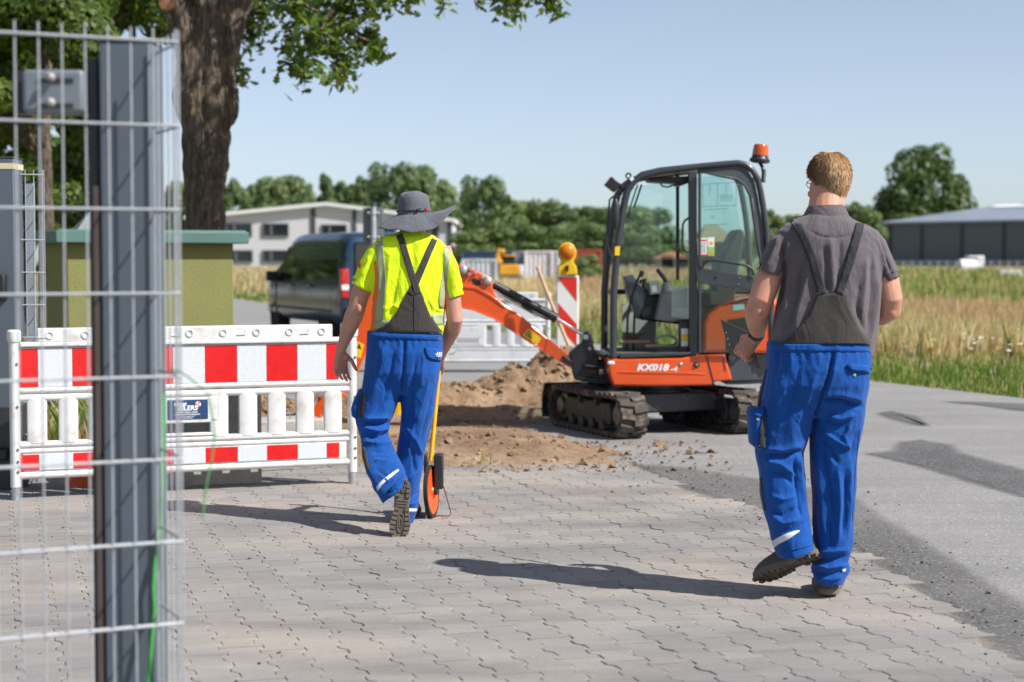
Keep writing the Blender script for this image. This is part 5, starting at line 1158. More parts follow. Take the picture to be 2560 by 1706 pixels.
T_('travel_lever', [(1601, 684), (1596, 697), (1582, 735), (1570, 780), (1567, 850), (1566, 882)], .12, .010, mat_blk2); T_('travel_lever', [(1603, 700), (1594, 720), (1586, 790), (1583, 882)], -.02, .010, mat_blk2)
e = MB(); a, z = sp(1602, 687, .12); e.tube([(a, .12, z - .02), (a - .012, .12, z + .03)], [.017, .02], 10); e.build('lever_knob', mat_blk2, exc)
P_('monitor', [(1621, 708), (1650, 702), (1653, 735), (1624, 740)], -.05, .12, mat_int, exc, .01); P_('monitor_screen', [(1628, 716), (1641, 713), (1643, 730), (1630, 733)], .12, .123, M('screen_pale', (.45, .5, .52), .2), exc, 0)
P_('under_console', [(1595, 745), (1618, 735), (1725, 742), (1725, 815), (1600, 800)], -.30, .06, mat_blk2, exc, .02)
P_('inner_kick_panel', [(1556, 760), (1640, 770), (1640, 868), (1556, 880)], -.455, -.44, M('pale_panel', (.36, .38, .35), .6, dirt=(.2, .17, .12), dirtamt=.1), exc, 0)
P_('filter_box', [(1698, 805), (1722, 802), (1722, 884), (1698, 884)], .36, .42, mat_blk2, exc, .006)
for v0, v1, mt in ((822, 836, mat_swh), (836.5, 852, mat_lbl), (852.5, 866, mat_swh)): P_('warning_label', [(1703, v0), (1720, v0), (1720, v1), (1703, v1)], .42, .4225, mt, exc, 0)
# clutter on the cab floor
brm = empty('hand_brush', EC + EF * sp(1585, 870, .2)[0] + EL * .2 + Vector((0, 0, sp(1585, 880, .465)[1] + .02)), EA, 'worn brown hand brush on the cab floor', 'brush')
e = MB(); e.box((0, 0, .05), (.26, .05, .03)); e.build('handle', M('brush_wood', (.32, .2, .11), .7), brm, bevel=.01); e = MB()
for i in range(40): e.tube([(-.1 + .2 * rng.random(), rng.uniform(-.02, .02), .06), (-.11 + .22 * rng.random(), rng.uniform(-.04, .04), .12)], .003, 4)
e.build('bristles', M('bristle', (.12, .07, .04), .9), brm)
strp = empty('lifting_sling', EC + EF * sp(1660, 870, .25)[0] + EL * .25 + Vector((0, 0, sp(1660, 880, .465)[1] + .02)), EA, 'looped pale lifting sling on the cab floor', 'sling')
e = MB(); e.tube([(-.02 + .09 * math.cos(t), .02 * math.sin(t), .06 + .045 * math.sin(t)) for t in np.linspace(0, 6.283, 15)[:-1]], .012, 6, closed=True); e.tube([(.15, 0, .015), (.05, .03, .02), (-.12, .0, .015)], .014, 6); e.build('loop', M('sling', (.36, .30, .22), .8), strp)
# front pillar fittings
e = MB(); pts = [(1551, 493), (1532, 492), (1524, 500), (1521, 536), (1517, 606), (1520, 622), (1531, 652)]; e.tube([lx(*sp(a, b, .5), .5) for a, b in pts], .008, 8); mi_ = e.build('mirror_bracket', mat_blk2, exc)
e = MB(); a, z = sp(1539, 536, .52); e.ell((a, .52, z), (.034, .03, .132)); e.build('mirror', M('mirror_shell', (.03, .028, .027), .45), mi_)
P_('pillar_label', [(1538, 617), (1550, 616), (1549, 639), (1537, 639)], .49, .4985, mat_lbl, cabo, 0)
e = MB(); a, z = sp(1531, 462, .40); rot = Matrix.Rotation(R(-38), 3, 'Y'); e.box((a, .40, z), (.10, .13, .085), rot); wl = e.build('work_lamp', mat_blk2, exc, bevel=.008)
e = MB(); e.box(Vector((a, .40, z)) + rot @ Vector((.052, 0, 0)), (.006, .11, .065), rot); e.build('lamp_glass', M('lamp_lens', (.55, .5, .4), .1), wl)
e = MB(); e.tube([lx(a - .05, z - .01, .40), lx(*sp(1566, 480, .45), .45)], .012, 6); e.tube([lx(*sp(1566, 480, .45), .45), lx(*sp(1556, 500, .46), .46)], .012, 6); e.build('lamp_bracket', mat_blk2, wl)
a, z = sp(1571, 440, .465); e = MB(); e.tube([(a + .02 * math.cos(t), .465, z + .02 * math.sin(t)) for t in np.linspace(0, 6.283, 11)[:-1]], .007, 6, closed=True); e.build('lifting_eye', mat_blk2, cabo)
P_('eye_label', [(1573, 447), (1580, 441), (1586, 447), (1579, 454)], .49, .4985, mat_swh, cabo, 0)
T_('wiper_arm', [(1594, 462), (1580, 505), (1574, 525), (1571, 545)], .30, .006, mat_blk2); T_('gas_strut', [(1604, 462), (1590, 505), (1584, 520)], .43, .008, mat_blk2)
T_('roof_hook', [(1650, 458), (1656, 466), (1668, 468), (1690, 462), (1712, 460)], .35, .007, mat_blk2)
P_('roof_console', [(1620, 446), (1722, 440), (1722, 458), (1700, 466), (1692, 458), (1625, 454)], .05, .35, mat_blk2, exc, .008)
# beacon light
bx_, bz_ = sp(1900, 394, .40); ax = Vector((-.10, 0, 1)).normalized(); o_ = Vector((bx_, .40, bz_))
e = MB(); e.lathe([(.060, -.045), (.082, -.035), (.082, -.018), (.066, .0), (.064, .02)], o_, ax, 20); bb = e.build('beacon_base', mat_blk2, exc)
e = MB(); e.lathe([(.066, .015), (.064, .05), (.060, .088), (.05, .104), (.001, .106)], o_, ax, 20); mam2, _n, bm2 = newmat('beacon_amber'); bm2.inputs['Base Color'].default_value = (.75, .13, .004, 1); bm2.inputs['Roughness'].default_value = .12; bm2.inputs['Transmission Weight'].default_value = .3; bm2.inputs['Coat Weight'].default_value = .5
e.build('beacon_dome', mam2, bb)
e = MB(); e.tube([o_ - ax * .04, lx(*sp(1906, 418, .42), .42), lx(*sp(1910, 440, .44), .44)], .014, 8); e.tube([lx(*sp(1910, 425, .43), .43), lx(*sp(1908, 455, .465), .465)], .018, 8); e.build('beacon_stem', mat_blk2, bb)
# --- boom, arm, bucket
boom_px = [(948, 702), (1030, 674), (1100, 662), (1156, 664), (1170, 668), (1229, 695), (1232, 723), (1240, 740), (1257, 759), (1296, 784), (1369, 846), (1403, 871), (1434, 900), (1436, 908), (1433, 915), (1425, 919), (1400, 905), (1361, 880), (1322, 855), (1265, 818), (1232, 796), (1184, 776), (1146, 768), (1100, 760), (1040, 748), (990, 742), (950, 735)]
boom = P_('boom', boom_px, -.075, .075, mat_or, bevel=.010, off=.075)
P_('boom_flange', [(1100, 704), (1146, 712), (1190, 716), (1230, 738), (1262, 766), (1262, 770), (1228, 745), (1188, 723), (1146, 719), (1100, 712)], .074, .084, mat_or, boom, .003, .08)
P_('boom_flange', [(1146, 765), (1184, 773), (1232, 793), (1265, 815), (1322, 852), (1361, 877), (1361, 881), (1322, 856), (1265, 819), (1232, 797), (1184, 777), (1146, 769)], .074, .084, mat_or, boom, .002, .08)
P_('boom_plate', [(1369, 846), (1403, 871), (1434, 900), (1436, 908), (1433, 915), (1425, 919), (1400, 905), (1361, 880)], .074, .082, mat_or, boom, .003, .08)
P_('boom_opening', [(1178, 700), (1186, 695), (1202, 704), (1203, 713), (1195, 716), (1182, 710)], .074, .0765, mat_blk2, boom, 0, .076)
for u_, v_, rr in ((1158, 676, .034), (1175, 673, .018), (1206, 694, .016), (1219, 704, .032), (1172, 686, .014), (1188, 684, .012)):
    a, z = sp(u_, v_, .08); e = MB(); e.lathe([(rr, 0), (rr, .022), (rr * .7, .030), (.001, .031)], (a, .074, z), (0, 1, 0), 14); e.build('pin', mat_steel, boom)
P_('boom_foot_pin', [(1404, 893), (1410, 889), (1430, 904), (1429, 912), (1422, 914), (1405, 902)], .08, .10, mat_blk2, boom, .004, .1)
bl2 = P_('warning_label', [(1322, 822), (1353, 846), (1343, 863), (1306, 839)], .074, .0775, mat_lbl, boom, 0, .077)
P_('label_triangle', [(1323, 826), (1330, 848), (1312, 838)], .0775, .079, mat_inkb, boom, 0, .079)
P_('label_triangle_fill', [(1322.6, 830), (1327.4, 844), (1315.5, 838)], .079, .0798, mat_lbl, boom, 0, .0795); P_('label_mark', [(1321, 835), (1325, 834), (1325, 841), (1321, 840)], .0798, .0803, mat_inkb, boom, 0, .0795)
cy = T_('boom_cylinder', [(1233, 711), (1240, 715), (1385, 793), (1390, 796)], .0, .036, mat_blk2, seg=14); T_('cylinder_collar', [(1372, 786), (1392, 797)], .0, .041, mat_blk2, cy, 14)
T_('cylinder_rod', [(1388, 795), (1456, 836)], .0, .017, mat_chr, cy, 12); T_('hydraulic_hose', [(1240, 730), (1262, 742), (1300, 762), (1350, 790), (1366, 798), (1380, 797)], .05, .009, mat_blk2, cy, 8)
T_('hydraulic_hose', [(1236, 726), (1262, 748), (1310, 772), (1345, 792)], .06, .007, M('hose_grey', (.2, .2, .2), .5), cy, 8)
sb_ = P_('swing_bracket', [(1424, 884), (1456, 857), (1461, 833), (1469, 828), (1478, 832), (1484, 864), (1488, 877), (1498, 884), (1498, 958), (1456, 954), (1437, 950), (1431, 922)], -.10, .10, mat_blk2, bevel=.012)
P_('swing_post', [(1486, 876), (1500, 880), (1522, 886), (1538, 900), (1540, 960), (1500, 962), (1470, 958), (1470, 946), (1500, 944), (1512, 930), (1512, 905), (1500, 892), (1486, 888)], -.16, .16, mat_blk2, exc, .01)
e = MB(); e.tube([lx(*sp(1462, 905, .05), .05), lx(*sp(1525, 912, .05), .05)], .036, 12); e.tube([lx(*sp(1462, 916, .12), .12), lx(*sp(1525, 920, .12), .12)], .018, 10); e.tube([lx(*sp(1470, 940, .1), .1), lx(*sp(1500, 944, .18), .18), lx(*sp(1530, 930, .2), .2)], .012, 8); e.build('swing_cylinder', mat_blk2, exc)
for u_, v_, rr in ((1465, 843, .022), (1474, 872, .012)):
    a, z = sp(u_, v_, .1); e = MB(); e.lathe([(rr, 0), (rr, .012), (.001, .014)], (a, .1, z), (0, 1, 0), 12); e.build('pin', mat_steel, sb_)
arm = P_('arm', [(945, 688), (985, 705), (980, 745), (945, 800), (920, 870), (893, 935), (872, 985), (845, 975), (852, 925), (873, 860), (896, 800), (925, 735)], -.07, .07, mat_or, bevel=.010, off=.07)
al_ = P_('warning_label', [(890, 852), (911, 862), (902, 897), (880, 888)], .07, .0725, mat_lbl, arm, 0, .072); P_('label_triangle', [(898, 858), (904, 874), (892, 870)], .0725, .0735, mat_inkb, arm, 0, .073)
lk = P_('bucket_link', [(850, 955), (826, 958), (806, 968), (796, 985), (792, 1010), (798, 1014), (806, 992), (818, 976), (852, 972)], -.06, .06, mat_or, bevel=.006, off=.06)
for u_, v_ in ((802, 988), (845, 963)):
    a, z = sp(u_, v_, .06); e = MB(); e.lathe([(.022, 0), (.022, .02), (.001, .024)], (a, .058, z), (0, 1, 0), 12); e.build('pin', mat_steel, lk)
P_('bucket', [(872, 985), (845, 975), (810, 990), (792, 1010), (783, 1030), (790, 1055), (812, 1068), (838, 1066), (846, 1052), (822, 1050), (806, 1038), (806, 1020), (828, 1006)], -.2, .2, mat_or, bevel=.006, off=.07)
T_('bucket_cylinder', [(960, 740), (905, 815), (878, 880)], .0, .03, mat_blk2, arm, 12); T_('bucket_rod', [(878, 880), (850, 960)], .0, .015, mat_chr, arm, 10)
# ================================================================== WORKERS
def skin_mat(name, c):
    m, nt, b = newmat(name); tc = nt.nodes.new('ShaderNodeTexCoord').outputs['Object']
    n = _noise(nt, tc, 14, 5); colr = _ramp(nt, n, [(.28, tuple(x * .78 for x in c)), (.5, c), (.72, (min(1, c[0] * 1.12), c[1] * .90, c[2] * .84))])
    nt.links.new(colr, b.inputs['Base Color']); b.inputs['Roughness'].default_value = .5; b.inputs['Subsurface Weight'].default_value = .12; b.inputs['Subsurface Radius'].default_value = (.012, .005, .003); b.inputs['Subsurface Scale'].default_value = .6
    bump(nt, b, _noise(nt, tc, 160, 4), .12, .002); return m
mat_skin1 = skin_mat('skin_left_worker', (.50, .26, .185)); mat_skin2 = skin_mat('skin_right_worker', (.56, .275, .185))
BLUE = (.003, .068, .30)
mat_trs = fabric('blue_trousers', BLUE, .14, .85, bmp=.3, sheen=.1, dirt=(.006, .045, .20)); mat_bib = fabric('bib_grey', (.050, .045, .042), .14); mat_strap = fabric('strap_black', (.022, .023, .027), .15, .75)
mat_hiv = fabric('hivis_yellow', (.70, .93, .012), .03, .8, sheen=.05); mat_hio = fabric('hivis_orange', (.92, .16, .02), .04, .8); mat_tape = fabric('grey_tape', (.32, .36, .20), .08, .5)
mat_polo = fabric('grey_polo', (.115, .100, .108), .10); mat_hat = fabric('hat_grey', (.105, .110, .130), .10); mat_cuffr = M('reflective_piping', (.62, .64, .66), .4)
mat_shoe = M('boot_leather', (.075, .063, .052), .7, var=.25, scale=18, bmp=.4, bscale=60, dirt=(.2, .16, .12), dirtamt=.2, dscale=14); mat_sole = M('boot_sole', (.135, .112, .088), .85, var=.2, scale=20, dirt=(.24, .19, .14), dirtamt=.25, dscale=16)
mat_seam = fabric('trouser_thread', (.004, .05, .22), .1)
def hring(uL, vL, uR, vR, Y, hd, n=20, p=2.4, dyL=0., dyR=0.):
    a, b = at(uL, vL, Y + dyL), at(uR, vR, Y + dyR); c = (a + b) / 2; ex = (b - a) / 2; out = []
    for k in range(n):
        t = 2 * math.pi * k / n; ct, st = math.cos(t), math.sin(t); s = lambda x: math.copysign(abs(x) ** (2 / p), x)
        out.append(c + ex * s(ct) + Vector((0, hd, 0)) * s(st))
    return out
def loftpx(mb, L, Y0, n=20, p=2.4):      # L rows: (uL, vL, uR, vR, yc, hd)
    mb.loft([hring(r[0], r[1], r[2], r[3], Y0 + r[4], r[5], n, p) for r in L])
def cup(L, dv=-26, k=.80):                # adds an open hem to the last row
    r = L[-1]; cu, cv = (r[0] + r[2]) / 2, (r[1] + r[3]) / 2; q = lambda u, c: c + (u - c) * k
    return L + [(q(r[0], cu), r[1], q(r[2], cu), r[3], r[4], r[5] * k), (q(r[0], cu), r[1] + dv, q(r[2], cu), r[3] + dv, r[4], r[5] * k)]
def limbpx(mb, L, Y0, seg=14):            # L rows: (u, v, yc, radius m)
    mb.tube([at(r[0], r[1], Y0 + r[2]) for r in L], [r[3] for r in L], seg)
def folds(me, L, Y0=None, noise=(.0035, 5.5), camside=True):
    """push cloth folds into the surface: L rows = (polyline px, width px, height m)"""
    V = getV(me); N = getN(me); u, v = projnp(V)
    tocam = np.array([0, 0, CAMZ]) - V; tocam /= np.linalg.norm(tocam, axis=1, keepdims=True); face = np.clip((N * tocam).sum(1) * 2.2 + .1, 0, 1)
    d = np.zeros(len(V))
    for pl, wd, am in L:
        best = np.full(len(V), 1e9); tt = np.zeros(len(V)); n = len(pl) - 1
        for i in range(n):
            a, b = np.array(pl[i], float), np.array(pl[i + 1], float); e = b - a; le = e @ e
            t = np.clip(((u - a[0]) * e[0] + (v - a[1]) * e[1]) / le, 0, 1); q = np.hypot(u - a[0] - t * e[0], v - a[1] - t * e[1])
            m = q < best; best = np.where(m, q, best); tt = np.where(m, (i + t) / n, tt)
        d += 1.5 * am * np.exp(-(best / wd) ** 1.4) * np.minimum(1, np.minimum(tt, 1 - tt) * 5 + .25) * face
    V2 = V * np.array([1, 1, .45]); d += noise[0] * fbm(V2 * noise[1] * 2, 3) * 2 + noise[0] * .7 * (.5 - np.abs(fbm(V * np.array([11, 11, 6]) + 4, 2)) * 4)
    setV(me, V + N * d[:, None]); return me
def finish(name, me, mat, parent):
    if parent is not None: me.transform(wm(parent).inverted())
    me.materials.clear(); me.materials.append(mat); me.polygons.foreach_set('use_smooth', [True] * len(me.polygons)); me.update()
    return link(name, me, parent)
def bvh(*mes):
    Vs = []; Fs = []; b = 0
    for me in mes:
        Vs += [v.co.copy() for v in me.vertices]; Fs += [[b + i for i in p.vertices] for p in me.polygons]; b = len(Vs)
    return BVHTree.FromPolygons(Vs, Fs)
def drape(name, rows, tree, off, mat, parent, th=.004, across=6, smooth=0):
    """rows: list of (uL, vL, uR, vR); the band is laid on the surface as seen from the camera and given thickness"""
    R2 = []
    for i in range(len(rows) - 1):
        a, b = rows[i], rows[i + 1]; n = max(1, int(max(abs(b[1] - a[1]), abs(b[3] - a[3]), abs(b[0] - a[0])) / 7))
        for k in range(n): t = k / n; R2.append([a[j] * (1 - t) + b[j] * t for j in range(4)])
    R2.append(list(rows[-1])); grid = []
    for r in R2:
        line = []
        for k in range(across + 1):
            t = k / across; u, v = r[0] * (1 - t) + r[2] * t, r[1] * (1 - t) + r[3] * t; d_ = ray(u, v).normalized()
            h = tree.ray_cast(CAM, d_, 30); line.append(None if h[0] is None else h[0] - d_ * off)
        grid.append(line)
    vi = {}; vs = []; fs = []
    for i, l in enumerate(grid):
        for j, p in enumerate(l):
            if p is not None: vi[i, j] = len(vs); vs.append(p)
    for i in range(len(grid) - 1):
        for j in range(across):
            ks = [(i, j), (i, j + 1), (i + 1, j + 1), (i + 1, j)]
            if all(k in vi for k in ks):
                q = [vs[vi[k]] for k in ks]
                if max((q[a] - q[b]).length for a in range(4) for b in range(a)) < .16: fs.append([vi[k] for k in ks])
    if not fs: return None
    me = bpy.data.meshes.new(name); me.from_pydata([tuple(p) for p in vs], [], fs)
    bm = bmesh.new(); bm.from_mesh(me); bmesh.ops.recalc_face_normals(bm, faces=bm.faces)
    if sum((f.normal.dot(CAM - f.calc_center_median())) for f in bm.faces) < 0: bmesh.ops.reverse_faces(bm, faces=bm.faces)
    if smooth: 
        for _ in range(smooth): bmesh.ops.smooth_vert(bm, verts=[x for x in bm.verts if not x.is_boundary], factor=.5, use_axis_x=True, use_axis_y=True, use_axis_z=True)
    bmesh.ops.delete(bm, geom=[x for x in bm.verts if not x.link_faces], context='VERTS'); bm.to_mesh(me); bm.free()
    o = finish(name, me, mat, parent); s = o.modifiers.new('th', 'SOLIDIFY'); s.thickness = th; s.offset = 1.0; return o
def band(path, w):                         # centre-line px path -> rows
    out = []
    for i, p in enumerate(path):
        a = Vector(path[max(0, i - 1)][:2]); b = Vector(path[min(len(path) - 1, i + 1)][:2]); t = (b - a).normalized(); n = Vector((-t.y, t.x)) * ((p[2] if len(p) > 2 else w) / 2)
        n = n if n.x < 0 else -n
        out.append((p[0] + n.x, p[1] + n.y, p[0] - n.x, p[1] - n.y))
    return out
def head(mb, o, yaw, pitch=0.0, sc=1.0, ax=(1, 1, 1)):
    M3 = Matrix.Rotation(yaw, 3, 'Z') @ Matrix.Rotation(pitch, 3, 'X'); o = Vector(o); T = lambda p: o + M3 @ Vector((p[0] * sc * ax[0], p[1] * sc * ax[1], p[2] * sc * ax[2])); rings = []
    for z, hw, f, b in [(-.122, .022, .088, .035), (-.112, .040, .098, .0), (-.09, .054, .100, -.035), (-.06, .062, .097, -.065), (-.03, .067, .094, -.088), (0, .072, .094, -.100), (.03, .075, .096, -.104), (.06, .074, .094, -.101), (.088, .068, .082, -.090), (.112, .052, .058, -.068), (.128, .032, .030, -.042), (.136, .010, .008, -.014)]:
        c = (f + b) / 2; h = (f - b) / 2
        rings.append([T((hw * math.copysign(abs(math.cos(t)) ** .9, math.cos(t)), c + h * math.copysign(abs(math.sin(t)) ** .9, math.sin(t)), z)) for t in np.linspace(0, 2 * math.pi, 25)[:-1]])
    mb.loft(rings)
    for s in (1, -1):
        mb.ell(T((s * .082, -.008, -.010)), (.011 * sc, .021 * sc, .036 * sc), M3 @ Matrix.Rotation(s * -.3, 3, 'Z'), 12); mb.ell(T((s * .033, .082, .012)), (.016 * sc, .014 * sc, .012 * sc), M3, 10)
        mb.ell(T((s * .045, .07, -.03)), (.024 * sc, .022 * sc, .02 * sc), M3, 10)
    mb.tube([T((0, .088, .028)), T((0, .104, -.005)), T((0, .117, -.028)), T((0, .100, -.038))], [.009 * sc, .012 * sc, .015 * sc, .010 * sc], 10)
    mb.ell(T((0, .094, .028)), (.052 * sc, .016 * sc, .012 * sc), M3, 10); mb.ell(T((0, .098, -.062)), (.026 * sc, .012 * sc, .010 * sc), M3, 10); mb.ell(T((0, .094, -.105)), (.026 * sc, .02 * sc, .018 * sc), M3, 10)
    return T
def hand(mb, o, fing, thumb, left, curl=(.35, .4, .45, .5), spread=.10, tc=.4):
    y = Vector(fing).normalized(); x = Vector(thumb); x = (x - y * x.dot(y)).normalized(); z = x.cross(y) if left else y.cross(x); o = Vector(o)
    W = lambda a, b, c: o + x * a + y * b + z * c; ring = []
    for b, hw, ht in ((-.02, .027, .020), (.01, .031, .020), (.045, .040, .017), (.08, .043, .0145), (.094, .040, .0125)):
        ring.append([W(hw * math.copysign(abs(math.cos(t)) ** .7, math.cos(t)), b, ht * math.copysign(abs(math.sin(t)) ** .7, math.sin(t))) for t in np.linspace(0, 2 * math.pi, 17)[:-1]])
    mb.loft(ring); mb.ell(W(.026, .03, -.012), (.018, .022, .014), None, 10)
    for i, (bx_, ln_) in enumerate(((.034, .074), (.0115, .083), (-.0115, .077), (-.034, .060))):
        p = W(bx_, .085, 0); a = 0.; pts = [W(bx_ * .9, .06, 0), p]; rad = [.0095, .0098]; sa = bx_ / .034 * spread
        for k, (fr_, rr) in enumerate(((.46, .0090), (.30, .0082), (.24, .0068))):
            a += curl[i] * (.8 if k == 0 else 1.15); d_ = (y * math.cos(a) - z * math.sin(a)) * math.cos(sa) + x * math.sin(sa); p = p + d_ * ln_ * fr_; pts.append(p); rad.append(rr)
        mb.tube(pts, rad, 10); mb.ell(pts[-1], (.0068,) * 3, None, 8)
    p = W(.030, .022, -.006); d1 = (x * .70 + y * .70 - z * .25).normalized(); d2 = (x * (.55 - tc) + y * .85 - z * (.2 + tc * .5)).normalized(); q = p + d1 * .042; r_ = q + d2 * .032; s_ = r_ + (d2 - z * tc * .4).normalized() * .024
    mb.tube([W(.012, .008, 0), p, q, r_, s_], [.014, .0145, .0115, .0105, .008], 10); mb.ell(s_, (.008,) * 3, None, 8)
def shoe(o, toe, solen, parent, L=.30, Wd=.104, treads=True, hi=.13):
    """boot with a lugged sole; o = centre of the heel on the sole plane"""
    y = Vector(toe).normalized(); n = Vector(solen); n = (n - y * n.dot(y)).normalized(); z = -n; x = y.cross(z); o = Vector(o); Wp = lambda a, b, c: o + x * a + y * b + z * c
    hw = lambda b: Wd / 2 * float(np.interp(b / L, [-.12, -.08, 0, .15, .35, .5, .66, .78, .88, .91], [.05, .45, .68, .70, .64, .82, 1.0, .90, .50, .06])); cx = lambda b: .006 * math.sin((b / L + .1) * 3)
    bs = np.linspace(-.118 * L, .905 * L, 22); out = [(cx(b) + hw(b), b) for b in bs] + [(cx(b) - hw(b), b) for b in reversed(bs)]
    u_ = MB(); rings = []
    for b, h in zip(np.linspace(-.10 * L, .885 * L, 14), [.075, .115, hi, hi, hi - .01, .105, .092, .085, .078, .072, .066, .058, .045, .030]):
        w_ = hw(b) * .93; rings.append([Wp(cx(b) + w_ * a, b, .012 + h * c) for a, c in ((-.9, 0), (-1.0, .18), (-.97, .45), (-.78, .78), (-.4, .97), (0, 1.0), (.4, .97), (.78, .78), (.97, .45), (1.0, .18), (.9, 0))])
    u_.loft(rings); so = u_.build('shoe', mat_shoe, parent, True, smooth=70)
    m_ = MB(); m_.prism(out, lambda a, b, c: Wp(a, b, c), .006, .034); so2 = m_.build('sole', mat_sole, so, True, bevel=.004)
    t_ = MB()
    if treads:
        for i, b in enumerate(np.linspace(-.085 * L, .86 * L, 13)):
            if 4 <= i <= 5: continue
            for s in (1, -1):
                w_ = hw(b); a0, a1 = cx(b) + s * w_ * .42, cx(b) + s * w_ * 1.0; h2 = L * .030
                t_.prism([(a0, b - h2 * .8), (a1, b - h2), (a1, b + h2 * .8), (a0, b + h2)] if s > 0 else [(a0, b + h2), (a1, b + h2 * .8), (a1, b - h2), (a0, b - h2 * .8)], lambda a, bb, c: Wp(a, bb, c), -.003, .010)
        for cb, ra, rb in ((.62 * L, .016, .048), (.03 * L, .012, .022)):
            for k in (1.0, .5):
                pts = [(cx(cb) + ra * k * math.cos(t), cb + rb * k * math.sin(t)) for t in np.linspace(0, 6.283, 13)[:-1]]; t_.tube([Wp(a, b, .004) for a, b in pts], .004, 5, closed=True)
        for b in (.24 * L, .29 * L, .34 * L): t_.prism([(-hw(b) * .8, b - .003), (hw(b) * .8, b - .003), (hw(b) * .8, b + .003), (-hw(b) * .8, b + .003)], lambda a, bb, c: Wp(a, bb, c), .002, .010)
        t_.build('tread', mat_sole, so2, True, smooth=0)
    return so

# ------------------------------------------------------------------ left worker (hi-vis shirt, sun hat)
YL = 9.2
W1o = Vector((at(1010, 1200, YL).x, YL, 0))
B = MB()
T1 = head(B, at(1034, 543, YL + .05), R(-4), R(-8), .92)
limbpx(B, [(1033, 548, .04, .058), (1030, 575, .01, .060), (1026, 600, 0, .075)], YL)
loftpx(B, [(1000, 590, 1050, 590, 0, .05), (950, 606, 1086, 606, 0, .075), (940, 640, 1100, 640, 0, .09), (945, 720, 1100, 720, 0, .095), (940, 800, 1095, 800, 0, .10), (930, 880, 1090, 880, 0, .11), (930, 940, 1085, 940, .02, .10)], YL)
limbpx(B, [(948, 618, 0, .052), (918, 690, -.01, .050), (900, 735, -.01, .049), (893, 768, -.01, .047), (884, 792, 0, .050), (869, 830, .02, .040), (857, 862, .04, .028), (852, 878, .045, .026)], YL, 16)
B.ell(at(899, 772, YL - .05), (.022, .022, .03))
limbpx(B, [(1104, 620, 0, .052), (1122, 690, -.01, .049), (1131, 750, -.02, .046), (1137, 800, -.02, .043), (1132, 822, .03, .044), (1120, 850, .12, .036), (1108, 876, .22, .028), (1100, 895, .27, .026)], YL, 16)
hand(B, at(852, 880, YL + .045), (-.02, .12, -1), (.75, .55, 0), True, (.28, .34, .40, .46), .08, .3)
hand(B, at(1100, 897, YL + .28), (-.10, .75, -.55), (-.5, .2, .8), False, (.85, .9, .95, 1.0), .03, .9)
limbpx(B, [(965, 930, .0, .07), (940, 1050, -.02, .045), (942, 1100, -.06, .035), (953, 1140, -.14, .030), (968, 1176, -.23, .026)], YL); limbpx(B, [(1050, 930, .03, .07), (1036, 1090, .05, .035), (1020, 1270, .07, .03)], YL)
me = union(B, .0042, 2)
p1 = finish('person', me, mat_skin1, None); me.transform(Matrix.Translation(-W1o)); p1.location = W1o
tag(p1, 'worker in yellow hi-vis shirt and grey sun hat walking with a measuring wheel', 'person')
# shirt
S = MB()
loftpx(S, [(1006, 574, 1048, 574, .02, .055), (985, 583, 1066, 583, .01, .080), (952, 592, 1088, 592, 0, .098), (932, 606, 1106, 606, 0, .115), (926, 640, 1115, 640, 0, .130), (928, 690, 1117, 690, 0, .135), (931, 740, 1116, 740, -.005, .135), (928, 785, 1111, 785, -.005, .138), (923, 822, 1110, 826, -.005, .142), (924, 850, 1106, 850, 0, .138)], YL, 24)
def sleeve(mb, L, Y0): mb.loft([[q for q in r] for r in [hring(*r[:4], Y0 + r[4], r[5], 20, 2.1) for r in L]])
slL = cup([(940, 600, 985, 612, 0, .075), (918, 622, 965, 640, 0, .080), (902, 652, 948, 672, -.005, .076), (888, 684, 936, 706, -.008, .070), (877, 708, 929, 731, -.010, .066)], -18, .84)
slR = cup([(1062, 612, 1100, 598, 0, .075), (1085, 640, 1127, 624, 0, .078), (1103, 676, 1144, 660, -.005, .073), (1112, 714, 1154, 702, -.008, .066), (1116, 748, 1161, 737, -.010, .062)], -18, .84)
sleeve(S, slL, YL); sleeve(S, slR, YL)
me = union(S, .0058, 3)
folds(me, [([(945, 640), (950, 720), (940, 800)], 7, .006), ([(975, 640), (968, 720), (962, 800)], 7, .006), ([(1000, 660), (985, 740), (975, 790)], 6, -.006), ([(1090, 640), (1100, 700), (1098, 770)], 7, .006), ([(1075, 690), (1082, 740), (1095, 800)], 6, -.005),
           ([(1070, 745), (1085, 770), (1105, 780)], 4, .006), ([(1072, 765), (1090, 795), (1108, 800)], 4, -.006), ([(960, 775), (985, 765), (1000, 770)], 5, .006), ([(925, 640), (915, 670), (900, 690)], 5, .006), ([(935, 660), (922, 690), (912, 715)], 4, -.005), ([(1128, 650), (1138, 690), (1140, 725)], 4, .006), ([(1030, 600), (1035, 640), (1030, 700)], 8, -.004), ([(1045, 620), (1060, 600), (1075, 597)], 5, .005)], noise=(.0035, 5))
tS = bvh(me); finish('shirt', me, mat_hiv, p1)
shirt1 = p1.children[-1]
sub = lambda name, rows, off, mat, th=.002, ac=6: drape(name, rows, tS, off, mat, shirt1, th, ac)
sub('reflective_stripe', band([(946, 588), (949, 625), (954, 670), (956, 700), (953, 740), (948, 790), (944, 826)], 19), .0015, mat_tape)
sub('reflective_stripe', band([(1116, 617), (1118, 650), (1112, 690), (1106, 730), (1104, 752), (1106, 772)], 15), .0015, mat_tape)
sub('reflective_stripe', [(926, 801, 985, 801), (925, 826, 985, 822)], .0018, mat_tape); sub('reflective_stripe', [(1078, 786, 1110, 784), (1088, 815, 1109, 812)], .0018, mat_tape)
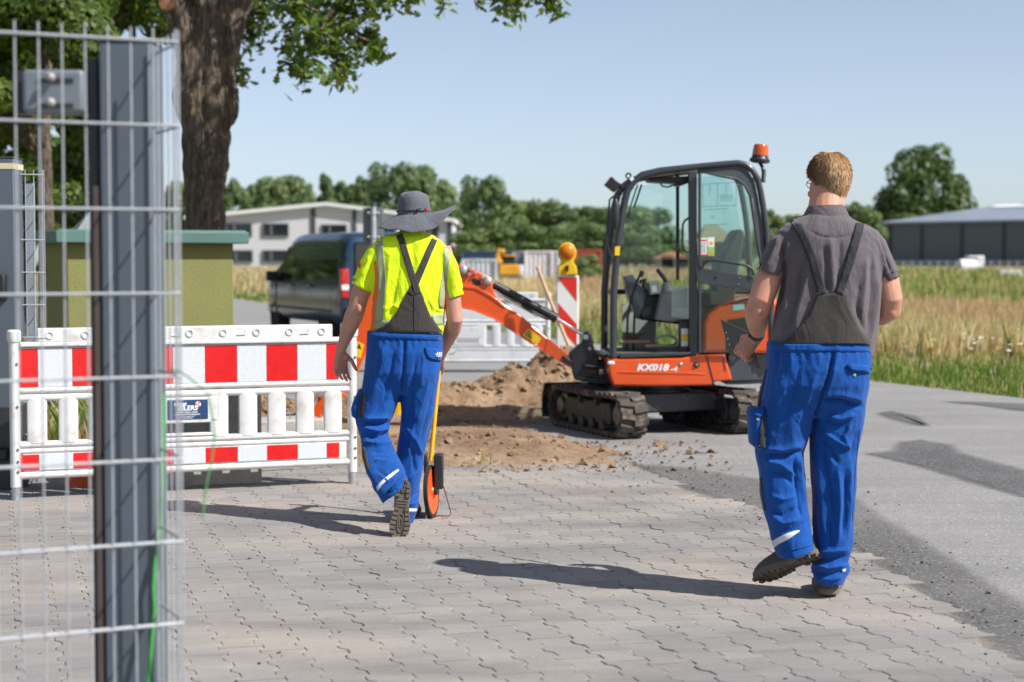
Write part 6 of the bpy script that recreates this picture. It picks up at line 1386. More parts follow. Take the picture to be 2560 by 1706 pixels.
sub('orange_side_panel', [(935, 655, 940, 652), (938, 690, 945, 690), (935, 732, 944, 732), (928, 775, 940, 775), (924, 830, 936, 830)], .0012, mat_hio, ac=4)
sub('orange_side_panel', [(1112, 700, 1117, 700), (1110, 745, 1117, 745), (1108, 800, 1111, 800)], .0012, mat_hio, ac=4)
sub('sleeve_hem', [(878, 703, 889, 708), (877, 708, 889, 713)], .0012, mat_hio, ac=4)
sub('sleeve_badge', [(896, 657, 903, 660), (894, 668, 901, 671)], .0015, M('badge_red', (.5, .01, .02), .5), ac=3)
# trousers
Q = MB()
loftpx(Q, [(915, 826, 1109, 830, -.005, .146), (915, 850, 1108, 852, -.005, .155), (915, 880, 1105, 880, -.01, .160), (911, 930, 1098, 930, -.01, .155), (908, 960, 1093, 960, 0, .135), (930, 985, 1080, 985, 0, .10)], YL, 26)
loftpx(Q, cup([(911, 930, 1010, 930, -.01, .130), (905, 975, 1006, 975, -.01, .125), (893, 1020, 992, 1020, -.015, .115), (888, 1048, 978, 1050, -.02, .11), (898, 1086, 970, 1086, -.04, .105), (904, 1115, 982, 1116, -.08, .105), (906, 1145, 995, 1140, -.14, .105), (914, 1178, 1007, 1168, -.22, .105), (934, 1222, 1016, 1195, -.30, .105), (956, 1258, 1019, 1206, -.36, .105)], -24, .82), YL, 22)
loftpx(Q, cup([(990, 930, 1098, 930, .01, .130), (1000, 975, 1091, 975, .01, .120), (1003, 1033, 1084, 1033, .02, .11), (999, 1087, 1071, 1087, .04, .105), (990, 1135, 1062, 1135, .06, .10), (985, 1183, 1055, 1183, .07, .10), (985, 1215, 1049, 1215, .07, .10), (984, 1272, 1044, 1272, .07, .10), (986, 1305, 1034, 1306, .07, .095)], -24, .82), YL, 22)
me = union(Q, .0052, 2)
folds(me, [([(1010, 850), (1008, 920), (1003, 985)], 4, -.010), ([(960, 860), (955, 920), (930, 990)], 8, .007), ([(985, 870), (975, 930), (960, 1000), (940, 1030)], 7, -.007), ([(1060, 880), (1055, 930), (1050, 975)], 7, .006), ([(1040, 900), (1030, 960), (1025, 1040)], 6, -.007), ([(1070, 950), (1055, 1010), (1040, 1060)], 7, .008), ([(1080, 990), (1062, 1060), (1050, 1110)], 6, -.006),
           ([(908, 1048), (945, 1046), (972, 1042)], 6, .014), ([(905, 1058), (940, 1062), (968, 1056)], 4, -.014), ([(908, 1070), (945, 1078), (972, 1070)], 5, .012), ([(915, 1092), (945, 1094), (975, 1080)], 4, -.012), ([(912, 1104), (950, 1112), (985, 1106)], 5, .010), ([(930, 1130), (960, 1128), (985, 1120)], 4, -.008), ([(935, 1150), (965, 1155), (995, 1140)], 5, .008), ([(940, 1170), (965, 1190), (1000, 1180)], 5, -.006), ([(945, 1185), (970, 1205), (1005, 1190)], 5, .006),
           ([(1010, 1060), (1040, 1100), (1055, 1140)], 5, .007), ([(1005, 1080), (1030, 1130), (1040, 1190)], 5, -.006), ([(1040, 1020), (1030, 1090), (1020, 1140)], 5, .006), ([(1045, 1180), (1020, 1200)], 4, .006), ([(1048, 1230), (1025, 1245)], 4, -.007), ([(1046, 1255), (1022, 1262)], 4, .007)] +
      [([(920 + i * 9, 838), (921 + i * 9, 872)], 2.4, (.0018 if i % 2 else -.0014)) for i in range(21)], noise=(.0045, 4.5))
tQ = bvh(me); trs1 = finish('trousers', me, mat_trs, p1)
tSQ = bvh(shirt1.data); tSQ = None
def worldbvh(objs):
    ms = []
    for o in objs:
        m = o.data.copy(); m.transform(wm(o)); ms.append(m)
    t = bvh(*ms)
    for m in ms: bpy.data.meshes.remove(m)
    return t
tA = worldbvh([shirt1, trs1])
bib = drape('bib', [(1016, 732, 1054, 732), (1013, 742, 1058, 742), (1005, 754, 1061, 754), (995, 775, 1070, 775), (985, 791, 1076, 790), (972, 806, 1086, 804), (957, 817, 1094, 816), (940, 826, 1103, 826), (930, 832, 1106, 834)], tS, .006, mat_bib, p1, .005, 14, 2)
drape('bib_seam', [(1033.5, 736, 1036.5, 736), (1034.5, 828, 1037.5, 828)], worldbvh([shirt1, bib]), .004, mat_strap, bib, .003, 2)
tB = worldbvh([shirt1, bib])
drape('strap', band([(1086, 599), (1072, 630), (1052, 678), (1038, 712), (1024, 736)], 15.5), tB, .004, mat_bib, p1, .004, 5, 1)
tB2 = worldbvh([shirt1] + [c for c in p1.children if c.name.startswith(('strap', 'bib'))])
drape('strap', band([(994, 578), (1005, 605), (1018, 650), (1030, 690), (1040, 720), (1045, 736)], 16.5), tB2, .004, mat_bib, p1, .004, 5, 1)
drape('waistband', [(914, 834, 1110, 838), (915, 839, 1109, 842), (916, 848, 1108, 852)], tQ, .001, mat_trs, trs1, .0025, 24)
drape('back_pocket', [(1062, 868, 1106, 874), (1063, 880, 1104, 888), (1068, 892, 1102, 900), (1078, 898, 1100, 903)], tQ, .004, mat_trs, trs1, .006, 8)
pk = worldbvh([trs1] + list(trs1.children)); 
def on(tree, u, v): h = tree.ray_cast(CAM, ray(u, v).normalized(), 30); return h[0], h[1]
h_, n_ = on(pk, 1089, 886)
if h_: text('pocket_lettering', 'FHB', mat_prn, frame(h_ - ray(1089, 886).normalized() * .010, Vector((1, .25, -.12)), -ray(1089, 886)), .034, p1, .0006, .0006, .15, 1.1)
e = MB(); e.loft([hring(*r) for r in [(896, 974, 922, 968, YL - .02, .06), (884, 1000, 915, 1000, YL - .02, .075), (878, 1020, 908, 1020, YL - .02, .08), (879, 1038, 904, 1042, YL - .02, .075), (888, 1046, 902, 1047, YL - .02, .06)]]); me = union(e, .006, 2); finish('cargo_pocket', me, mat_trs, trs1)
drape('pocket_side', [(902, 985, 914, 985), (897, 1015, 911, 1015), (897, 1043, 908, 1043)], worldbvh([trs1] + list(trs1.children)), .003, mat_strap, trs1, .003, 3)
drape('knee_patch', [(905, 1118, 912, 1118), (907, 1145, 919, 1148), (915, 1172, 925, 1178)], tQ, .002, mat_bib, trs1, .003, 3)
drape('reflective_piping', [(941, 1218, 945, 1228), (950, 1206, 953, 1214), (968, 1191, 971, 1199), (985, 1179, 987, 1186), (996, 1173, 997, 1178)], tQ, .002, mat_cuffr, trs1, .002, 3)
drape('reflective_piping', [(1018, 1272, 1042, 1272), (1018, 1281, 1041, 1281)], tQ, .002, mat_cuffr, trs1, .002, 4)
drape('seat_seam', band([(1011, 852), (1010, 910), (1004, 980)], 1.4), tQ, .0008, mat_seam, trs1, .0015, 1)
# boots
hc = at(1008, 1216, YL - .42); tc_ = at(995, 1338, YL - .44)
shoe(hc, (tc_ - hc).normalized(), (0.05, -1, .04), p1, .30, .108)
g_ = gnd(1016, 1300); shoe((g_.x, g_.y - .02, .012), (.08, 1, -.02), (0, 0, -1), p1, .30, .104, False)
# hat
HO = at(1034, 533, YL + .04)
e = MB(); e.loft([[HO + Vector((.083 * k * math.cos(t) * (1.0 + .03 * math.cos(3 * t)), .102 * k * math.sin(t) + yo, z)) for t in np.linspace(0, 2 * math.pi, 29)[:-1]] for k, z, yo in ((1.06, -.02, 0), (1.05, .01, 0), (1.03, .045, 0), (.97, .075, -.004), (.82, .098, -.006), (.55, .110, -.008), (.2, .114, -.008))])
for q in e.v:
    q += (q - HO).normalized() * float(fbm(np.array([[q.x * 22, q.y * 22, q.z * 30]]), 2)[0]) * .010
hat = e.build('hat', mat_hat, p1, True, smooth=60)
e = MB(); th = np.linspace(0, 360, 73)[:-1]; rad = np.interp(th, [0, 20, 45, 90, 135, 180, 225, 252, 270, 288, 303, 318, 332, 360], [.225, .215, .195, .165, .17, .182, .200, .200, .194, .190, .196, .220, .236, .225]); zz = np.interp(th, [0, 20, 45, 90, 135, 180, 225, 252, 270, 288, 303, 318, 332, 360], [.040, .035, .012, -.015, -.045, -.078, -.086, -.094, -.098, -.098, -.086, -.040, .006, .040])
def bring(k, up): 
    out = []
    for i, a in enumerate(th):
        t = R(a); r0 = np.array([.087 * math.cos(t), .107 * math.sin(t)]); r1 = np.array([rad[i] * math.cos(t), rad[i] * .98 * math.sin(t)]); p = r0 * (1 - k) + r1 * k; z = -.012 * (1 - k) + zz[i] * (k ** 1.15) + .004 * math.sin(9 * t) * k + up; out.append(HO + Vector((p[0], p[1], z)))
    return out
rows = [bring(k, .003) for k in (0, .15, .3, .5, .7, .86, .95, 1.0)] + [bring(k, -.003) for k in (1.0, .95, .8, .5, .2, 0)]
e.loft(rows, False); e.build('brim', mat_hat, hat, True, smooth=70)
e = MB(); e.tube([HO + Vector((.0895 * math.cos(t), .110 * math.sin(t), .006 - .004 * math.sin(t))) for t in np.linspace(0, 6.283, 37)[:-1]], .0035, 6, closed=True); e.ell(HO + Vector((.028, -.110, .012)), (.010, .008, .008)); e.tube([HO + Vector((.03, -.112, .012)), HO + Vector((.045, -.112, .022))], .003, 5); e.tube([HO + Vector((.026, -.112, .012)), HO + Vector((.012, -.114, -.004))], .003, 5); e.build('hat_cord', mat_strap, hat, True)
e = MB(); c = HO + Vector((.071, -.071, .020)); nn = Vector((.72, -.69, .1)); e.add([frame(c + nn * .004, (.69, .72, 0), nn) @ Vector((.009 * math.cos(t), .011 * math.sin(t), 0)) for t in np.linspace(0, 6.283, 13)[:-1]], [list(range(12))]); bo = e.build('hat_badge', MATS['badge_red'], hat, True)

# ------------------------------------------------------------------ measuring wheel held by the left worker
gw = gnd(1080, 1294); root = empty('measuring_wheel', (gw.x, gw.y, 0), 0, 'orange measuring wheel with a yellow pole held by the left worker', 'measuring wheel')
wy = gw.y; wr = .142; wc = Vector((gw.x - .004, wy, wr + .002)); wax = Vector((.98, -.19, .06)).normalized()
e = MB(); e.lathe([(wr - .016, -.012), (wr, -.010), (wr, .010), (wr - .016, .012)], wc, wax, 36, cap=False); e.lathe([(wr - .016, .012), (wr - .018, 0), (wr - .016, -.012)], wc, wax, 36, cap=False); wo1 = e.build('tyre', mat_tyre, root, True)
e = MB(); e.lathe([(wr - .017, -.010), (wr - .03, -.004), (.03, -.006), (.02, -.02), (.001, -.02)], wc, wax, 32); e.lathe([(wr - .017, .010), (wr - .03, .004), (.03, .006), (.02, .02), (.001, .02)], wc, wax, 32); di = e.build('wheel_disc', M('wheel_orange', (.85, .10, .012), .4, var=.06), root, True)
e = MB(); x2 = wax.orthogonal().normalized(); y2 = wax.cross(x2)
for k_ in range(5):
    t = k_ * 1.2566; d_ = x2 * math.cos(t) + y2 * math.sin(t); e.tube([wc + d_ * .025 - wax * .009, wc + d_ * .108 - wax * .006], .007, 6)
e.build('rib', MATS['wheel_orange'], di, True)
e = MB(); e.lathe([(.022, -.036), (.022, .036)], wc, wax, 12); e.build('hub', mat_blk, root, True)
for s in (-.03, .03):
    e = MB(); e.tube([wc + wax * s, wc + wax * s + Vector((0, 0, .12)), wc + wax * s * .6 + Vector((0, .0, .165))], .006, 6); e.build('fork', mat_steel, root, True)
pb, pt = at(1077, 1152, wy), at(1100, 898, YL + .32); e = MB(); e.tube([pb, pb.lerp(pt, .5), pt], .0125, 12); e.build('pole', M('pole_yellow', (.82, .42, .01), .4, var=.06), root, True)
e = MB(); d_ = (pt - pb).normalized(); e.tube([pt - d_ * .02, pt + d_ * .10, pt + d_ * .15 + Vector((.0, -.03, 0))], .017, 10); e.build('grip', mat_blk, root, True)
c = at(1097, 1178, wy + .03); e = MB(); e.box(c, (.05, .09, .19)); e.build('counter_box', mat_blk, root, True, bevel=.008); c = at(1064, 1160, wy + .02); e = MB(); e.box(c, (.02, .05, .10)); e.build('bracket', mat_blk, root, True, bevel=.004)
e = MB(); e.tube([at(1098, 1178, wy), at(1108, 1215, wy), at(1122, 1262, wy - .03), at(1128, 1284, wy - .05), at(1122, 1291, wy - .07), at(1096, 1289, wy - .10), at(1076, 1297, wy - .10), at(1065, 1296, wy - .10), at(1062, 1240, wy - .03), at(1062, 1180, wy)], .0035, 6); e.build('stand', M('stand_brown', (.10, .05, .04), .5, metal=.5), root, True)

# ------------------------------------------------------------------ right worker (grey polo)
YR = 7.2
W2o = Vector((at(2045, 1200, YR).x, YR, 0))
B = MB(); HC = at(2072, 467, YR + .05)
T2 = head(B, HC, R(15), R(2), 1.0, (.90, .94, 1.03))
limbpx(B, [(2068, 470, .03, .064), (2066, 510, .015, .073), (2064, 545, .0, .080), (2062, 570, 0, .09)], YR, 18)
loftpx(B, [(2010, 555, 2118, 555, 0, .06), (1975, 585, 2165, 585, 0, .085), (1960, 640, 2185, 640, 0, .10), (1962, 740, 2180, 740, 0, .11), (1945, 860, 2165, 860, 0, .12), (1940, 980, 2150, 980, 0, .12)], YR)
limbpx(B, [(1972, 606, 0, .045), (1941, 655, -.005, .047), (1919, 702, -.02, .055), (1903, 750, -.03, .052), (1897, 772, -.01, .052), (1893, 792, .06, .051), (1893, 812, .14, .043), (1894, 832, .21, .031), (1891, 842, .235, .029)], YR, 18)
B.ell(at(1895, 772, YR - .045), (.024, .022, .034))
limbpx(B, [(2176, 608, 0, .045), (2198, 652, -.005, .046), (2217, 706, -.02, .053), (2226, 750, -.03, .050), (2224, 772, -.01, .050), (2205, 785, .07, .048), (2170, 792, .16, .040), (2130, 800, .22, .030)], YR, 18)
B.ell(at(2227, 776, YR - .035), (.024, .022, .03))
hand(B, at(1890, 845, YR + .24), (-.55, .30, -.60), (-.45, .55, .60), True, (.55, .75, .85, .95), .03, .7)
hand(B, at(2120, 802, YR + .24), (-.9, .2, -.1), (0, .3, .9), False, (.5, .55, .6, .6), .04, .6)
limbpx(B, [(1985, 980, 0, .08), (1950, 1140, 0, .045), (1980, 1340, -.045, .035), (1995, 1395, -.06, .035)], YR); limbpx(B, [(2100, 980, 0, .08), (2085, 1160, .01, .045), (2072, 1440, .01, .035)], YR)
me = union(B, .0042, 2)
p2 = finish('person', me, mat_skin2, None); me.transform(Matrix.Translation(-W2o)); p2.location = W2o
tag(p2, 'fair-haired worker in grey polo shirt and blue trousers holding a dark clipboard', 'person')
S = MB()
loftpx(S, [(2020, 520, 2106, 519, .015, .074), (2014, 536, 2113, 533, .01, .082), (1990, 549, 2130, 548, 0, .10), (1962, 561, 2165, 562, 0, .115), (1942, 580, 2192, 580, 0, .128), (1938, 615, 2204, 615, 0, .142), (1944, 660, 2207, 660, 0, .150), (1952, 710, 2203, 710, 0, .155), (1940, 772, 2197, 772, -.005, .162), (1930, 830, 2191, 830, -.005, .168), (1923, 864, 2188, 858, -.005, .168), (1926, 895, 2180, 890, 0, .160)], YR, 26)
slL = cup([(1955, 575, 2000, 600, 0, .085), (1925, 598, 1982, 630, 0, .085), (1908, 630, 1966, 655, -.005, .080), (1896, 660, 1956, 680, -.01, .073), (1891, 675, 1951, 694, -.012, .070)], -20, .86)
slR = cup([(2150, 600, 2190, 575, 0, .085), (2165, 628, 2212, 602, 0, .085), (2180, 660, 2228, 640, -.005, .080), (2196, 690, 2241, 675, -.01, .073), (2201, 708, 2246, 692, -.012, .070)], -20, .86)
sleeve(S, slL, YR); sleeve(S, slR, YR)
me = union(S, .0062, 3)
folds(me, [([(1958, 600), (1960, 680), (1950, 760)], 6, -.014), ([(1975, 600), (1960, 650), (1945, 680)], 6, .008), ([(1950, 590), (1930, 640), (1915, 670)], 7, .008), ([(1940, 605), (1918, 650), (1905, 672)], 4, -.006), ([(1985, 640), (1972, 720), (1962, 800), (1955, 850)], 9, .010), ([(2005, 660), (1995, 740), (1975, 820)], 7, -.008), ([(2030, 620), (2022, 680), (2000, 760), (1985, 830)], 8, .008),
           ([(2075, 590), (2080, 660), (2085, 730)], 9, .007), ([(2060, 610), (2066, 680), (2068, 730)], 6, -.006), ([(2100, 600), (2098, 660), (2092, 720)], 6, -.006), ([(2165, 640), (2160, 720), (2150, 800)], 8, .009), ([(2180, 650), (2178, 730), (2170, 820)], 6, -.008), ([(2192, 690), (2190, 760), (2180, 840)], 6, .009), ([(2150, 700), (2140, 770), (2160, 830)], 6, -.007), ([(2185, 590), (2205, 620), (2215, 650)], 6, .006), ([(2200, 600), (2222, 660), (2230, 690)], 5, -.006),
           ([(2020, 575), (2050, 592), (2090, 596), (2125, 588)], 2.2, -.004), ([(2208, 690), (2240, 675)], 3, .006)], noise=(.0042, 4.5))
tS = bvh(me); polo = finish('polo_shirt', me, mat_polo, p2)
e = MB(); rows = [hring(2015 - q, 540 + a, 2113 + q, 536 + a, YR + .010, .090 + q / 600, 28, 2.1) for a, q in ((7, 8), (0, 7), (-10, 2), (-19, -3), (-24, -6), (-22, -10), (-8, -9))]
e.loft(rows, False); e.build('collar', mat_polo, polo, True, smooth=70)
Q = MB()
loftpx(Q, [(1918, 852, 2178, 853, -.005, .171), (1917, 880, 2178, 880, -.01, .178), (1915, 920, 2176, 920, -.015, .185), (1905, 960, 2172, 960, -.015, .178), (1899, 1000, 2164, 1000, -.005, .150), (1925, 1040, 2140, 1040, 0, .11)], YR, 28)
loftpx(Q, cup([(1905, 960, 2048, 960, -.01, .150), (1897, 1000, 2040, 1000, -.01, .140), (1890, 1060, 2030, 1060, -.01, .125), (1887, 1100, 2018, 1100, -.005, .118), (1889, 1130, 2006, 1130, 0, .112), (1897, 1177, 2007, 1177, 0, .108), (1902, 1231, 2013, 1231, -.01, .105), (1910, 1275, 2021, 1272, -.025, .105), (1922, 1320, 2028, 1314, -.04, .105), (1936, 1369, 2033, 1355, -.055, .105), (1947, 1398, 2035, 1371, -.06, .105)], -26, .82), YR, 24)
loftpx(Q, cup([(2030, 960, 2173, 960, -.01, .150), (2028, 1000, 2163, 1000, 0, .138), (2027, 1065, 2155, 1065, .005, .122), (2029, 1132, 2144, 1132, .01, .112), (2030, 1177, 2141, 1177, .01, .108), (2033, 1235, 2138, 1235, .01, .105), (2030, 1311, 2133, 1311, .01, .105), (2033, 1365, 2128, 1365, .01, .104), (2031, 1400, 2116, 1400, .01, .102), (2025, 1424, 2121, 1422, .005, .104), (2032, 1444, 2110, 1442, .005, .098), (2036, 1456, 2107, 1454, .005, .094)], -26, .82), YR, 24)
me = union(Q, .0055, 2)
folds(me, [([(2082, 880), (2072, 950), (2050, 1010), (2028, 1075)], 4.5, -.014), ([(2092, 880), (2080, 950), (2060, 1000)], 5, .006), ([(1960, 890), (1955, 960), (1940, 1040)], 11, .007), ([(2000, 900), (1985, 980), (1960, 1060)], 10, -.006), ([(2040, 930), (2020, 1000), (1990, 1060)], 9, .007),
           ([(2056, 1003), (2100, 1004), (2152, 1016)], 6, -.016), ([(2056, 990), (2100, 985), (2155, 1000)], 9, .010), ([(2070, 1038), (2100, 1048), (2135, 1036)], 5, .011), ([(2062, 1050), (2085, 1062), (2110, 1060)], 4, -.009), ([(2055, 1075), (2085, 1098), (2120, 1120)], 5, .010), ([(2050, 1095), (2075, 1120), (2095, 1160)], 5, -.009), ([(2125, 1060), (2110, 1090), (2125, 1125)], 5, .008), ([(2140, 1080), (2128, 1140)], 5, -.006),
           ([(1912, 1136), (1960, 1140), (2004, 1128)], 5, -.015), ([(1908, 1122), (1960, 1126), (2004, 1112)], 7, .009), ([(1915, 1152), (1950, 1160), (1990, 1190)], 6, .010), ([(1925, 1180), (1960, 1185), (1985, 1215)], 5, -.008), ([(1995, 1140), (2002, 1200), (2012, 1260)], 5, .009), ([(1985, 1150), (1993, 1220), (2002, 1290)], 5, -.010), ([(1930, 1240), (1960, 1250), (1990, 1240)], 5, .007), ([(1925, 1275), (1955, 1292), (1985, 1270)], 5, -.008), ([(1928, 1290), (1960, 1310), (1995, 1300)], 6, .010), ([(1950, 1330), (1985, 1325), (2015, 1305)], 5, -.006),
           ([(2055, 1120), (2070, 1200), (2085, 1290)], 6, -.010), ([(2045, 1140), (2055, 1230), (2060, 1330)], 7, .009), ([(2095, 1170), (2100, 1260), (2095, 1360)], 7, .010), ([(2112, 1180), (2112, 1270), (2105, 1340)], 5, -.008), ([(2125, 1150), (2124, 1250), (2120, 1340)], 5, .007), ([(2070, 1300), (2078, 1370)], 5, -.008),
           ([(2035, 1398), (2070, 1402), (2112, 1392)], 5, -.012), ([(2034, 1385), (2075, 1380), (2118, 1374)], 5, .009), ([(2032, 1412), (2070, 1422), (2118, 1412)], 5, .012), ([(2034, 1430), (2072, 1438), (2112, 1428)], 4, -.009), ([(2036, 1446), (2072, 1450), (2108, 1442)], 4, .007)] +
      [([(1922 + i * 11.5, 862), (1923 + i * 11.5, 895 + 12 * (i % 3))], 3.0, (.0022 if i % 2 else -.0018)) for i in range(22)], noise=(.0050, 4.0))
tQ = bvh(me); trs2 = finish('trousers', me, mat_trs, p2)
bib = drape('bib', [(2043, 733, 2114, 733), (2041, 742, 2116, 742), (2030, 773, 2124, 773), (2022, 790, 2130, 788), (2006, 811, 2142, 811), (1985, 833, 2155, 832), (1965, 849, 2168, 847), (1940, 862, 2178, 860)], tS, .007, mat_bib, p2, .006, 16, 2)
tB = worldbvh([polo, bib])
drape('strap', band([(1984, 550), (1992, 562), (2013, 601), (2033, 653), (2046, 700), (2056, 736)], 21), tB, .005, mat_strap, p2, .004, 5, 1); drape('strap', band([(2150, 553), (2149, 566), (2140, 601), (2121, 667), (2108, 705), (2098, 736)], 20), tB, .005, mat_strap, p2, .004, 5, 1)
drape('bib_hem', [(2043, 733, 2114, 733), (2041, 747, 2116, 747)], worldbvh([bib]), .001, mat_bib, bib, .003, 8)
drape('waistband', [(1917, 861, 2178, 861), (1918, 866, 2178, 866), (1918, 880, 2177, 880)], tQ, .001, mat_trs, trs2, .0025, 28)
drape('back_pocket', [(2118, 910, 2185, 914), (2120, 920, 2190, 929), (2128, 928, 2190, 932)], tQ, .006, mat_trs, trs2, .007, 8)
for u_, v_ in ((2136, 938), (2145, 926)):
    h_, n_ = on(tQ, u_, v_)
    if h_: e = MB(); e.lathe([(.007, 0), (.006, .006), (.001, .007)], h_, (0, -1, .1), 10); e.build('stud', mat_steel, trs2, True)
e = MB(); e.loft([hring(*r) for r in [(1869, 1017, 1912, 1022, YR - .02, .06), (1868, 1030, 1912, 1036, YR - .025, .085), (1870, 1070, 1911, 1072, YR - .03, .09), (1873, 1108, 1910, 1112, YR - .025, .085), (1892, 1124, 1908, 1124, YR - .02, .06)]]); me = union(e, .006, 2); cpk = finish('cargo_pocket', me, mat_trs, trs2)
tC = worldbvh([trs2, cpk]); fl = drape('pocket_flap', [(1866, 1016, 1913, 1022), (1868, 1030, 1908, 1036), (1880, 1040, 1898, 1044)], tC, .006, mat_trs, cpk, .006, 6)
drape('pocket_side', [(1905, 1040, 1912, 1040), (1899, 1075, 1913, 1075), (1897, 1122, 1913, 1118)], tC, .003, mat_strap, cpk, .003, 3)
h_, n_ = on(worldbvh([cpk] + ([fl] if fl else [])), 1894, 1048)
if h_: e = MB(); e.lathe([(.007, 0), (.006, .005), (.001, .006)], h_, (0, -1, .1), 10); e.build('stud', mat_steel, cpk, True)
drape('side_stripe', [(1908, 925, 1917, 925), (1900, 958, 1910, 958), (1894, 998, 1902, 998), (1892, 1014, 1900, 1014)], tQ, .002, mat_bib, trs2, .003, 3); drape('side_stripe', [(1900, 1195, 1904, 1195), (1902, 1235, 1908, 1235), (1909, 1275, 1914, 1275)], tQ, .002, mat_bib, trs2, .003, 3)
drape('reflective_piping', [(1931, 1353, 1936, 1370), (1945, 1344, 1948, 1360), (1970, 1333, 1973, 1348), (1990, 1327, 1992, 1334), (1998, 1327, 1999, 1329)], tQ, .002, mat_cuffr, trs2, .002, 4); drape('hem_seam', [(1944, 1384, 2032, 1361), (1945, 1386, 2033, 1363)], tQ, .001, mat_trs, trs2, .003, 10)
drape('reflective_piping', [(2106, 1424, 2114, 1422), (2105, 1432, 2113, 1430)], tQ, .002, mat_cuffr, trs2, .002, 2)
drape('seat_seam', band([(2083, 884), (2074, 940), (2054, 1005), (2032, 1066)], 1.6), tQ, .0008, mat_seam, trs2, .0015, 1); drape('leg_seam', band([(2150, 1070), (2138, 1180), (2131, 1300)], 1.4), tQ, .0008, mat_seam, trs2, .0015, 1)
# boots
g_ = gnd(2072, 1499); shoe((g_.x, g_.y + .03, .012), (.16, 1, -.01), (0, 0, -1), p2, .30, .135, False, .12)
td = Vector((-.70, .52, -.42)).normalized(); hc = at(2030, 1398, YR - .06); shoe(hc, td, (.35, -.62, -.72), p2, .32, .122, True, .15)
# hair: cap plus strands
hm, nth, bh = newmat('blond_hair'); tc2 = nth.nodes.new('ShaderNodeTexCoord').outputs['Object']; g2 = nth.nodes.new('ShaderNodeNewGeometry')
nth.links.new(_mix(nth, .5, _ramp(nth, _noise(nth, _map(nth, tc2, (60, 60, 9)), 3, 5), [(.3, (.56, .34, .165)), (.7, (.80, .54, .29))]), _ramp(nth, g2.outputs['Random Per Island'], [(0, (.50, .30, .14)), (1, (.90, .64, .36))])), bh.inputs['Base Color']); bh.inputs['Roughness'].default_value = .45
hmk = MB(); M24 = Matrix.Rotation(R(13), 3, 'Z')
def scalp(z, t, k=1.0):
    k = k * .965
    zz_ = [-.115, -.085, -.06, -.03, 0, .03, .06, .088, .112, .130, .140]; hw_ = [.056, .060, .066, .071, .076, .079, .079, .074, .059, .038, .014]; f_ = [.09, .09, .094, .094, .094, .096, .094, .085, .064, .036, .012]; b_ = [-.056, -.068, -.082, -.095, -.106, -.110, -.108, -.098, -.078, -.050, -.016]
    hw, f, b = np.interp(z, zz_, hw_), np.interp(z, zz_, f_), np.interp(z, zz_, b_); c, h = (f + b) / 2, (f - b) / 2
    return T2((hw * k * math.cos(t), c + h * k * math.sin(t), z))
def hairline(t):          # lowest z of hair at angle t (t = -90 deg is the back of the head)
    a = abs(((math.degrees(t) + 90 + 180) % 360) - 180); return float(np.interp(a, [0, 50, 70, 80, 95, 110, 130, 180], [-.112, -.100, -.066, .022, .034, .034, .062, .072]))
ths = np.linspace(0, 2 * math.pi, 41)[:-1]; rows = []
for q in np.linspace(0, 1, 12): rows.append([scalp(hairline(t) * (1 - q) + .140 * q if q < .999 else .140, t, 1.055) for t in ths])
hmk.loft(rows, True); hb_ = hmk.build('hair', hm, p2, True, smooth=70)
hs = np.random.default_rng(3); VV = []; crown = Vector((.005, -.055, .118))
for _ in range(11000):
    t = hs.uniform(0, 6.283); zl = hairline(t); z = zl + (.138 - zl) * hs.random() ** .8; r0 = scalp(z, t, 1.03); r0l = r0
    out = (r0 - HC).normalized(); down = Vector((0, 0, -1)); fl_ = (down - out * down.dot(out)); fl_ = fl_.normalized() if fl_.length > .05 else Vector((hs.normal(), hs.normal(), 0)).normalized()
    fl_ = (fl_ + Vector((hs.normal(), hs.normal(), hs.normal())) * .12).normalized(); L_ = min(hs.uniform(.022, .042), z - zl + .010); lift = hs.uniform(.0, .10) if hs.random() > .02 else .35
    p_a = r0; p_b = r0 + fl_ * L_ * .5 + out * (L_ * lift * .5 - L_ * L_ / .64); p_c = r0 + fl_ * L_ + out * (L_ * lift * .35 - L_ * L_ / .16); w_ = fl_.cross(out).normalized() * .00055
    VV.append([p_a - w_, p_a + w_, p_b + w_, p_c, p_b - w_])
me = np_mesh('strands', np.array([[tuple(x) for x in q] for q in VV])); me.materials.append(hm); me.transform(wm(hb_).inverted()); tag(link('strands', me, hb_), kind='stuff')
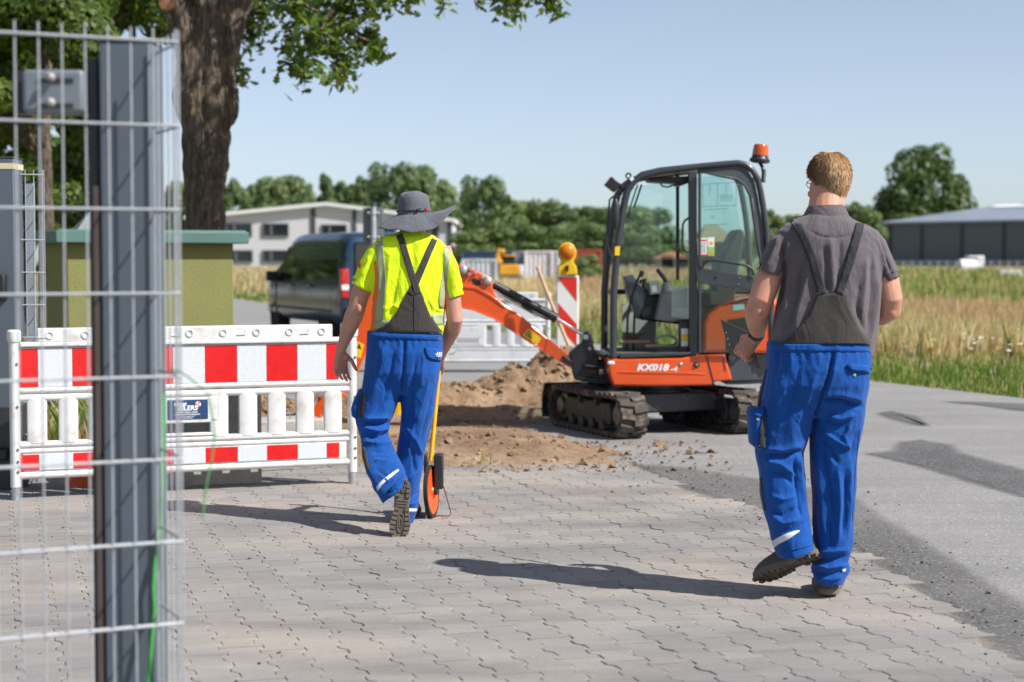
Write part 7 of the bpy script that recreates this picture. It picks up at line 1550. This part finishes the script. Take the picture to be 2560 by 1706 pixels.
# beard, glasses, watch
e = MB(); e.ell(T2((-.036, .048, -.088)), (.026, .045, .024), M24, 10); e.ell(T2((.036, .048, -.088)), (.026, .045, .024), M24, 10); e.ell(T2((0, .080, -.106)), (.034, .024, .020), M24, 10); me = union(e, .005, 2); finish('beard', me, M('beard', (.28, .16, .09), .8, var=.3, scale=60, bmp=.6, bscale=300), p2)
e = MB()
for s in (1, -1):
    e.tube([T2((s * .034 + .024 * math.cos(t), .113, .010 + .017 * math.sin(t))) for t in np.linspace(0, 6.283, 15)[:-1]], .0016, 5, closed=True); e.tube([T2((s * .058, .112, .014)), T2((s * .079, .06, .014)), T2((s * .083, .0, .012)), T2((s * .080, -.018, -.004))], .002, 5)
e.tube([T2((-.01, .114, .014)), T2((.01, .114, .014))], .002, 5); e.build('glasses', mat_dark2, p2, True)
wa = at(1894, 826, YR + .195); wb = at(1892, 838, YR + .225); e = MB(); e.tube([wa, wb], .0335, 20); wt = e.build('wristwatch', mat_blk, p2, True); e = MB(); dd = (wb - wa).normalized(); nn = Vector((-1, -.25, .1)); nn = (nn - dd * nn.dot(dd)).normalized(); e.lathe([(.019, 0), (.019, .008), (.014, .010)], (wa + wb) / 2 + nn * .030, nn, 18); e.build('watch_case', mat_dark2, wt, True)
# clipboard
A_, B_, C_ = at(1801, 798, YR + .53), at(1825, 887, YR + .43), at(1901, 924, YR + .27); D_ = A_ + (C_ - B_); nn = (B_ - A_).cross(C_ - B_).normalized()
root = empty('clipboard', C_, 0, 'dark grey clipboard held by the worker in the grey polo', 'clipboard')
e = MB(); q4 = [A_, B_, C_, D_]; e.add([p + nn * .002 for p in q4] + [p - nn * .002 for p in q4], [(0, 1, 2, 3), (7, 6, 5, 4), (0, 4, 5, 1), (1, 5, 6, 2), (2, 6, 7, 3), (3, 7, 4, 0)]); e.build('board', M('clipboard', (.10, .085, .072), .55, var=.08), root, True, bevel=.002)
for t in (.35, .52, .68):
    c = A_.lerp(B_, t) + (C_ - B_).normalized() * .02; e = MB(); e.lathe([(.005, -.003), (.005, .003)], c, nn, 8); e.build('rivet', mat_steel, root, True)
